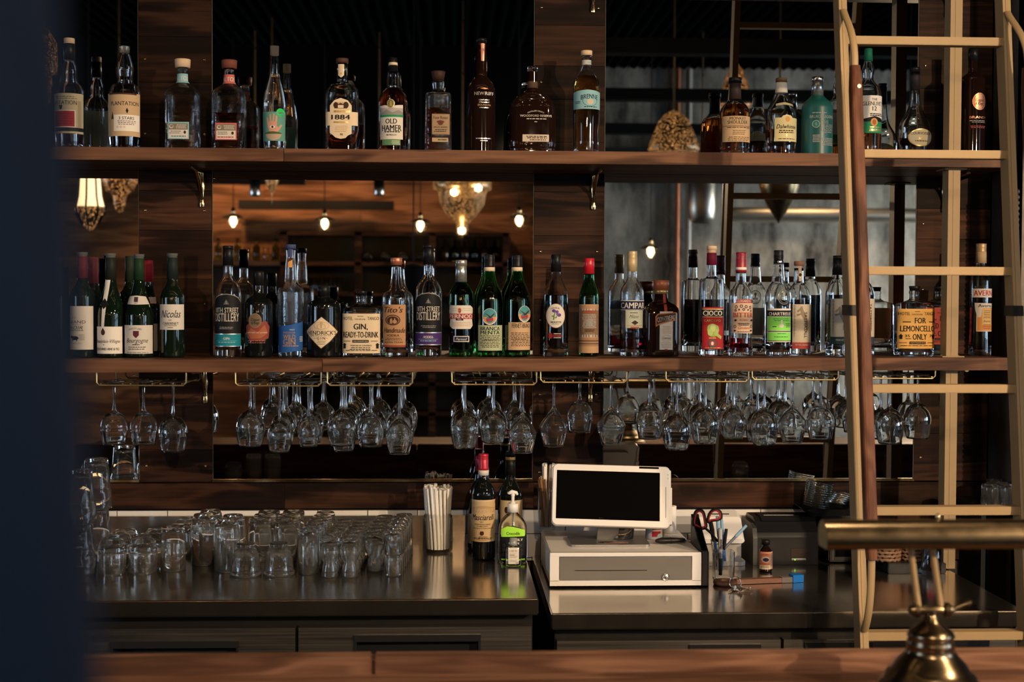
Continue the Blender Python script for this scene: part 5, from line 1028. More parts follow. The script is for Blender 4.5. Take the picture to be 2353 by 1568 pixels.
# ================================================================== UPTURNED GLASSES ON THE LEFT COUNTER
def tumbler(kind, name):
    """standing on its rim: z up from the counter, base on top"""
    rib = None; n = 40; mat = 'glass_lightened'
    if kind == 'rocks':          # diamond-cut rocks glass
        o = [(.0375, 0), (.0378, .004), (.0385, .05), (.0375, .070), (.034, .084), (.027, .0925), (.0005, .0935)]; i = [(.0352, 0), (.0355, .05), (.033, .066), (.020, .074), (.0005, .075)]
        rib = lambda a, z: 1 + (.022*abs(math.sin(8*a + z*150))*abs(math.sin(8*a - z*150)) if .012 < z < .066 else 0); n = 96
    elif kind == 'plain':        # straight tall tumbler
        o = [(.0345, 0), (.0348, .003), (.0335, .06), (.0322, .108), (.0315, .118), (.028, .1215), (.0005, .122)]; i = [(.0328, 0), (.0318, .06), (.0302, .104), (.026, .109), (.0005, .110)]
    elif kind == 'slim':
        o = [(.0290, 0), (.0293, .003), (.0286, .06), (.0280, .108), (.0272, .118), (.024, .1215), (.0005, .122)]; i = [(.0275, 0), (.0270, .06), (.0262, .104), (.022, .109), (.0005, .110)]
    elif kind == 'highball':     # cut highball with diamond band
        o = [(.0335, 0), (.0340, .004), (.0345, .064), (.036, .066), (.036, .104), (.035, .106), (.0345, .112), (.031, .131), (.026, .142), (.0005, .143)]; i = [(.0315, 0), (.032, .06), (.033, .10), (.030, .124), (.024, .130), (.0005, .131)]
        rib = lambda a, z: 1 + (.03*abs(math.sin(11*a + z*190))*abs(math.sin(11*a - z*190)) if .0665 < z < .104 else (.012*abs(math.cos(9*a)) if .01 < z < .06 else 0)); n = 96
    elif kind == 'ribbed':       # low stacking glass, ribbed, in two steps
        o = [(.0425, 0), (.043, .004), (.043, .012), (.0405, .014), (.040, .016), (.0385, .040), (.036, .043), (.0355, .046), (.033, .060), (.026, .0745), (.0235, .076), (.0245, .082), (.024, .088), (.0005, .089)]
        i = [(.040, 0), (.0385, .014), (.036, .040), (.031, .058), (.022, .070), (.0005, .071)]
        rib = lambda a, z: 1 + (.018*math.cos(44*a) if (.017 < z < .040 or .047 < z < .074) else 0); n = 176
    elif kind == 'footed':       # bulging beer taster, narrow waist
        o = [(.0265, 0), (.0268, .003), (.0225, .028), (.0195, .038), (.0205, .043), (.029, .052), (.0305, .060), (.0305, .098), (.0295, .104), (.026, .107), (.0005, .1075)]; i = [(.0250, 0), (.0205, .030), (.0172, .040), (.026, .054), (.0282, .062), (.028, .094), (.0005, .096)]
    elif kind == 'small':        # small tumbler
        o = [(.0285, 0), (.0288, .003), (.0268, .052), (.0255, .062), (.0005, .064)]; i = [(.0268, 0), (.0250, .048), (.022, .054), (.0005, .055)]
    elif kind == 'dome':         # low rounded rocks glass
        o = [(.036, 0), (.0365, .004), (.038, .045), (.036, .065), (.030, .080), (.024, .086), (.0005, .087)]; i = [(.034, 0), (.0355, .045), (.033, .062), (.026, .070), (.0005, .071)]
    elif kind == 'pint':         # tall stacking glass
        o = [(.044, 0), (.0443, .004), (.043, .050), (.0405, .053), (.040, .06), (.034, .138), (.031, .145), (.0005, .147)]; i = [(.0422, 0), (.041, .05), (.038, .058), (.0322, .132), (.0005, .136)]
    if kind in ('footed', 'small'):
        q = .865 if kind == 'footed' else .89; o = [(r*q if r > .001 else r, z) for r, z in o]; i = [(r*q if r > .001 else r, z) for r, z in i]
    b = MB(); b.lathe(o + i[::-1], n, mi=0, rib=rib, closed=False)
    J = len(o + i)
    for k in range(n): b.f.append([k, (k+1) % n, (J-1)*n+(k+1) % n, (J-1)*n+k]); b.m.append(0); b.sm.append(False)
    # drop the two pinholes on the axis
    return b.build(name, [mat])
TP = {}
def put(kind, name, x, y, z, label, group):
    if kind not in TP:
        o = tumbler(kind, name); tag(o, label, 'glass', group); o.location = (x, y, z); TP[kind] = o
    else: o = dup(TP[kind], (x, y, z), label, group=group)
    o.rotation_euler = (0, 0, random.random()*6.28); return o
names = {'rocks': ('rocks_glass', 'diamond-cut rocks glass'), 'plain': ('tumbler', 'plain tall tumbler'), 'slim': ('tumbler', 'slim tall tumbler'), 'highball': ('highball_glass', 'cut highball glass'), 'ribbed': ('stacking_glass', 'low ribbed glass'),
         'footed': ('beer_taster', 'waisted footed glass'), 'small': ('small_tumbler', 'small greenish tumbler'), 'dome': ('rocks_glass', 'rounded low rocks glass'), 'pint': ('pint_glass', 'tall pint glass')}
RN = ['front', 'second', 'third', 'fourth', 'fifth', 'sixth']
def column(kind, px, py, n, pitch, where, dz=0, first=0, dx=0.0):
    p = atz(px, py, ZLC)
    for q in range(n):
        y = p.y + q*pitch; nm, ds = names[kind]
        if y > YM - .068: break
        put(kind, nm, p.x + dx*q + random.uniform(-.0005, .0005), y, ZLC + .0006, 'upturned %s, %s %s' % (ds, RN[q+first] + ' from front in' if q+first else 'foremost in', where), 'upturned glasses on the left worktop')
column('rocks', 258, 1318, 3, .080, 'the leftmost column'); column('rocks', 329, 1316, 3, .080, 'the second column from the left', dx=.004)
column('plain', 398, 1310, 1, .08, 'the third column from the left'); column('dome', 414, 1272, 2, .085, 'the third column from the left', first=1)
column('highball', 468, 1297, 2, .082, 'the left highball column', dx=.006); column('highball', 521, 1312, 2, .080, 'the right highball column', dx=.006)
column('dome', 484, 1240, 2, .078, 'the short column behind the left cut highballs'); column('dome', 552, 1238, 2, .078, 'the short column behind the right cut highballs')
column('ribbed', 565, 1322, 1, .08, 'the front pair, left one'); column('ribbed', 641, 1321, 1, .08, 'the front pair, right one')
column('plain', 598, 1288, 5, .072, 'the first column of plain tumblers', dx=.004); column('plain', 656, 1288, 5, .072, 'the second column of plain tumblers', dx=.004); column('slim', 709, 1318, 6, .062, 'the third column of plain tumblers', dx=.004)
column('footed', 757, 1326, 6, .060, 'the first column of waisted glasses', dx=.004); column('footed', 803, 1326, 6, .060, 'the second column of waisted glasses', dx=.004); column('footed', 861, 1313, 6, .060, 'the third column of waisted glasses', dx=.003)
p = atz(904, 1322, ZLC)
for q in range(6):
    for lv in range(2): put('small', 'small_tumbler', p.x + .004*q, p.y + q*.062, ZLC + .0006 + lv*.0565, 'upturned greenish tumbler, %s from the front, %s of its stack of two' % (RN[q] if q else 'first', ('bottom', 'top')[lv]), 'upturned glasses on the left worktop')
for px, py, w_ in ((184, 1318, 'left'), (222, 1276, 'right')):
    p = atz(px, py, ZLC)
    for lv in range(2): put('pint', 'pint_glass', p.x, p.y, ZLC + .0006 + lv*.1375 if lv else ZLC + .0006, 'upturned tall pint glass, %s of the %s stack at the far left' % (('bottom', 'top')[lv], w_), 'upturned glasses on the left worktop')
# ================================================================== THINGS ON THE COUNTERS
def vert(m): return m
# ---- jar of paper-wrapped straws
p = atz(1006, 1272, ZLC); ppm = F/at_depth(p)
t = thing('straw_jar', 'clear jar packed with white paper-wrapped straws on the left worktop', 'jar', (p.x, p.y + .03, ZLC + .0006))
o = [(.038, 0), (.0432, .004), (.0442, .012), (.0442, .098), (.0425, .108), (.034, .118), (.0335, .121), (.036, .123), (.0335, .126), (.036, .129), (.0335, .132), (.034, .141), (.0345, .143)]
i = [(.0320, .141), (.0318, .120), (.0395, .108), (.0418, .098), (.0418, .012), (.038, .006), (.0005, .0055)]
b = MB(); b.lathe(o + i, 48, cap0=True); b.build('glass_jar', ['glass_thin_wavy'], t)
rnd = random.Random(4)
sp = []
for k in range(44):
    a = rnd.random()*2*PI; r0 = .028*math.sqrt(rnd.random()); r1 = r0*1.05 + .005
    if k < 18: a = 2*PI*k/18; r0 = .0295; r1 = .0345
    sp.append((a, r0, r1, .186 + rnd.random()*.012))
def straw(a, r0, r1, h, parent, mat='paper', w_=.0050):
    s = MB(); x0, y0 = r0*math.cos(a+.25), r0*math.sin(a+.25); x1, y1 = r1*math.cos(a)*1.12, r1*math.sin(a)*1.12
    s.tube([(x0, y0, .009), (x0*.8+x1*.2, y0*.8+y1*.2, .06), (x1, y1, h-.008), (x1*1.02, y1*1.02, h)], [w_*.75, w_*.85, w_*.85, w_*.9], 8, flat=(1, .75), cap=False)
    tp = s.v[-8:]; s.add([(v[0]+rnd.uniform(-.001, .001), v[1], v[2]+rnd.uniform(0, .004)) for v in tp], [list(range(8))]); s.build('straw', [mat], parent)
for a, r0, r1, h in sp: straw(a, r0, r1, h, t)
# ---- wine bottles standing on the counter
bottle('wine_bottle', 'red wine bottle with crimson cap and tan script label, standing on the left worktop', 'bottle', FI, 890,
    [(330, 55), (400, 62), (470, 88), (540, 125), (620, 142), (1330, 142)], 'L', 'bottle_dark', Y=4.10, caps=[('cap', 124, 318, 56, 58, C(.40, .015, .03, .3, .2), 'screw'), ('neck_label', 318, 380, 61, 61, PAPER)],
    art=[('r', 750, 680, 1030, 1182, C(.52, .36, .19)), ('r', 750, 680, 1030, 700, C(.58, .42, .24)), ('r', 760, 770, 1018, 832, C(.42, .27, .13)), ('e', 888, 770, 90, 20, C(.42, .27, .13)), ('l', 770, 1010, 790, 3, 16, 9, C(.56, .40, .23)), ('t', 'Masciarelli', 884, 888, 68, BLACK, {'w': 252, 'shear': .3, 'bold': .015}), ('t', '2017', 868, 943, 15, BLACK), ('t', 'MONTEPULCIANO', 878, 973, 17, DKBROWN, {'w': 186}),
         ('t', "D'ABRUZZO", 876, 996, 14, DKBROWN, {'w': 126}), ('t', 'Denominazione di Origine Controllata', 884, 1018, 15, DKBROWN, {'w': 232, 'shear': .3}), ('e', 870, 1080, 24, 26, DKBROWN), ('r', 850, 1056, 890, 1066, DKBROWN), ('l', 830, 940, 1120, 2, 12, 5, DKBROWN), ('l', 770, 1020, 1140, 1, 10, 8, DKBROWN), ('l', 800, 980, 1156, 1, 10, 5, DKBROWN)])
bottle('wine_bottle', 'black wine bottle with gold ring on its capsule, behind the hand sanitizer', 'bottle', FI, 1212,
    [(360, 56), (420, 62), (490, 92), (560, 128), (640, 148), (1330, 148)], 'L', 'bottle_dark', Y=4.16, caps=[('stopper', 96, 160, 55, 57, BK), ('gold_ring', 156, 196, 58, 58, GOLD), ('neck_sleeve', 194, 375, 57, 60, BK)],
    art=[('r', 1090, 684, 1364, 1100, C(.50, .40, .25)), ('e', 1160, 800, 22, 40, DKBROWN)], arts=[('neck_printing', [('l', 1150, 1225, 320, 1, 10, 10, GOLD), ('l', 1150, 1200, 295, 1, 10, 5, GOLD)])])
bottle('wine_bottle', 'wine bottle mostly hidden behind the tan script label one, white label edge showing', 'bottle', FI, 850,
    [(370, 56), (430, 66), (500, 98), (570, 132), (650, 146), (1290, 146)], 'L', 'bottle_dark', Y=4.262, caps=[('cap', 150, 330, 52, 54, C(.25, .01, .02, .3))], art=[('r', 702, 850, 990, 1205, WHITE)])
# ---- hand sanitizers
def pump_bottle():
    p = atz(1180, 1299, ZLC); t = thing('hand_sanitizer', 'clear pump bottle of hand sanitizer with bright green and black label', 'sanitizer', (p.x, p.y + .055, ZLC + .0006)); q = F/at_depth(p)
    sh = Shape(pchip([0, .004, .03, .10, .118, .132, .140, .144, .152], [.037, .041, .0415, .040, .033, .022, .014, .0125, .0125]), .62, 3)
    m = MB(); loft(m, sh, [z for z, r in sh.pts], 56); m.build('clear_body', ['glass'], t)
    g = MB(); g.lathe([(.0155, .142), (.0155, .166), (.0145, .1665), (.008, .1665), (.007, .172), (.0045, .172), (.0045, .190), (.0005, .190)], 24, cap0=True, rib=lambda a, z: 1 + (.02*math.cos(24*a) if z < .166 else 0))
    g.tube([(0, 0, .188), (0, 0, .194), (-.004, 0, .198), (-.012, -.004, .197), (-.003, -.002, .200), (.010, 0, .197), (.013, .0, .191)], [.006, .006, .0065, .005, .006, .005, .003], 10)
    g.tube([(0, 0, .142), (0, 0, .03)], .0025, 8); g.build('white_pump', ['white_plastic'], t)
    A = Art(); cw = (1180-1213)/2
    A.poly([(-.033, .012), (.033, .012), (.034, .092), (.020, .1), (0, .106), (-.020, .103), (-.034, .097)], BLACK); A.poly([(-.034, .074), (.034, .076), (.034, .093), (.020, .098), (0, .103), (-.018, .104), (-.034, .096)], LIMEY)
    A.text('Crocodile', 0, .084, .009, BLACK, w=.039, bold=.04); A.text('FAMILY', .010, .066, .007, WHITE, w=.036, bold=.03); A.text('CLEAN', .002, .056, .007, WHITE, w=.03, bold=.03)
    for k in range(12): A.ell(-.026 + (k % 4)*.016, .05 - (k//4)*.013, .005, .0055, C(.03, .03, .032), 6)
    A.poly([(-.034, .008), (.034, .008), (.034, .012), (-.034, .012)], LIMEY)
    A.build('label', sh.front, t)
pump_bottle()
p = atz(1180, 1303, ZLC); t = thing('sanitizer_bottle', 'small travel bottle of clear gel with white barcode label', 'sanitizer', (p.x, p.y + .012, ZLC + .0006))
sh = Shape(pchip([0, .003, .02, .046, .052, .056, .058, .062], [.019, .0215, .022, .0215, .019, .013, .0105, .0105]), .55, 4)
m = MB(); loft(m, sh, [z for z, r in sh.pts], 48); m.build('clear_body', ['glass'], t)
g = MB(); g.lathe([(.0115, .058), (.0115, .066), (.011, .067), (.0105, .078), (.0005, .079)], 24, cap0=True); g.build('flip_cap', [P('milky', (.55, .56, .56), .3, trans=.6)], t)
A = Art(); A.rect(-.015, .007, .015, .053, WHITE); rnd = random.Random(2); x = -.011
while x < .010: A.rect(x, .041, x + .0006, .047, BLACK); A.lay -= 1; x += .0014 + .0014*rnd.random()
A.lay += 1
for k, (wd, z) in enumerate(((.022, .050), (.02, .037), (.014, .032), (.022, .0295), (.022, .027), (.018, .0245), (.022, .018), (.020, .0155), (.022, .013))): A.rect(-.011, z, -.011 + wd, z + (.0014 if k == 2 else .0008), DKBROWN if k == 2 else GREYL)
A.build('label', sh.front, t)
# ---- cash drawer
pL = atz(1263, 1352, ZRC); pR = atz(1611, 1351, ZRC); DY = (pL.y + pR.y)/2; cw = (pR.x - pL.x); ztop = at(1430, 1271, DY).z; dh = ztop - ZRC - .006
DX = (pL.x + pR.x)/2
t = thing('cash_drawer', 'white cash drawer with grey front, slot and round lock on the right worktop', 'cash drawer', (DX, DY, ZRC + .0004)); h = cw/2
dd = .375
b = MB(); b.box(-h, h, .004, dd, .006, dh+.006, bev=.004)
b.box(-h, h, -.002, .012, .006, .020); b.box(-h, h, -.002, .012, dh-.004, dh+.006, bev=.0008); b.box(-h, -h+.025, -.002, .012, .019, dh-.003); b.box(h-.025, h, -.002, .012, .019, dh-.003)
b.build('housing', ['white_plastic'], t)
d = MB(); d.box(-h+.026, h-.026, -.001, .010, .0215, dh-.0055, bev=.0015); dr = d.build('drawer_front', [P('drawer_grey', (.22, .21, .20), .38, metal=.6)], t)
s = MB(); s.box(-h+.068, h*.28, -.0022, .004, dh*.52, dh*.52+.0018); s.build('slot', ['black_plastic'], dr)
l = MB(); l.lathe([(.0005, .002), (.0055, .002), (.0065, .0), (.0095, -.001), (.0105, .0035), (.0105, .004)][::-1], 24)
l.v = [(v[0] + h*.53, -.0015 - v[2]*.8, v[1] + dh*.33) for v in l.v]; l.box(h*.53-.0008, h*.53+.0008, -.0035, -.002, dh*.33-.003, dh*.33+.003, 1); l.build('lock', ['silver', 'black_metal'], dr)
for sx in (-1, 1):
    for sy in (.03, dd-.03):
        f = MB(); f.lathe([(.008, 0), (.009, .0062)], 14, c=(sx*(h-.03), sy, 0), cap0=True, cap1=True); f.build('rubber_foot', ['black_plastic'], t)
ZD = ZRC + dh + .0068
# ---- point of sale terminal
pc = at(1402, 1240, DY+.10); PX = atz(1402, 1258, ZD).x + .003; PY = atz(1402, 1258, ZD).y
t = thing('payment_terminal', 'white touch-screen till with black display on a silver stand above the cash drawer', 'till', (PX, PY, ZD), 0)
b = MB(); pts = rbox(.223, .150, .012); b.prism([(x, y + .08) for x, y in pts], .0, .006, axis='Z'); b.build('stand_base', [P('alu', (.45, .44, .43), .3, metal=.85)], t)
b = MB(); b.prism([(.095, .006), (.125, .006), (.072, .075), (.045, .075)], -.030, .030, 0, axis='X'); b.build('stand_neck', ['alu'], t)
A = Art(); A.ell(.018, .035, .035, .019, C(.35, .28, .24)); A.ell(.018, .035, .031, .0165, C(.28, .09, .06)); A.ell(.020, .036, .022, .010, C(.38, .26, .22)); A.text('BAR', .018, .035, .008, C(.16, .03, .02), bold=.02); A.ell(-.010, .045, .022, .010, DKBROWN); 
A.build('round_sticker', lambda u, v, off: (u, v, .0062 + off), t, flat=True)
# display: a tilted slab, its face leaning back
sc_bl = at(1290, 1210, PY+.02); HH = .178; WW = .334
Mt = Matrix.Translation((0.002, .036, .052)) @ Matrix.Rotation(math.radians(-4.5), 4, 'Z') @ Matrix.Rotation(math.radians(1.2), 4, 'Y') @ Matrix.Rotation(math.radians(-20), 4, 'X')
def tr(mb): mb.v = [tuple(Mt @ Vector(v)) for v in mb.v]; return mb
b = MB(); pts = [(x, z + HH/2) for x, z in rbox(WW, HH, .015)]; n_ = len(pts)
b.prism(pts, .004, .020); b.add([(x*.985, .0, HH/2 + (z-HH/2)*.975) for x, z in pts] + [(x, .004, z) for x, z in pts], [(i_, n_+i_, n_+(i_+1) % n_, (i_+1) % n_) for i_ in range(n_)]); 
b.add([(x*.985, .0, HH/2 + (z-HH/2)*.975) for x, z in pts], [list(range(n_))]); b.prism([(x*.8, HH/2 + (z-HH/2)*.75) for x, z in pts], .020, .034)
dsp = tr(b).build('display_housing', ['white_plastic'], t)
b = MB(); sx0, sx1, sz0, sz1 = -WW/2+.0125, WW/2-.029, .019, HH-.0195
b.box(sx0, sx1, -.0006, .001, sz0, sz1); tr(b).build('screen', ['screen'], dsp)
b = MB(); b.box(WW/2-.088, WW/2-.032, -.0006, .001, HH-.0085, HH-.003); tr(b).build('camera_bar', ['screen'], dsp)
b = MB(); b.box(WW/2-.006, WW/2+.006, .004, .026, .012, HH*.66, bev=.001); b.box(WW/2-.004, WW/2+.003, .006, .024, HH*.66, HH-.01, bev=.001); tr(b).build('card_reader', ['white_plastic'], dsp)
b = MB(); b.box(WW/2-.0125, WW/2-.0115, -.0005, .001, .03, HH*.66); b.box(WW/2+.004, WW/2+.0065, .008, .012, HH*.58, HH*.60); tr(b).build('reader_slot', ['black_plastic'], dsp)
b = MB()
for zz in (.86, .80): b.lathe([(.0005, 0), (.0014, 0), (.0014, .001)], 8); b.v[-24:] = [(WW/2-.006+v[0], -.0008-v[2], HH*zz+v[1]) for v in b.v[-24:]]
tr(b).build('status_light', [P('green_led', (.02, .2, .05), .4, emis=(.05, .5, .12), estr=.6)], dsp)
# upturned rocks glass behind the stand
p = atz(1427, 1236, ZD + .007); o_ = put('dome', 'rocks_glass', p.x, PY + .118, ZD + .0075, 'upturned clear glass under the till screen, on its silver base', 'single glasses'); 
# ---- tablet bottle
p = atz(1508, 1243, ZD); t = thing('pill_bottle', 'white tablet bottle with red label under the till screen', 'bottle', (p.x, p.y + .03, ZD + .0004))
b = MB(); b.lathe([(.024, 0), (.0268, .003), (.0268, .052), (.024, .058), (.020, .060)], 32, cap0=True, cap1=True); b.build('bottle_body', [P('grey_white', (.42, .42, .44), .35)], t)
b = MB(); b.lathe([(.0215, .058), (.0215, .072), (.020, .074), (.0005, .074)], 32, cap0=True, rib=lambda a, z: 1 + .015*math.cos(40*a)); b.build('lid', [C(.45, .02, .02)], t)
A = Art(); A.rect(-.012, .010, .014, .044, C(.30, .02, .025)); A.rect(-.012, .026, .014, .029, PAPER); A.text('TYLENOL', .001, .034, .006, WHITE, w=.024, bold=.03, shear=.2); A.poly([(.002, .010), (.014, .010), (.014, .020), (.006, .018)], LBLUE); A.rect(.014, .010, .021, .044, WHITE)
for q in range(7): A.rect(.0145, .013 + q*.004, .020, .0145 + q*.004, GREYL); A.lay -= 1
A.build('label', lambda u, v, off: ((.0268+off)*math.sin(u/.0268), -(.0268+off)*math.cos(u/.0268), v), t)
# ---- paper roll standing behind the till
p = atz(1540, 1228, ZD); t = thing('paper_roll', 'upright white till paper roll behind the right edge of the screen', 'paper roll', (p.x, p.y + .03, ZD + .0004))
b = MB(); b.lathe([(.0065, 0), (.0225, 0), (.0225, .079), (.0065, .079)], 36, closed=True); b.build('roll', ['paper'], t)
b = MB(); b.lathe([(.0065, -.0001), (.0055, -.0001), (.0055, .0791), (.0065, .0791)], 20, closed=True); b.build('paper_core', [C(.25, .16, .09)], t)
# ---- marker on crumpled wrapper
p = atz(1540, 1251, ZD); t = thing('black_marker', 'stubby black marker lying on the cash drawer', 'marker', (p.x, p.y, ZD + .0105), math.radians(8))
b = MB(); pts = [(-.043 + .086*k/12, 0, 0) for k in range(13)]; b.tube(pts, [.004, .0068, .0085, .009, .0088, .0088, .0086, .0084, .008, .0076, .0068, .0066, .005], 16); b.build('marker_body', ['black_plastic'], t)
b = MB(); b.box(.01, .038, -.009, -.0065, .004, .007, bev=.0006); b.tube([(.0, 0, 0), (.001, 0, 0)], .0094, 16); b.build('clip', ['black_metal'], t)
p = atz(1575, 1248, ZD)
b = MB(); n_ = 9; rnd = random.Random(8); vs = [(-.03 + .06*i_/(n_-1), -.022 + .044*j_/(n_-1), .0006 + abs(math.sin(i_*1.9+j_*1.3))*.0045*rnd.random() + .0004) for j_ in range(n_) for i_ in range(n_)]
b.add(vs, [(j_*n_+i_, j_*n_+i_+1, (j_+1)*n_+i_+1, (j_+1)*n_+i_) for j_ in range(n_-1) for i_ in range(n_-1)], 0, True); o_ = b.build('plastic_wrapper', [thin_glass('cling_film', base=.18)]); o_.location = (p.x - .012, p.y + .012, ZD); tag(o_, 'crumpled clear plastic wrapper at the corner of the cash drawer', 'wrapper')
# ---- glass with stirrers and straws on the drawer's back left corner
p = atz(1258, 1222, ZD)
t = thing('stirrer_glass', 'tall clear glass of wooden stirrers and paper straws left of the till', 'glass', (p.x, p.y + .028, ZD + .0004))
b = MB(); b.lathe([(.022, 0), (.0245, .003), (.030, .128), (.0302, .129), (.0288, .129), (.0232, .010), (.0005, .009)], 40, cap0=True); b.build('glass_body', ['glass_thin'], t)
rnd = random.Random(12)
for k in range(22):
    a = rnd.uniform(2.2, 5.6); r0 = rnd.uniform(.003, .018); r1 = rnd.uniform(.018, .027); s = MB(); x0, y0 = r0*math.cos(a+.6), r0*math.sin(a+.6); x1, y1 = r1*math.cos(a), r1*math.sin(a)
    hh = rnd.uniform(.150, .160); u = rnd.uniform(0, PI); ex, ey = .0028*math.cos(u), .0028*math.sin(u); px_, py_ = -.0008*math.sin(u), .0008*math.cos(u)
    vs = []
    for (cx_, cy_, cz_) in ((x0, y0, .011), (x1, y1, hh)):
        for a_, b_ in ((-1, -1), (1, -1), (1, 1), (-1, 1)): vs.append((cx_ + a_*ex + b_*px_, cy_ + a_*ey + b_*py_, cz_))
    s.add(vs, [(0, 1, 2, 3), (4, 5, 6, 7)] + [(q, (q+1) % 4, 4+(q+1) % 4, 4+q) for q in range(4)]); s.build('stirrer', ['stick_wood'], t)
for k in range(10):
    a = rnd.uniform(-.2, 2.2); straw(a, .010, rnd.uniform(.012, .024), rnd.uniform(.186, .196), t)
b = MB(); b.tube([(.0285*math.cos(2*PI*k/24), .0285*math.sin(2*PI*k/24), .118) for k in range(25)], .0007, 6, cap=False); b.build('rubber_band', [C(.2, .12, .06)], t)
# ---- white receipt printer
p = atz(1663, 1306, ZRC)
pl = at(1606, 1306, p.y).x; pr_ = at(1730, 1306, p.y).x
t = thing('receipt_printer', 'rounded white receipt printer behind the pens and scissors', 'printer', ((pl+pr_)/2 - .004, p.y + .02, ZRC + .0006))
b = MB(); pts = rbox(.142, .13, .02); b.prism([(x, y + .075) for x, y in pts], .0, .012, axis='Z'); b.build('stand_base', [C(.42, .40, .37)], t)
b = MB(); b.prism([(x*.86, y*.8 + .075) for x, y in pts], .012, .062, axis='Z'); b.build('lower_body', [C(.33, .30, .27)], t)
b = MB(); sec = [(.015, .066), (.010, .080), (.022, .090), (.075, .136), (.120, .150), (.132, .146), (.136, .066)]
hw_ = .066
for sx in (-1, 1): pass
vs = []; prof2 = sec
for xx in (-hw_, -hw_+.008, hw_-.008, hw_):
    ins = .006 if abs(xx) == hw_ else 0
    vs += [(xx, y + (ins if y < .07 else -ins), z - (ins if z > .07 else -ins*.5)) for y, z in prof2]
n_ = len(prof2); fs = [(k*n_+q, k*n_+(q+1) % n_, (k+1)*n_+(q+1) % n_, (k+1)*n_+q) for k in range(3) for q in range(n_)] + [list(range(n_)), [3*n_+q for q in range(n_)][::-1]]
b.add(vs, fs); b.build('cover', ['white_plastic'], t)
b = MB(); b.box(-.030, .034, .090, .0935, .1405, .1435); b.v = [(v[0], v[1] - (0), v[2]) for v in b.v]; b.build('paper_slot', ['black_plastic'], t)
# ---- black tray stood on edge beside the cash drawer
p = atz(1622, 1350, ZRC); q0 = at(1612, 1300, p.y).x
t = thing('menu_holder', 'black sloping plastic holder standing between cash drawer and pens', 'holder', (p.x - .002, p.y, ZRC + .0004))
b = MB(); b.prism([(.0, .0), (.0, .098), (.055, .120), (.165, .176), (.165, 0)], -.012, -.009, axis='X'); b.prism([(.0, .0), (.0, .098), (.006, .100), (.006, 0)], -.012, .006, axis='X'); b.prism([(.0, .0), (.165, 0), (.165, .004), (.0, .004)], -.012, .010, axis='X'); b.prism([(.159, 0), (.159, .172), (.165, .176), (.165, 0)], -.012, .010, axis='X')
b.prism([(.0, .0), (.0, .094), (.055, .116), (.165, .172), (.165, 0)], .007, .010, axis='X'); b.build('holder_body', ['black_plastic'], t)
# ---- pen cup with pens and scissors (pens are things of their own)
p = atz(1662, 1334, ZRC); CX, CY = p.x + .006, p.y + .03
t = thing('pen_cup', 'small clear acrylic cup holding pens and scissors', 'cup', (CX, CY, ZRC + .0006))
b = MB(); pts = rbox(.056, .050, .008); pi_ = [(x*.90, y*.89) for x, y in pts]; n_ = len(pts); vs = [(x, y, 0) for x, y in pts] + [(x*1.02, y*1.02, .078) for x, y in pts] + [(x*1.02, y*1.02, .078) for x, y in pi_] + [(x, y, .005) for x, y in pi_]
b.add(vs, [(k*n_+q, k*n_+(q+1) % n_, (k+1)*n_+(q+1) % n_, (k+1)*n_+q) for k in range(3) for q in range(n_)] + [list(range(n_))[::-1], [3*n_+q for q in range(n_)]]); b.build('cup_body', ['glass'], t)
def pen(name, label, px0, py0, px1, py1, y0, y1, rr, mats, segs, cat='pen'):
    a = at(px0, py0, CY + y0); c = at(px1, py1, CY + y1); L = (c - a); t = thing(name, label, cat, a); n_ = L.length; d = L
    for (nm, u0, u1, r0, r1, mt) in segs:
        b = MB(); b.tube([tuple(d*u0), tuple(d*(u0 + (u1-u0)*.5)), tuple(d*u1)], [r0, (r0+r1)/2, r1], 12); b.build(nm, [mt], t)
    return t
CLB = C(.20, .36, .50, .25); BLU = C(.03, .14, .42, .25)
pen('ballpoint_pen', 'pale blue ballpoint pen standing left of the grey marker', 1656, 1290, 1648, 1187, .010, .012, .004, None, [('barrel', 0, .55, .0036, .0042, BLU), ('cap', .55, 1, .0048, .0045, CLB)])
pen('ballpoint_pen', 'pale blue capped pen standing directly behind the grey marker', 1666, 1290, 1657, 1188, .012, .016, .004, None, [('barrel', 0, .6, .0036, .0042, BLU), ('cap', .6, 1, .0048, .0045, CLB)])
pen('ballpoint_pen', 'dark blue pen leaning between the scissor handles', 1655, 1300, 1632, 1205, .004, .008, .004, None, [('barrel', 0, .7, .0036, .0040, BLU), ('cap', .7, 1, .0044, .0038, NAVY)])
pen('ballpoint_pen', 'pale blue pen leaning far to the right out of the cup', 1650, 1276, 1715, 1208, -.004, .01, .004, None, [('barrel', 0, .62, .0038, .0042, C(.12, .14, .18, .3)), ('cap', .62, 1, .0046, .0044, CLB)])
pen('ballpoint_pen', 'black pen standing right of the grey marker', 1657, 1312, 1669, 1216, -.002, .0, .004, None, [('barrel', 0, .5, .0036, .0044, BLU), ('cap', .5, 1, .0048, .0046, BLACK)])
mk = pen('permanent_marker', 'grey permanent marker with black cap standing nib down in the cup', 1655, 1322, 1655, 1214, -.012, -.008, .006, None, [('cap', 0, .36, .0056, .0064, BLACK), ('barrel', .36, .97, .0062, .0062, C(.40, .38, .36)), ('end', .97, 1., .0055, .005, C(.3, .3, .3))], 'marker')
A = Art(); A.text('Sharpie', 0, 0, .0075, BLACK, w=.030, bold=.03, shear=.3, rot=PI/2)
A.build('printing', lambda u, v, off: (.0 + u, -.0064 - off + .0015, v + .088), mk)
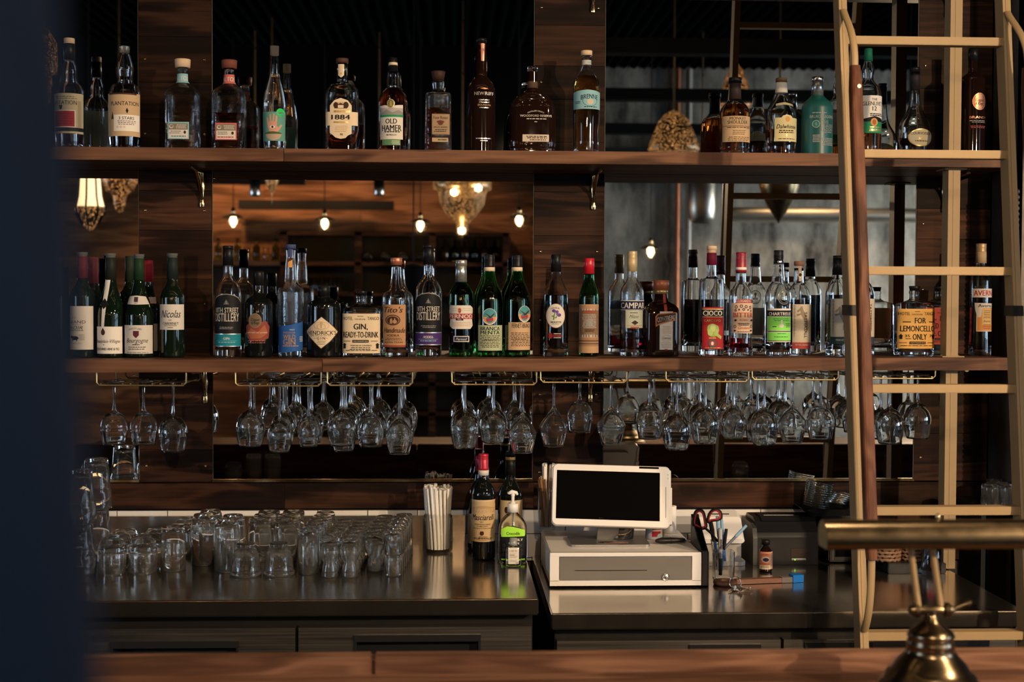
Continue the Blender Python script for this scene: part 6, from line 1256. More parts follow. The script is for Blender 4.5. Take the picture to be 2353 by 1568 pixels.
def scissors():
    a = at(1652, 1300, CY + .004); t = thing('scissors', 'scissors with red-lined black handles standing in the pen cup', 'scissors', (a.x, a.y, a.z))
    for (pts, nm) in (([(1593, 1205), (1597, 1180), (1606, 1172), (1616, 1178), (1621, 1200), (1622, 1212), (1612, 1215), (1600, 1210)], 0), ([(1627, 1190), (1634, 1176), (1645, 1171), (1655, 1177), (1657, 1190), (1648, 1195), (1634, 1197), (1627, 1200)], 1)):
        loop = [at(x, y, a.y) - a for x, y in pts]; N_ = 40; sm = []
        for k in range(N_):
            u = k/N_*len(loop); i0 = int(u); f = u - i0; P_ = [loop[(i0+q) % len(loop)] for q in (-1, 0, 1, 2)]
            sm.append(.5*((2*P_[1]) + (P_[2]-P_[0])*f + (2*P_[0]-5*P_[1]+4*P_[2]-P_[3])*f*f + (3*P_[1]-P_[0]-3*P_[2]+P_[3])*f**3))
        sm.append(sm[0]); b = MB(); b.tube(sm, .0042, 10, cap=False); b.build('handle', [BLACK], t)
        cc = sum(loop, Vector())/len(loop); b = MB(); b.tube([cc + (v-cc)*.88 + Vector((0, -.001, 0)) for v in sm], .0032, 8, cap=False); b.build('handle_lining', [C(.42, .03, .03)], t)
    for x0, y0, x1, y1 in ((1618, 1212, 1650, 1245), (1632, 1196, 1640, 1245)):
        b = MB(); b.tube([at(x0, y0, a.y) - a, at((x0+x1)/2, (y0+y1)/2 - 3, a.y) - a, at(x1, y1, a.y) - a], [.006, .0065, .005], 10, flat=(1, .6)); b.build('shank', [BLACK], t)
    b = MB(); b.tube([at(1637, 1240, a.y) - a, at(1644, 1310, a.y+.004) - a], [.005, .0015], 8, flat=(1, .25)); b.tube([at(1643, 1240, a.y) - a, at(1648, 1310, a.y+.004) - a], [.005, .0015], 8, flat=(1, .25)); b.build('blades', ['silver'], t)
scissors()
# ---- tape-handled wooden tool, ring of rust-brown leather, keys
p = atz(1668, 1346, ZRC)
t = thing('spanner', 'long flat opener with dark rusty shaft, round eye and blue tape on its end', 'tool', (p.x, p.y + .01, ZRC + .0004))
q1 = atz(1842, 1337, ZRC) - Vector(t.location)
b = MB(); b.lathe([(.017, .001), (.032, .001), (.034, .006), (.032, .012), (.017, .012)], 36, closed=True, mi=0); b.build('eye', [P('rust', (.16, .07, .04), .6, noise=.4, nscale=70, metal=.2)], t)
b = MB(); d = Vector((q1.x, q1.y, 0)); u = d.normalized(); n2 = Vector((-u.y, u.x, 0))
def bar(b, s0, s1, w0, w1, z0, z1, mi=0):
    A0, A1 = u*s0, u*s1; b.add([tuple(A0-n2*w0+Vector((0, 0, z0))), tuple(A0+n2*w0+Vector((0, 0, z0))), tuple(A1+n2*w1+Vector((0, 0, z0))), tuple(A1-n2*w1+Vector((0, 0, z0))), tuple(A0-n2*w0+Vector((0, 0, z1))), tuple(A0+n2*w0+Vector((0, 0, z1))), tuple(A1+n2*w1+Vector((0, 0, z1))), tuple(A1-n2*w1+Vector((0, 0, z1)))],
        [(0, 1, 2, 3), (4, 5, 6, 7), (0, 1, 5, 4), (1, 2, 6, 5), (2, 3, 7, 6), (3, 0, 4, 7)], mi)
bar(b, .030, d.length*.87, .010, .011, .001, .014); b.build('shaft', ['rust'], t)
b = MB(); bar(b, d.length*.72, d.length*.9, .0115, .0125, .0006, .0155); b.build('grey_tape', [C(.14, .12, .11)], t)
b = MB(); bar(b, d.length*.86, d.length, .0150, .0135, .0004, .021); b.build('blue_tape', [C(.01, .13, .45)], t)
p = atz(1695, 1358, ZRC)
t = thing('key_ring', 'bunch of keys on a steel ring lying at the front of the right worktop', 'keys', (p.x, p.y, ZRC + .0004))
b = MB(); b.tube([(-.004 + .016*math.cos(2*PI*k/28), .012 + .006*math.sin(2*PI*k/28), .019 + .0155*math.sin(2*PI*k/28)) for k in range(29)], .0011, 8, cap=False); b.build('ring', ['silver'], t)
for k, (a, ln, mt, zz) in enumerate(((-.5, .048, 'silver', .003), (-.75, .050, 'brass_polished', .0055), (-.35, .044, 'silver', .008), (-2.3, .040, 'brass_polished', .003), (-1.9, .034, 'silver', .006))):
    b = MB(); c_, s_ = math.cos(a), math.sin(a)
    def kx(x, y, z): return (x*c_ - y*s_ - .004, x*s_ + y*c_ + .008, z)
    b.add([kx(.010*math.cos(2*PI*q/16), .009*math.sin(2*PI*q/16), zz + h_) for h_ in (0, .0018) for q in range(16)], [list(range(16))[::-1], list(range(16, 32))] + [(q, (q+1) % 16, 16+(q+1) % 16, 16+q) for q in range(16)])
    teeth = [(.008, -.0035), (.008, .0035), (ln, .0035), (ln+.002, .001), (ln-.002, -.001), (ln-.005, -.0035), (ln-.009, -.0015), (ln-.013, -.0035), (ln-.018, -.0018), (ln-.022, -.0035)]
    n_ = len(teeth); b.add([kx(x, y, zz + .0003 + h_) for h_ in (0, .0014) for x, y in teeth], [list(range(n_)), list(range(n_, 2*n_))[::-1]] + [(q, (q+1) % n_, n_+(q+1) % n_, n_+q) for q in range(n_)]); b.build('key', [mt], t)
b = MB(); b.tube([(.002, .004, .010), (.003, -.024, .0082)], .0052, 14, cap=False); b.tube([(.002, .004, .010), (.003, -.024, .0082)], .0036, 14, cap=False); b.build('key_tube', ['silver'], t)
# ---- black receipt printer and extract bottle
p0 = atz(1711, 1304, ZRC); xr_ = at(1890, 1304, p0.y).x; PYb = p0.y + .03
t = thing('kitchen_printer', 'bulky black receipt printer with green light, right of the white printer', 'printer', (at(1800, 1304, PYb).x + .006, PYb, ZRC + .0006)); hw_ = .098
sec = [(.0, .0), (.0, .082), (.006, .096), (.030, .125), (.055, .135), (.150, .135), (.165, .12), (.165, 0)]
b = MB(); b.prism([(y, z) for y, z in sec], -hw_+.012, hw_, axis='X'); b.build('housing', ['black_plastic'], t)
b = MB(); b.prism([(-.003, .0), (-.003, .080), (.010, .108), (.035, .120), (.165, .122), (.168, 0)], -hw_, -hw_+.013, axis='X'); b.build('side_panel', [P('plastic_2', (.05, .048, .045), .4)], t)
b = MB(); b.prism([(.025, .1265), (.055, .139), (.125, .139), (.125, .1345), (.054, .134)], -hw_+.032, hw_-.045, axis='X'); b.build('lid', ['black_plastic'], t)
b = MB(); b.box(-hw_+.045, hw_-.060, .060, .066, .1388, .1402); b.build('paper_edge', [C(.35, .33, .3)], t)
b = MB(); b.box(-hw_+.025, hw_-.02, -.003, .003, .076, .082, bev=.001); b.build('lip', ['black_plastic'], t)
b = MB(); b.box(.018, .062, -.002, .002, .014, .020, bev=.0008); b.build('label_strip', [C(.25, .24, .22)], t)
b = MB(); b.box(.016, .064, -.0015, .002, .022, .048); b.build('recess', [C(.03, .018, .014)], t)
b = MB(); b.lathe([(.0005, 0), (.0018, 0), (.0018, .001)], 10); b.v = [(v[0] + .028, -.0025 - v[2], v[1] + .0155) for v in b.v]; b.build('power_light', [P('green_light', (.05, .6, .02), .4, emis=(.25, 1., .05), estr=1.6)], t)
bottle('extract_bottle', 'small dark extract bottle with salmon label standing before the black printer', 'bottle', FK, 972, [(740, 30), (775, 42), (800, 62), (830, 76), (860, 78), (1060, 76)], 'R', 'bottle_brown', Y=atz(1758, 1316, ZRC).y + .016,
    caps=[('cap', 694, 745, 48, 46, BK)], art=[('r', 898, 840, 1050, 1036, C(.55, .22, .13)), ('r', 1012, 845, 1048, 1032, C(.50, .30, .22)), ('e', 958, 924, 46, 32, PAPER), ('e', 962, 928, 34, 22, C(.04, .02, .05)), ('t', 'NIELSEN', 952, 868, 12, RED, {'w': 80, 'arch': 6}), ('t', 'VANILLA', 950, 974, 16, C(.5, .05, .03), {'w': 90, 'bold': .02}), ('r', 900, 988, 1012, 1034, CREAM), ('l', 908, 1004, 1000, 3, 11, 5, BLACK), ('l', 1018, 1044, 860, 10, 15, 5, DKBROWN)])
# ---- second black appliance, mostly hidden by the ladder rail
q_ = atz(1902, 1306, ZRC); xa_ = at(1904, 1300, PYb+.02).x; xb_ = at(2022, 1300, PYb+.02).x
t = thing('card_machine', 'black box-shaped appliance between the black printer and the ladder handrail', 'appliance', ((xa_+xb_)/2, PYb + .02, ZRC + .0006)); hx_ = (xb_-xa_)/2
b = MB(); b.box(-hx_, hx_, 0, .16, .004, .125, bev=.004); b.build('housing', ['black_plastic'], t); b = MB(); b.box(-hx_+.02, hx_-.02, -.0015, .001, .02, .085); b.box(-hx_+.012, -hx_+.014, -.001, .001, .01, .09, 1); b.build('front_panel', ['screen', C(.12, .11, .10)], t)
# ---- black tray with clear lids
PZ = ZRC + .1415; p = at(1875, 1185, PYb + .09)
t = thing('black_tray', 'shallow black tray on top of the black printer', 'tray', (p.x + .045, PYb + .085, PZ))
b = MB(); n_ = 28; o1 = rbox(.20, .15, .02); 
vs = [(x*.72, y*.72, 0) for x, y in o1] + [(x, y, .022) for x, y in o1] + [(x*.985, y*.985, .022) for x, y in o1] + [(x*.70, y*.70, .002) for x, y in o1]; n_ = len(o1)
b.add(vs, [(k*n_+q, k*n_+(q+1) % n_, (k+1)*n_+(q+1) % n_, (k+1)*n_+q) for k in range(3) for q in range(n_)] + [list(range(n_))[::-1], [3*n_+q for q in range(n_)]]); b.build('tray_body', ['black_plastic'], t)
thin_glass('clear_plastic', base=.16, k=.5, rough=.12)
def lid(x, y, z, tx, ty, label):
    if 'lid' not in TP:
        b = MB(); b.lathe([(.0405, 0), (.0415, .001), (.0400, .002), (.0385, -.006), (.036, -.012), (.0005, -.0122)], 36); o = b.build('plastic_cup', ['clear_plastic']); tag(o, label, 'cup', 'clear plastic portion cups'); TP['lid'] = o
    else: o = dup(TP['lid'], (0, 0, 0), label, group='clear plastic portion cups')
    o.location = (x, y, z); o.rotation_euler = (tx, ty, 0); return o
a0 = at(1877, 1184, PYb + .085); a1 = at(1886, 1128, PYb + .085)
for k in range(12):
    f = k/11; lid(a0.x + (a1.x-a0.x)*f - .004, PYb + .085, PZ + .022 + (a1.z - a0.z - .002)*f, 0, .20, 'clear portion cup, %s in the tilted stack on the tray' % (('lowest', 'second from below', 'third from below', 'fourth from below', 'fifth from below', 'sixth from below', 'sixth from the top', 'fifth from the top', 'fourth from the top', 'third from the top', 'second from the top', 'topmost')[k]))
for k in range(5): lid(a0.x + .050 + k*.005, PYb + .060 + k*.004, PZ + .030 + k*.0045, -.5, .25, 'clear portion cup lying on its side on the tray, %s of the slumped row' % ORD[k])
# ---- behind and below the brass lamp: vase with a red card, two baskets, box
p = atz(2148, 1326, ZRC)
t = thing('glass_vase', 'clear square-footed vase with a red and white card inside, near the brass post', 'vase', (p.x, p.y + .03, ZRC + .0006))
b = MB(); b.lathe([(.026, 0), (.028, .004), (.030, .13), (.0285, .13), (.026, .014), (.0005, .012)], 32, cap0=True); b.build('vase_body', ['glass'], t)
b = MB(); b.box(-.012, .014, -.002, .0, .014, .034, 1); b.box(-.012, .014, -.002, .0, .034, .12, 0); 
for q in range(3): b.box(-.008, .010, -.0025, -.002, .017 + q*.005, .019 + q*.005, 2)
b.build('card', [C(.50, .02, .04), WHITE, BLACK], t)
def basket(px, py, w_, label, Y):
    p = atz(px, py, ZRC + .03); t = thing('wicker_basket', label, 'basket', (p.x, Y, ZRC + .0306)); b = MB()
    for k in range(7): b.tube([((w_*(.86 + .02*k))*math.cos(2*PI*q/32), (w_*.8*(.86+.02*k))*math.sin(2*PI*q/32), .004 + k*.0105 + .003*math.sin(q*2.6 + k*PI)) for q in range(33)], .0055, 8, cap=False)
    b.lathe([(.0005, .001), (w_*.84, .001)], 24, mi=0); b.build('weave', [P('wicker', (.22, .12, .07), .6, noise=.5, nscale=120)], t)
basket(2038, 1288, .042, 'small wicker basket nearest the ladder handrail', p.y + .10); basket(2108, 1290, .045, 'small wicker basket behind the clear vase', p.y + .105)
b = MB(); q_ = atz(2075, 1300, ZRC); b.box(q_.x-.085, q_.x+.085, p.y+.045, p.y+.17, ZRC+.0006, ZRC+.030, bev=.002); o = b.build('black_box', ['black_plastic']); tag(o, 'flat black box under the two wicker baskets', 'box')
# small glasses on a ledge at the far right end
px_ = at(2300, 1155, 4.16); b = MB(); b.box(at(2215, 1155, 4.2).x, at(2352, 1155, 4.2).x, 4.06, 4.30, px_.z-.012, px_.z); o = b.build('dark_ledge', ['black_metal']); tag(o, 'narrow dark ledge carrying small glasses at the right end', 'ledge')
b = MB(); b.box(at(2225, 1300, 4.2).x, at(2235, 1300, 4.2).x, 4.10, 4.28, 0, px_.z-.0125); b.box(at(2346, 1300, 4.2).x, at(2352, 1300, 4.2).x, 4.10, 4.28, 0, px_.z-.0125); b.build('ledge_leg', ['black_metal'], o)
for k, (px, yy) in enumerate(((2274, 4.10), (2296, 4.15), (2316, 4.10), (2334, 4.16), (2284, 4.22), (2322, 4.23))):
    xx = at(px, 1150, yy).x; put('small', 'small_tumbler', xx, yy, px_.z + .0006, 'upturned small tumbler, %s from the left on the dark ledge' % ORD[k], 'small glasses on the ledge')
# ================================================================== BRASS BAR LAMP IN THE FOREGROUND
pb = atz(2137, 1601, ZC - .664); LX, LY, LZ = pb.x, pb.y, ZC - .664
t = thing('piano_lamp', 'brass lamp with long half-round shade standing on the bar in the foreground', 'lamp', (LX, LY, LZ + .0005))
k_ = at_depth(Vector((LX, LY, LZ)))/F; zq = lambda y: at(2137, y, LY).z - LZ
prof = [(w_*k_, zq(y)) for y, w_ in ((1590, 122), (1580, 121), (1566, 113), (1562, 106), (1552, 104), (1545, 97), (1540, 90), (1534, 86), (1522, 78), (1506, 62), (1490, 52), (1486, 55), (1476, 54), (1468, 50), (1462, 54), (1452, 50), (1444, 40), (1434, 25), (1424, 18), (1414, 14))]
prof = [(.0005, 0), (122*k_, 0), (124*k_, .004)] + [q for q in prof if q[1] > .005]
b = MB(); b.lathe(prof, 56); b.build('base', ['lamp_bronze'], t)
b = MB(); zz = zq(1403); b.tube([(-.038, 0, zz), (-.034, 0, zz), (.034, 0, zz), (.038, 0, zz)], [.006, .0085, .0085, .006], 16); b.tube([(0, 0, zz-.012), (0, 0, zz)], .010, 14)
for sx in (-.026, .026): b.tube([(sx-.004, 0, zz), (sx+.004, 0, zz)], .0125, 16)
b.build('pivot', ['lamp_bronze'], t)
b = MB(); b.tube([(.036, 0, zz), (.060, -.004, zz+.012)], [.004, .0035], 10); b.tube([(.060, -.004, zz+.012), (.066, -.005, zz+.015)], [.006, .004], 10); b.build('wing_screw', ['lamp_bronze'], t)
sz = zq(1227); sy = -.035
for bx, tx_ in ((2108, 2072), (2160, 2122)):
    x0, x1 = (bx-2137)*k_, (tx_-2137)*k_; b = MB(); b.tube([(x0, 0, zz), (x0*.5+x1*.5, sy*.35, (zz+sz)/2), (x1, sy*.7, sz+.002)], .0052, 12); b.build('arm', ['brass_paint'], t)
R_ = .0288; x0 = at(1892, 1227, LY+sy).x - LX; x1 = x0 + .40
b = MB(); n_ = 40; arc0, arc1 = -35, 215
vs = []; xs_ = [x0, x0+.002] + [x0 + .4*q/8 for q in range(1, 8)] + [x1-.002, x1]
for xx in xs_:
    for k in range(n_): a = math.radians(arc0 + (arc1-arc0)*k/(n_-1)); vs.append((xx, sy + R_*math.cos(a), sz + R_*math.sin(a)))
for xx in xs_:
    for k in range(n_): a = math.radians(arc0 + (arc1-arc0)*k/(n_-1)); vs.append((xx, sy + (R_-.0012)*math.cos(a), sz + (R_-.0012)*math.sin(a)))
m_ = len(xs_); fs = [(j*n_+k, j*n_+k+1, (j+1)*n_+k+1, (j+1)*n_+k) for j in range(m_-1) for k in range(n_-1)] + [(m_*n_+j*n_+k, m_*n_+(j+1)*n_+k, m_*n_+(j+1)*n_+k+1, m_*n_+j*n_+k+1) for j in range(m_-1) for k in range(n_-1)]
for j in range(m_-1):
    for k in (0, n_-1): fs.append((j*n_+k, (j+1)*n_+k, m_*n_+(j+1)*n_+k, m_*n_+j*n_+k))
b.add(vs, fs, 0, True); b.build('shade', ['lamp_bronze'], t)
for xx in (x0+.0005, x1-.0005):
    b = MB(); pts = [(sy + R_*math.cos(math.radians(arc0 + (arc1-arc0)*k/(n_-1))), sz + R_*math.sin(math.radians(arc0 + (arc1-arc0)*k/(n_-1)))) for k in range(n_)]; s_ = 1 if xx > 0 else -1
    b.prism(pts, xx, xx + .0015*s_, axis='X'); b.build('end_cap', ['lamp_bronze'], t)
b = MB(); b.tube([(x0+.03, sy, sz-.004), (x1-.03, sy, sz-.004)], .008, 14); b.build('tube_bulb', [P('frosted', (.6, .58, .52), .4)], t)
b = MB(); nx = (2133-2137)*k_; b.lathe([(.0005, .010), (.0035, .008), (.004, .004), (.003, 0)], 12, c=(nx, sy, sz + R_)); b.build('finial', ['brass_polished'], t)
# ================================================================== THE ROOM SEEN IN THE MIRRORS
def bulb_mat(): return P('bulb_glow', (.8, .7, .5), .4, emis=(1.0, .60, .26), estr=120.)
def pendant_bulb(px, py, Y, label):
    q = rf(px, py, Y); t = thing('pendant_lamp', label, 'lamp', (q.x, q.y, q.z), 0, 'bare bulb pendants on the opposite side of the room')
    b = MB(); b.lathe([(.0005, -.056), (.006, -.050), (.015, -.036), (.023, -.016), (.021, 0.0), (.013, .02), (.012, .03)], 20); b.build('bulb', [bulb_mat()], t)
    b = MB(); b.lathe([(.014, .028), (.017, .03), (.017, .085), (.006, .10), (.0005, .10)], 16, cap0=True); b.build('socket', ['brass_polished'], t)
    b = MB(); b.lathe([(.085, .012), (.087, .014), (.05, .036), (.018, .045), (.017, .043), (.048, .033)], 28, closed=True); b.build('shade', ['black_metal'], t)
    b = MB(); b.tube([(0, 0, .10), (0, 0, CEIL-.03-q.z)], .004, 6); b.build('cord', ['black_metal'], t)
for k, (px, py) in enumerate(((536, 505), (746, 510), (966, 515), (1193, 503))): pendant_bulb(px, py, -2.7, 'bare bulb under small dark shade, %s from the left in the big mirror' % ORD[k])
pendant_bulb(1495, 575, -2.6, 'bare bulb pendant seen against grey concrete in the right mirror')
for k, (x_, y_) in enumerate(((-5.2, -.2), (-4.4, -1.4), (-5.6, -2.2), (-3.6, .9), (3.9, .6), (4.8, -.6), (5.4, -1.8), (3.2, 1.4))):  # unseen pendants added at the sides to put glints in the glass
    t = thing('pendant_lamp', 'unseen bare bulb pendant added at the %s side of the room, %s of four' % (('left', 'right')[k//4], ORD[k % 4]), 'lamp', (x_, y_, 2.35), 0, 'bare bulb pendants on the opposite side of the room')
    for src in bpy.data.objects['pendant_lamp.001' if 'pendant_lamp.001' in bpy.data.objects else 'pendant_lamp'].children:
        c = src.copy(); COL.objects.link(c); c.parent = t
# unseen warm spots over the far counter, there to light the boards behind
for px, pw in ((520, 90), (760, 60), (1040, 30)): 
    q = rf(px, 330, -3.6); lamp_light('board_light', 'SPOT', q, pw, (1, .55, .26), .06, aim(q, (q.x, -4.45, 1.9)), 1.7)
def perf(name, c0, c1, s):
    m, N, L, b = newmat(name); tc = N.new('ShaderNodeTexCoord'); v = N.new('ShaderNodeTexVoronoi'); v.inputs['Scale'].default_value = s
    L.new(tc.outputs['Object'], v.inputs[0]); cr = N.new('ShaderNodeValToRGB'); e = cr.color_ramp.elements; e[0].position = .12; e[0].color = (*c1, 1); e[1].position = .3; e[1].color = (0, 0, 0, 1)
    L.new(v.outputs['Distance'], cr.inputs[0]); L.new(cr.outputs[0], b.inputs['Emission Color']); b.inputs['Emission Strength'].default_value = 5
    b.inputs['Base Color'].default_value = (*c0, 1); b.inputs['Metallic'].default_value = .9; b.inputs['Roughness'].default_value = .35; return m
perf('pierced_brass', (.32, .23, .13), (1, .45, .14), 120); perf('pierced_copper', (.30, .15, .08), (1, .42, .13), 110)
def moroccan(px, py_top, py_bot, wpx, Y, label, prof, mat='pierced_brass', chain=True, light=0, name='pierced_lantern'):
    a = rf(px, py_bot, Y); c = rf(px, py_top, Y); Hh = c.z - a.z; R = rf(px + wpx/2, py_bot, Y).x - a.x; t = thing(name, label, 'lamp', (a.x, Y, a.z))
    b = MB(); b.lathe([(max(r*R, .0005), z*Hh) for r, z in prof], 36); b.build('lantern_body', [mat], t)
    if chain: b = MB(); b.tube([(0, 0, Hh*.999), (0, 0, CEIL-.03-a.z)], .007, 6); b.build('chain', ['brass_aged'], t)
    if light: lamp_light('lantern_light', 'POINT', (a.x, Y-.0, a.z - .06), light, (1, .55, .25), .04)
    return t, Hh, R
t, Hh, R = moroccan(1062, 380, 548, 135, -1.2, 'large tiered brass lantern bowl hanging in the big mirror', [(0, 0), (.03, .03), (.12, .06), (.19, .12), (.20, .2), (.30, .24), (.55, .34), (.74, .46), (.82, .62), (.86, .66), (.98, .67), (1, .70), (.99, .82), (.90, .84), (.55, .90), (.52, 1.0), (.0, 1.02)])
for fx_, fz in ((-.28, .60), (.52, .66), (-.02, .10)):
    b = MB(); b.lathe([(.0005, -.022), (.02, -.012), (.02, .012), (.0005, .022)], 14, c=(fx_*R, R*(1.0 if fz > .3 else .35), fz*Hh)); b.build('small_bulb', [bulb_mat()], t)
moroccan(625, 396, 470, 32, -1.9, 'small spiked brass pendant at the top left of the big mirror', [(0, 0), (.06, .1), (.12, .35), (.6, .5), (.95, .72), (1, .95), (.7, 1.0), (0, 1.02)])
moroccan(275, 395, 490, 84, -.6, 'pierced bowl lantern seen in the narrow left mirror', [(0, 0), (.2, .05), (.32, .22), (.36, .38), (.42, .45), (.75, .55), (.97, .75), (1, .92), (.8, .97), (.5, 1.0), (0, 1.01)], 'pierced_copper')
moroccan(1548, 255, 350, 118, -.4, 'domed pierced lantern seen above the upper shelf in the right mirror', [(.0, .02), (.5, .02), (.92, .0), (1, .06), (.95, .2), (.8, .45), (.72, .55), (.6, .75), (.35, .92), (.12, 1.0), (0, 1.02)])
moroccan(1690, 148, 250, 70, -1.3, 'orange glowing cone lantern near the ladder reflection', [(.0, 0), (.9, 0), (1, .1), (.85, .5), (.5, .85), (.15, 1.0), (0, 1.02)], 'pierced_copper')
moroccan(98, 60, 250, 78, .2, 'tall pierced lantern at the far left of the upper mirror', [(.0, 0), (.25, .04), (.42, .1), (.45, .28), (.75, .32), (.82, .5), (.85, .56), (.8, .8), (.35, .95), (0, 1.0)], 'pierced_copper')
# panelled white glass lantern
a = rf(206, 530, .1); c = rf(206, 400, .1); Hh = c.z - a.z; t = thing('glass_lantern', 'lantern with glowing cream glass panels in dark metal ribs, left mirror', 'lamp', (a.x, .1, a.z)); R = .105
b = MB(); b.lathe([(R*.60, Hh*1.35), (R*.62, Hh*1.0), (R*.72, Hh*.6), (R*.86, Hh*.42)], 8, smooth=False); b.build('glass_panels', [P('lit_glass', (.8, .7, .55), .5, emis=(1, .66, .34), estr=3.5)], t)
b = MB(); b.lathe([(R*.86, Hh*.42), (R*.9, Hh*.36), (R*.80, Hh*.30), (R*.55, Hh*.22), (R*.42, Hh*.1), (R*.1, 0), (.0005, 0)], 8, smooth=False); b.build('metal_bowl', ['pierced_brass'], t)
b = MB()
for k in range(8):
    a_ = 2*PI*k/8; b.tube([(R*f*math.cos(a_), R*f*math.sin(a_), Hh*z) for f, z in ((.63, 1.35), (.64, 1.0), (.74, .6), (.9, .40), (.83, .30), (.44, .1))], .006, 6)
b.lathe([(R*.7, Hh*1.35), (R*.72, Hh*1.4), (R*.2, Hh*1.6), (.0005, Hh*1.62)], 16); b.tube([(0, 0, Hh*1.6), (0, 0, CEIL-.03-a.z)], .006, 6); b.build('ribs', ['black_metal'], t)
lamp_light('lantern_light', 'POINT', (a.x, .1, a.z + Hh*.8), 4, (1, .62, .33), .05)
# brass cone, hammered drum, duct, copper pipe
moroccan(1789, 395, 515, 92, -.9, 'smooth brass cone pendant in the right mirror', [(0, 0), (.10, .06), (.30, .18), (.62, .38), (.86, .56), (.97, .72), (1, 1.0), (.9, 1.6), (0, 1.61)], 'brass_aged', name='cone_pendant')
moroccan(1612, 395, 515, 62, -2.2, 'ribbed metal drum hanging beside the copper pipe', [(0, .08), (.3, .04), (.7, .0), (.95, .12), (1, .3), (1, 1.5), (0, 1.52)], 'duct_metal', name='metal_drum')
moroccan(586, 398, 452, 24, -2.4, 'small grey hammered metal cup pendant in the big mirror', [(0, 0), (.9, 0), (1, .1), (1, 1), (0, 1.02)], 'silver', name='metal_pendant')
moroccan(871, 410, 450, 24, -2.4, 'grey cylinder pendant near the middle of the big mirror', [(0, 0), (.9, 0), (1, .1), (1, 1), (0, 1.02)], 'silver', name='metal_pendant')
a = rf(1660, 493, -3.4); c = rf(2140, 493, -3.4); r_ = (rf(1700, 478, -3.4).z - rf(1700, 512, -3.4).z)/2; b = MB(); b.tube([(a.x, -3.4, a.z), (c.x+2.5, -3.4, a.z)], r_, 28); o = b.build('air_duct', ['duct_metal']); tag(o, 'round metal air duct running across the concrete wall', 'duct')
lamp_light('duct_light', 'SPOT', (a.x+.9, -2.9, 3.3), 110, (1, .6, .3), .05, aim((a.x+.9, -2.9, 3.3), (a.x+.9, -3.6, a.z)), 1.5)
a = rf(1556, 700, -3.9); b = MB(); b.tube([(a.x, -3.93, 0.002), (a.x, -3.93, CEIL-.04)], .020, 14); o = b.build('copper_pipe', ['copper']); tag(o, 'vertical copper pipe on the concrete wall in the right mirror', 'pipe')
a = rf(1574, 700, -3.9); a.x += .03; b = MB(); b.tube([(a.x, -3.94, 0.002), (a.x, -3.94, CEIL-.04)], .028, 12); o = b.build('grey_pipe', [P('zinc', (.25, .26, .26), .5, metal=.4)]); tag(o, 'vertical grey pipe beside the copper pipe', 'pipe')
# bare vine by the pipes
rnd = random.Random(6); b = MB()
for k in range(7):
    q = Vector((a.x - .02, -3.74, .1 + .1*k)); pts = [q.copy()]
    for s_ in range(14): q = q + Vector((rnd.uniform(-.07, .06), rnd.uniform(-.01, .012), rnd.uniform(.06, .17))); pts.append(q.copy())
    b.tube(pts, [.009*(1 - j/18) for j in range(15)], 6)
b.lathe([(.0005, .001), (.13, .001), (.16, .30), (.15, .30), (.12, .02)], 20, c=(a.x-.04, -3.70, 0), mi=1); o = b.build('bare_vine', [P('bark', (.05, .035, .025), .8), P('pot', (.12, .07, .05), .7)]); tag(o, 'leafless vine climbing beside the pipes', 'plant')
# dark beams, shelving, far counter
def beam(px0, px1, py0, py1, Y, d, mat, label, name='ceiling_beam'):
    a = rf(px0, py1, Y); c = rf(px1, py0, Y); b = MB(); b.box(min(a.x, c.x), max(a.x, c.x), Y-d, Y, a.z, c.z); o = b.build(name, [mat]); o['label'] = label; o['category'] = 'beam'; o['kind'] = 'structure'; return o
beam(480, 700, 396, 422, -2.95, .10, 'dark_wood', 'dark beam above the bulbs', 'ceiling_beam'); beam(548, 905, 462, 480, -4.1, .10, 'black_metal', 'long dark bracket bar on the boards')
beam(60, 1300, 62, 396, -3.0, .25, P('blackout_dark', (.006, .006, .006), .9, spec=.05), 'dark bulkhead over the far counter, deepened to black out the boards behind')  # made taller to keep the upper boards black in the mirror
beam(1380, 2140, 345, 412, -3.5, .30, P('steel_paint', (.02, .023, .023), .8, spec=.1), 'painted steel girder over the concrete wall')
for py0, py1, Y in ((95, 120, .6), (210, 228, -.6), (290, 306, -1.8)): beam(1380, 2200, py0, py1, Y, .12, 'steel_paint', 'steel roof beam, %s' % ({.6: 'nearest the bar', -.6: 'in the middle', -1.8: 'farthest from the bar'}[Y]))
def rack_unit():
    a = rf(660, 770, -4.38); c = rf(1160, 538, -4.38); W_ = c.x - a.x; t = thing('shelving_unit', 'dark wooden wall shelving with bottles on the far side of the room', 'shelving', (a.x + W_/2, -4.39, 0)); Ht = c.z; 
    b = MB()
    for k in range(4): x = -W_/2 + W_*k/3; b.box(x-.03, x+.03, 0, .30, 0, Ht)
    for k in range(7): z = Ht - k*.27; b.box(-W_/2-.03, W_/2+.03, 0, .30, z-.035, z)
    b.box(-W_/2, W_/2, -.004, .004, 0, Ht, 1); b.build('frame', ['walnut', P('rack_back', (.07, .055, .032), .8, noise=.3, nscale=6)], t)
    return a.x + W_/2, W_, Ht
rx, rw, rh = rack_unit()
def far(name, mat, r, h, label, grp, x, y, z, cat):
    k = (name, mat)
    if k not in TP:
        b = MB(); b.lathe([(r*.9, 0), (r, .004), (r, h*.6), (r*.35, h*.75), (r*.35, h*.98), (.0005, h)] if 'bottle' in name else [(r*.75, 0), (r*.8, .003), (r, h), (r*.93, h), (r*.7, .01), (.0005, .008)], 16, cap0=True); o = b.build(name, [mat]); TP[k] = o; tag(o, label, cat, grp); o.location = (x, y, z)
    else: o = dup(TP[k], (x, y, z), label, group=grp)
    return o
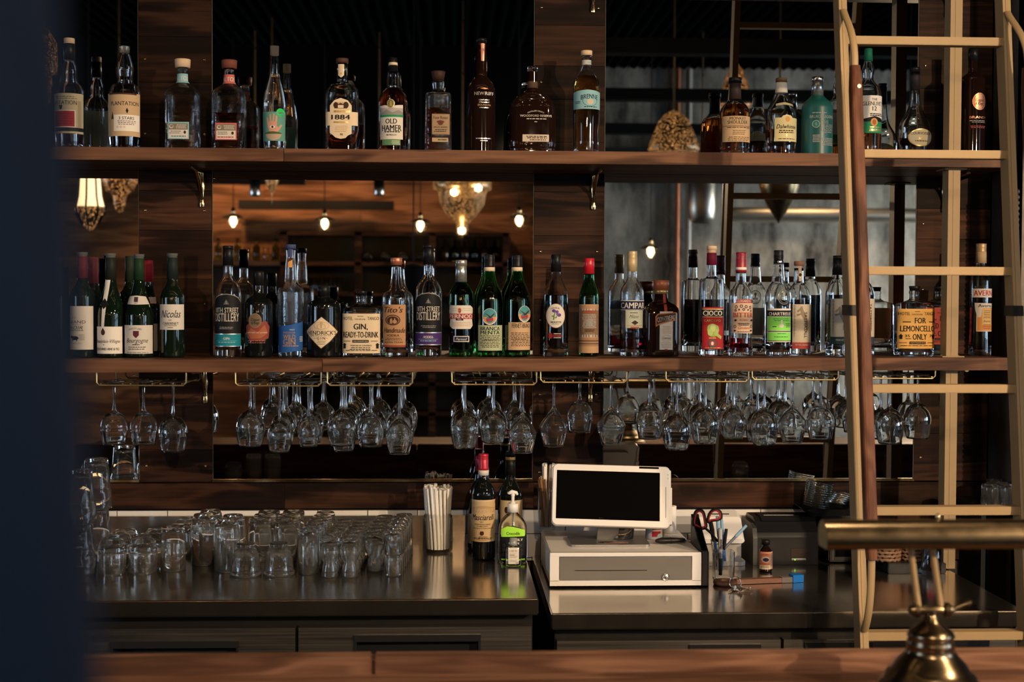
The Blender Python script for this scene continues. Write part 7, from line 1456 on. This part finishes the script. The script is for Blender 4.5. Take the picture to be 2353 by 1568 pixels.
nth = ['first', 'second', 'third', 'fourth', 'fifth', 'sixth', 'seventh', 'eighth', 'ninth', 'tenth', 'eleventh', 'twelfth']
for k in range(4):
    o = far('wine_bottle_lying', 'bottle_dark', .041, .29, 'dark wine bottle lying on the far shelving, %s of the row in the mirror' % nth[k], 'wine bottles lying on the far shelving', rf(846 + 40*k, 580, -4.2).x, -4.1, rh - .27 + .043, 'bottle'); o.rotation_euler = (PI/2 + .0, 0, 0); o.location.y = -4.08
for k in range(6): far('spirit_bottle', 'glass_olive' if k % 2 else 'bottle_brown', .036, .21, 'upright bottle on the far shelving, %s from the left in the mirror' % nth[k], 'bottles on the far shelving', rf(1022 + 23*k, 580, -4.2).x, -4.2, rh - .27 + .0005, 'bottle')
for k in range(6): far('drinking_glass', 'glass_thin', .035, .13, 'glass on the second far shelf, %s from the left in the mirror' % nth[k], 'glasses on the far shelving', rf(684 + 19*k, 640, -4.2).x, -4.2, rh - .54 + .0005, 'glass')
a = rf(480, 600, -4.2); c = rf(655, 600, -4.2); b = MB(); b.box(a.x-.3, c.x, -4.39, -4.1, a.z-.04, a.z); b.box(a.x-.3, c.x, -4.39, -4.36, a.z-.3, a.z-.04); o = b.build('wall_ledge', ['dark_wood']); tag(o, 'wooden ledge with bottles on the board wall, left of the shelving', 'shelf')
for k in range(7): far(('spirit_bottle', 'drinking_glass')[k % 2], ('glass_olive', 'glass_thin')[k % 2], (.036, .05)[k % 2], (.24, .2)[k % 2], '%s on the far board-wall ledge, %s from the left in the mirror' % (('bottle', 'tall glass')[k % 2], nth[k]), 'glassware on the board-wall ledge', rf(500 + 22*k, 600, -4.2).x, -4.24, a.z + .0005, 'bottle' if k % 2 == 0 else 'glass')
# unseen ceiling rails whose bulbs make the small glints on the glass
for RYy, word in ((2.0, 'nearer the room'), (2.75, 'nearer the back bar')):
  t = thing('ceiling_rail', 'unseen black ceiling rail with a row of small bulbs, ' + word, 'lamp', (0.3, RYy, 3.45))
  b = MB(); b.box(-1.9, 1.9, -.02, .02, .0, .03); 
  for x in (-1.5, 0, 1.5): b.tube([(x, 0, .03), (x, 0, CEIL-.03-3.45)], .006, 6)
  b.build('rail', ['black_metal'], t)
  for k in range(9):
    x = -1.8 + .45*k; b = MB(); b.lathe([(.0005, -.04), (.010, -.036), (.0145, -.025), (.012, -.01), (.007, 0), (.0005, 0.002)], 14, c=(x, 0, -.012)); b.build('bulb', [P('rail_bulb', (.8, .7, .5), .4, emis=(1, .66, .34), estr=110.)], t)

# unseen black cans added as housings for the warm spots
for k, (a_, c_) in enumerate(KEYS):
    d = (Vector(c_) - Vector(a_)).normalized(); a_ = Vector(a_); t = thing('added_spot', 'unseen black can spotlight %s' % ('aimed at the shelves from the right', 'added as fill straight in front of the shelves', 'beside the first, aimed at the ladder', 'added nearest the bar to brighten the worktop', 'added straight above the brass bar lamp for its highlight', 'added above the left part of the bar')[k], 'lamp', a_)
    b = MB(); m0 = d*-.02; b.tube([tuple(d*.03), tuple(d*-.10)], .056, 24, cap=False); b.tube([tuple(d*.03), tuple(d*-.10)], .053, 24, cap=False); b.tube([tuple(d*-.10), tuple(d*-.102)], .056, 24); b.build('can', ['black_metal'], t)
    b = MB(); b.tube([tuple(d*-.101), (d.x*-.12, d.y*-.12, CEIL-.04-a_.z)], .006, 8); b.build('stem', ['black_metal'], t)

# ---- work shelf behind the front bar; only its reflection shows, with upturned glasses on it
b = MB(); b.box(-1.5, 2.3, 2.548, 2.68, .850, .868); o = b.build('work_shelf', ['steel_front']); tag(o, 'steel work shelf on the back of the front bar, seen in the mirrors', 'shelf')
for k, (px, kd) in enumerate(((205, 'dome'), (262, 'dome'), (306, 'dome'), (536, 'dome'), (583, 'plain'), (627, 'plain'), (1700, 'dome'), (2048, 'plain'))):
    put(kd, names[kd][0], rf(px, 1090, 2.61).x, 2.61, .8686, '%s glass from the left on the work shelf reflected low in the mirrors' % ORD[k], 'glasses on the work shelf behind the bar')
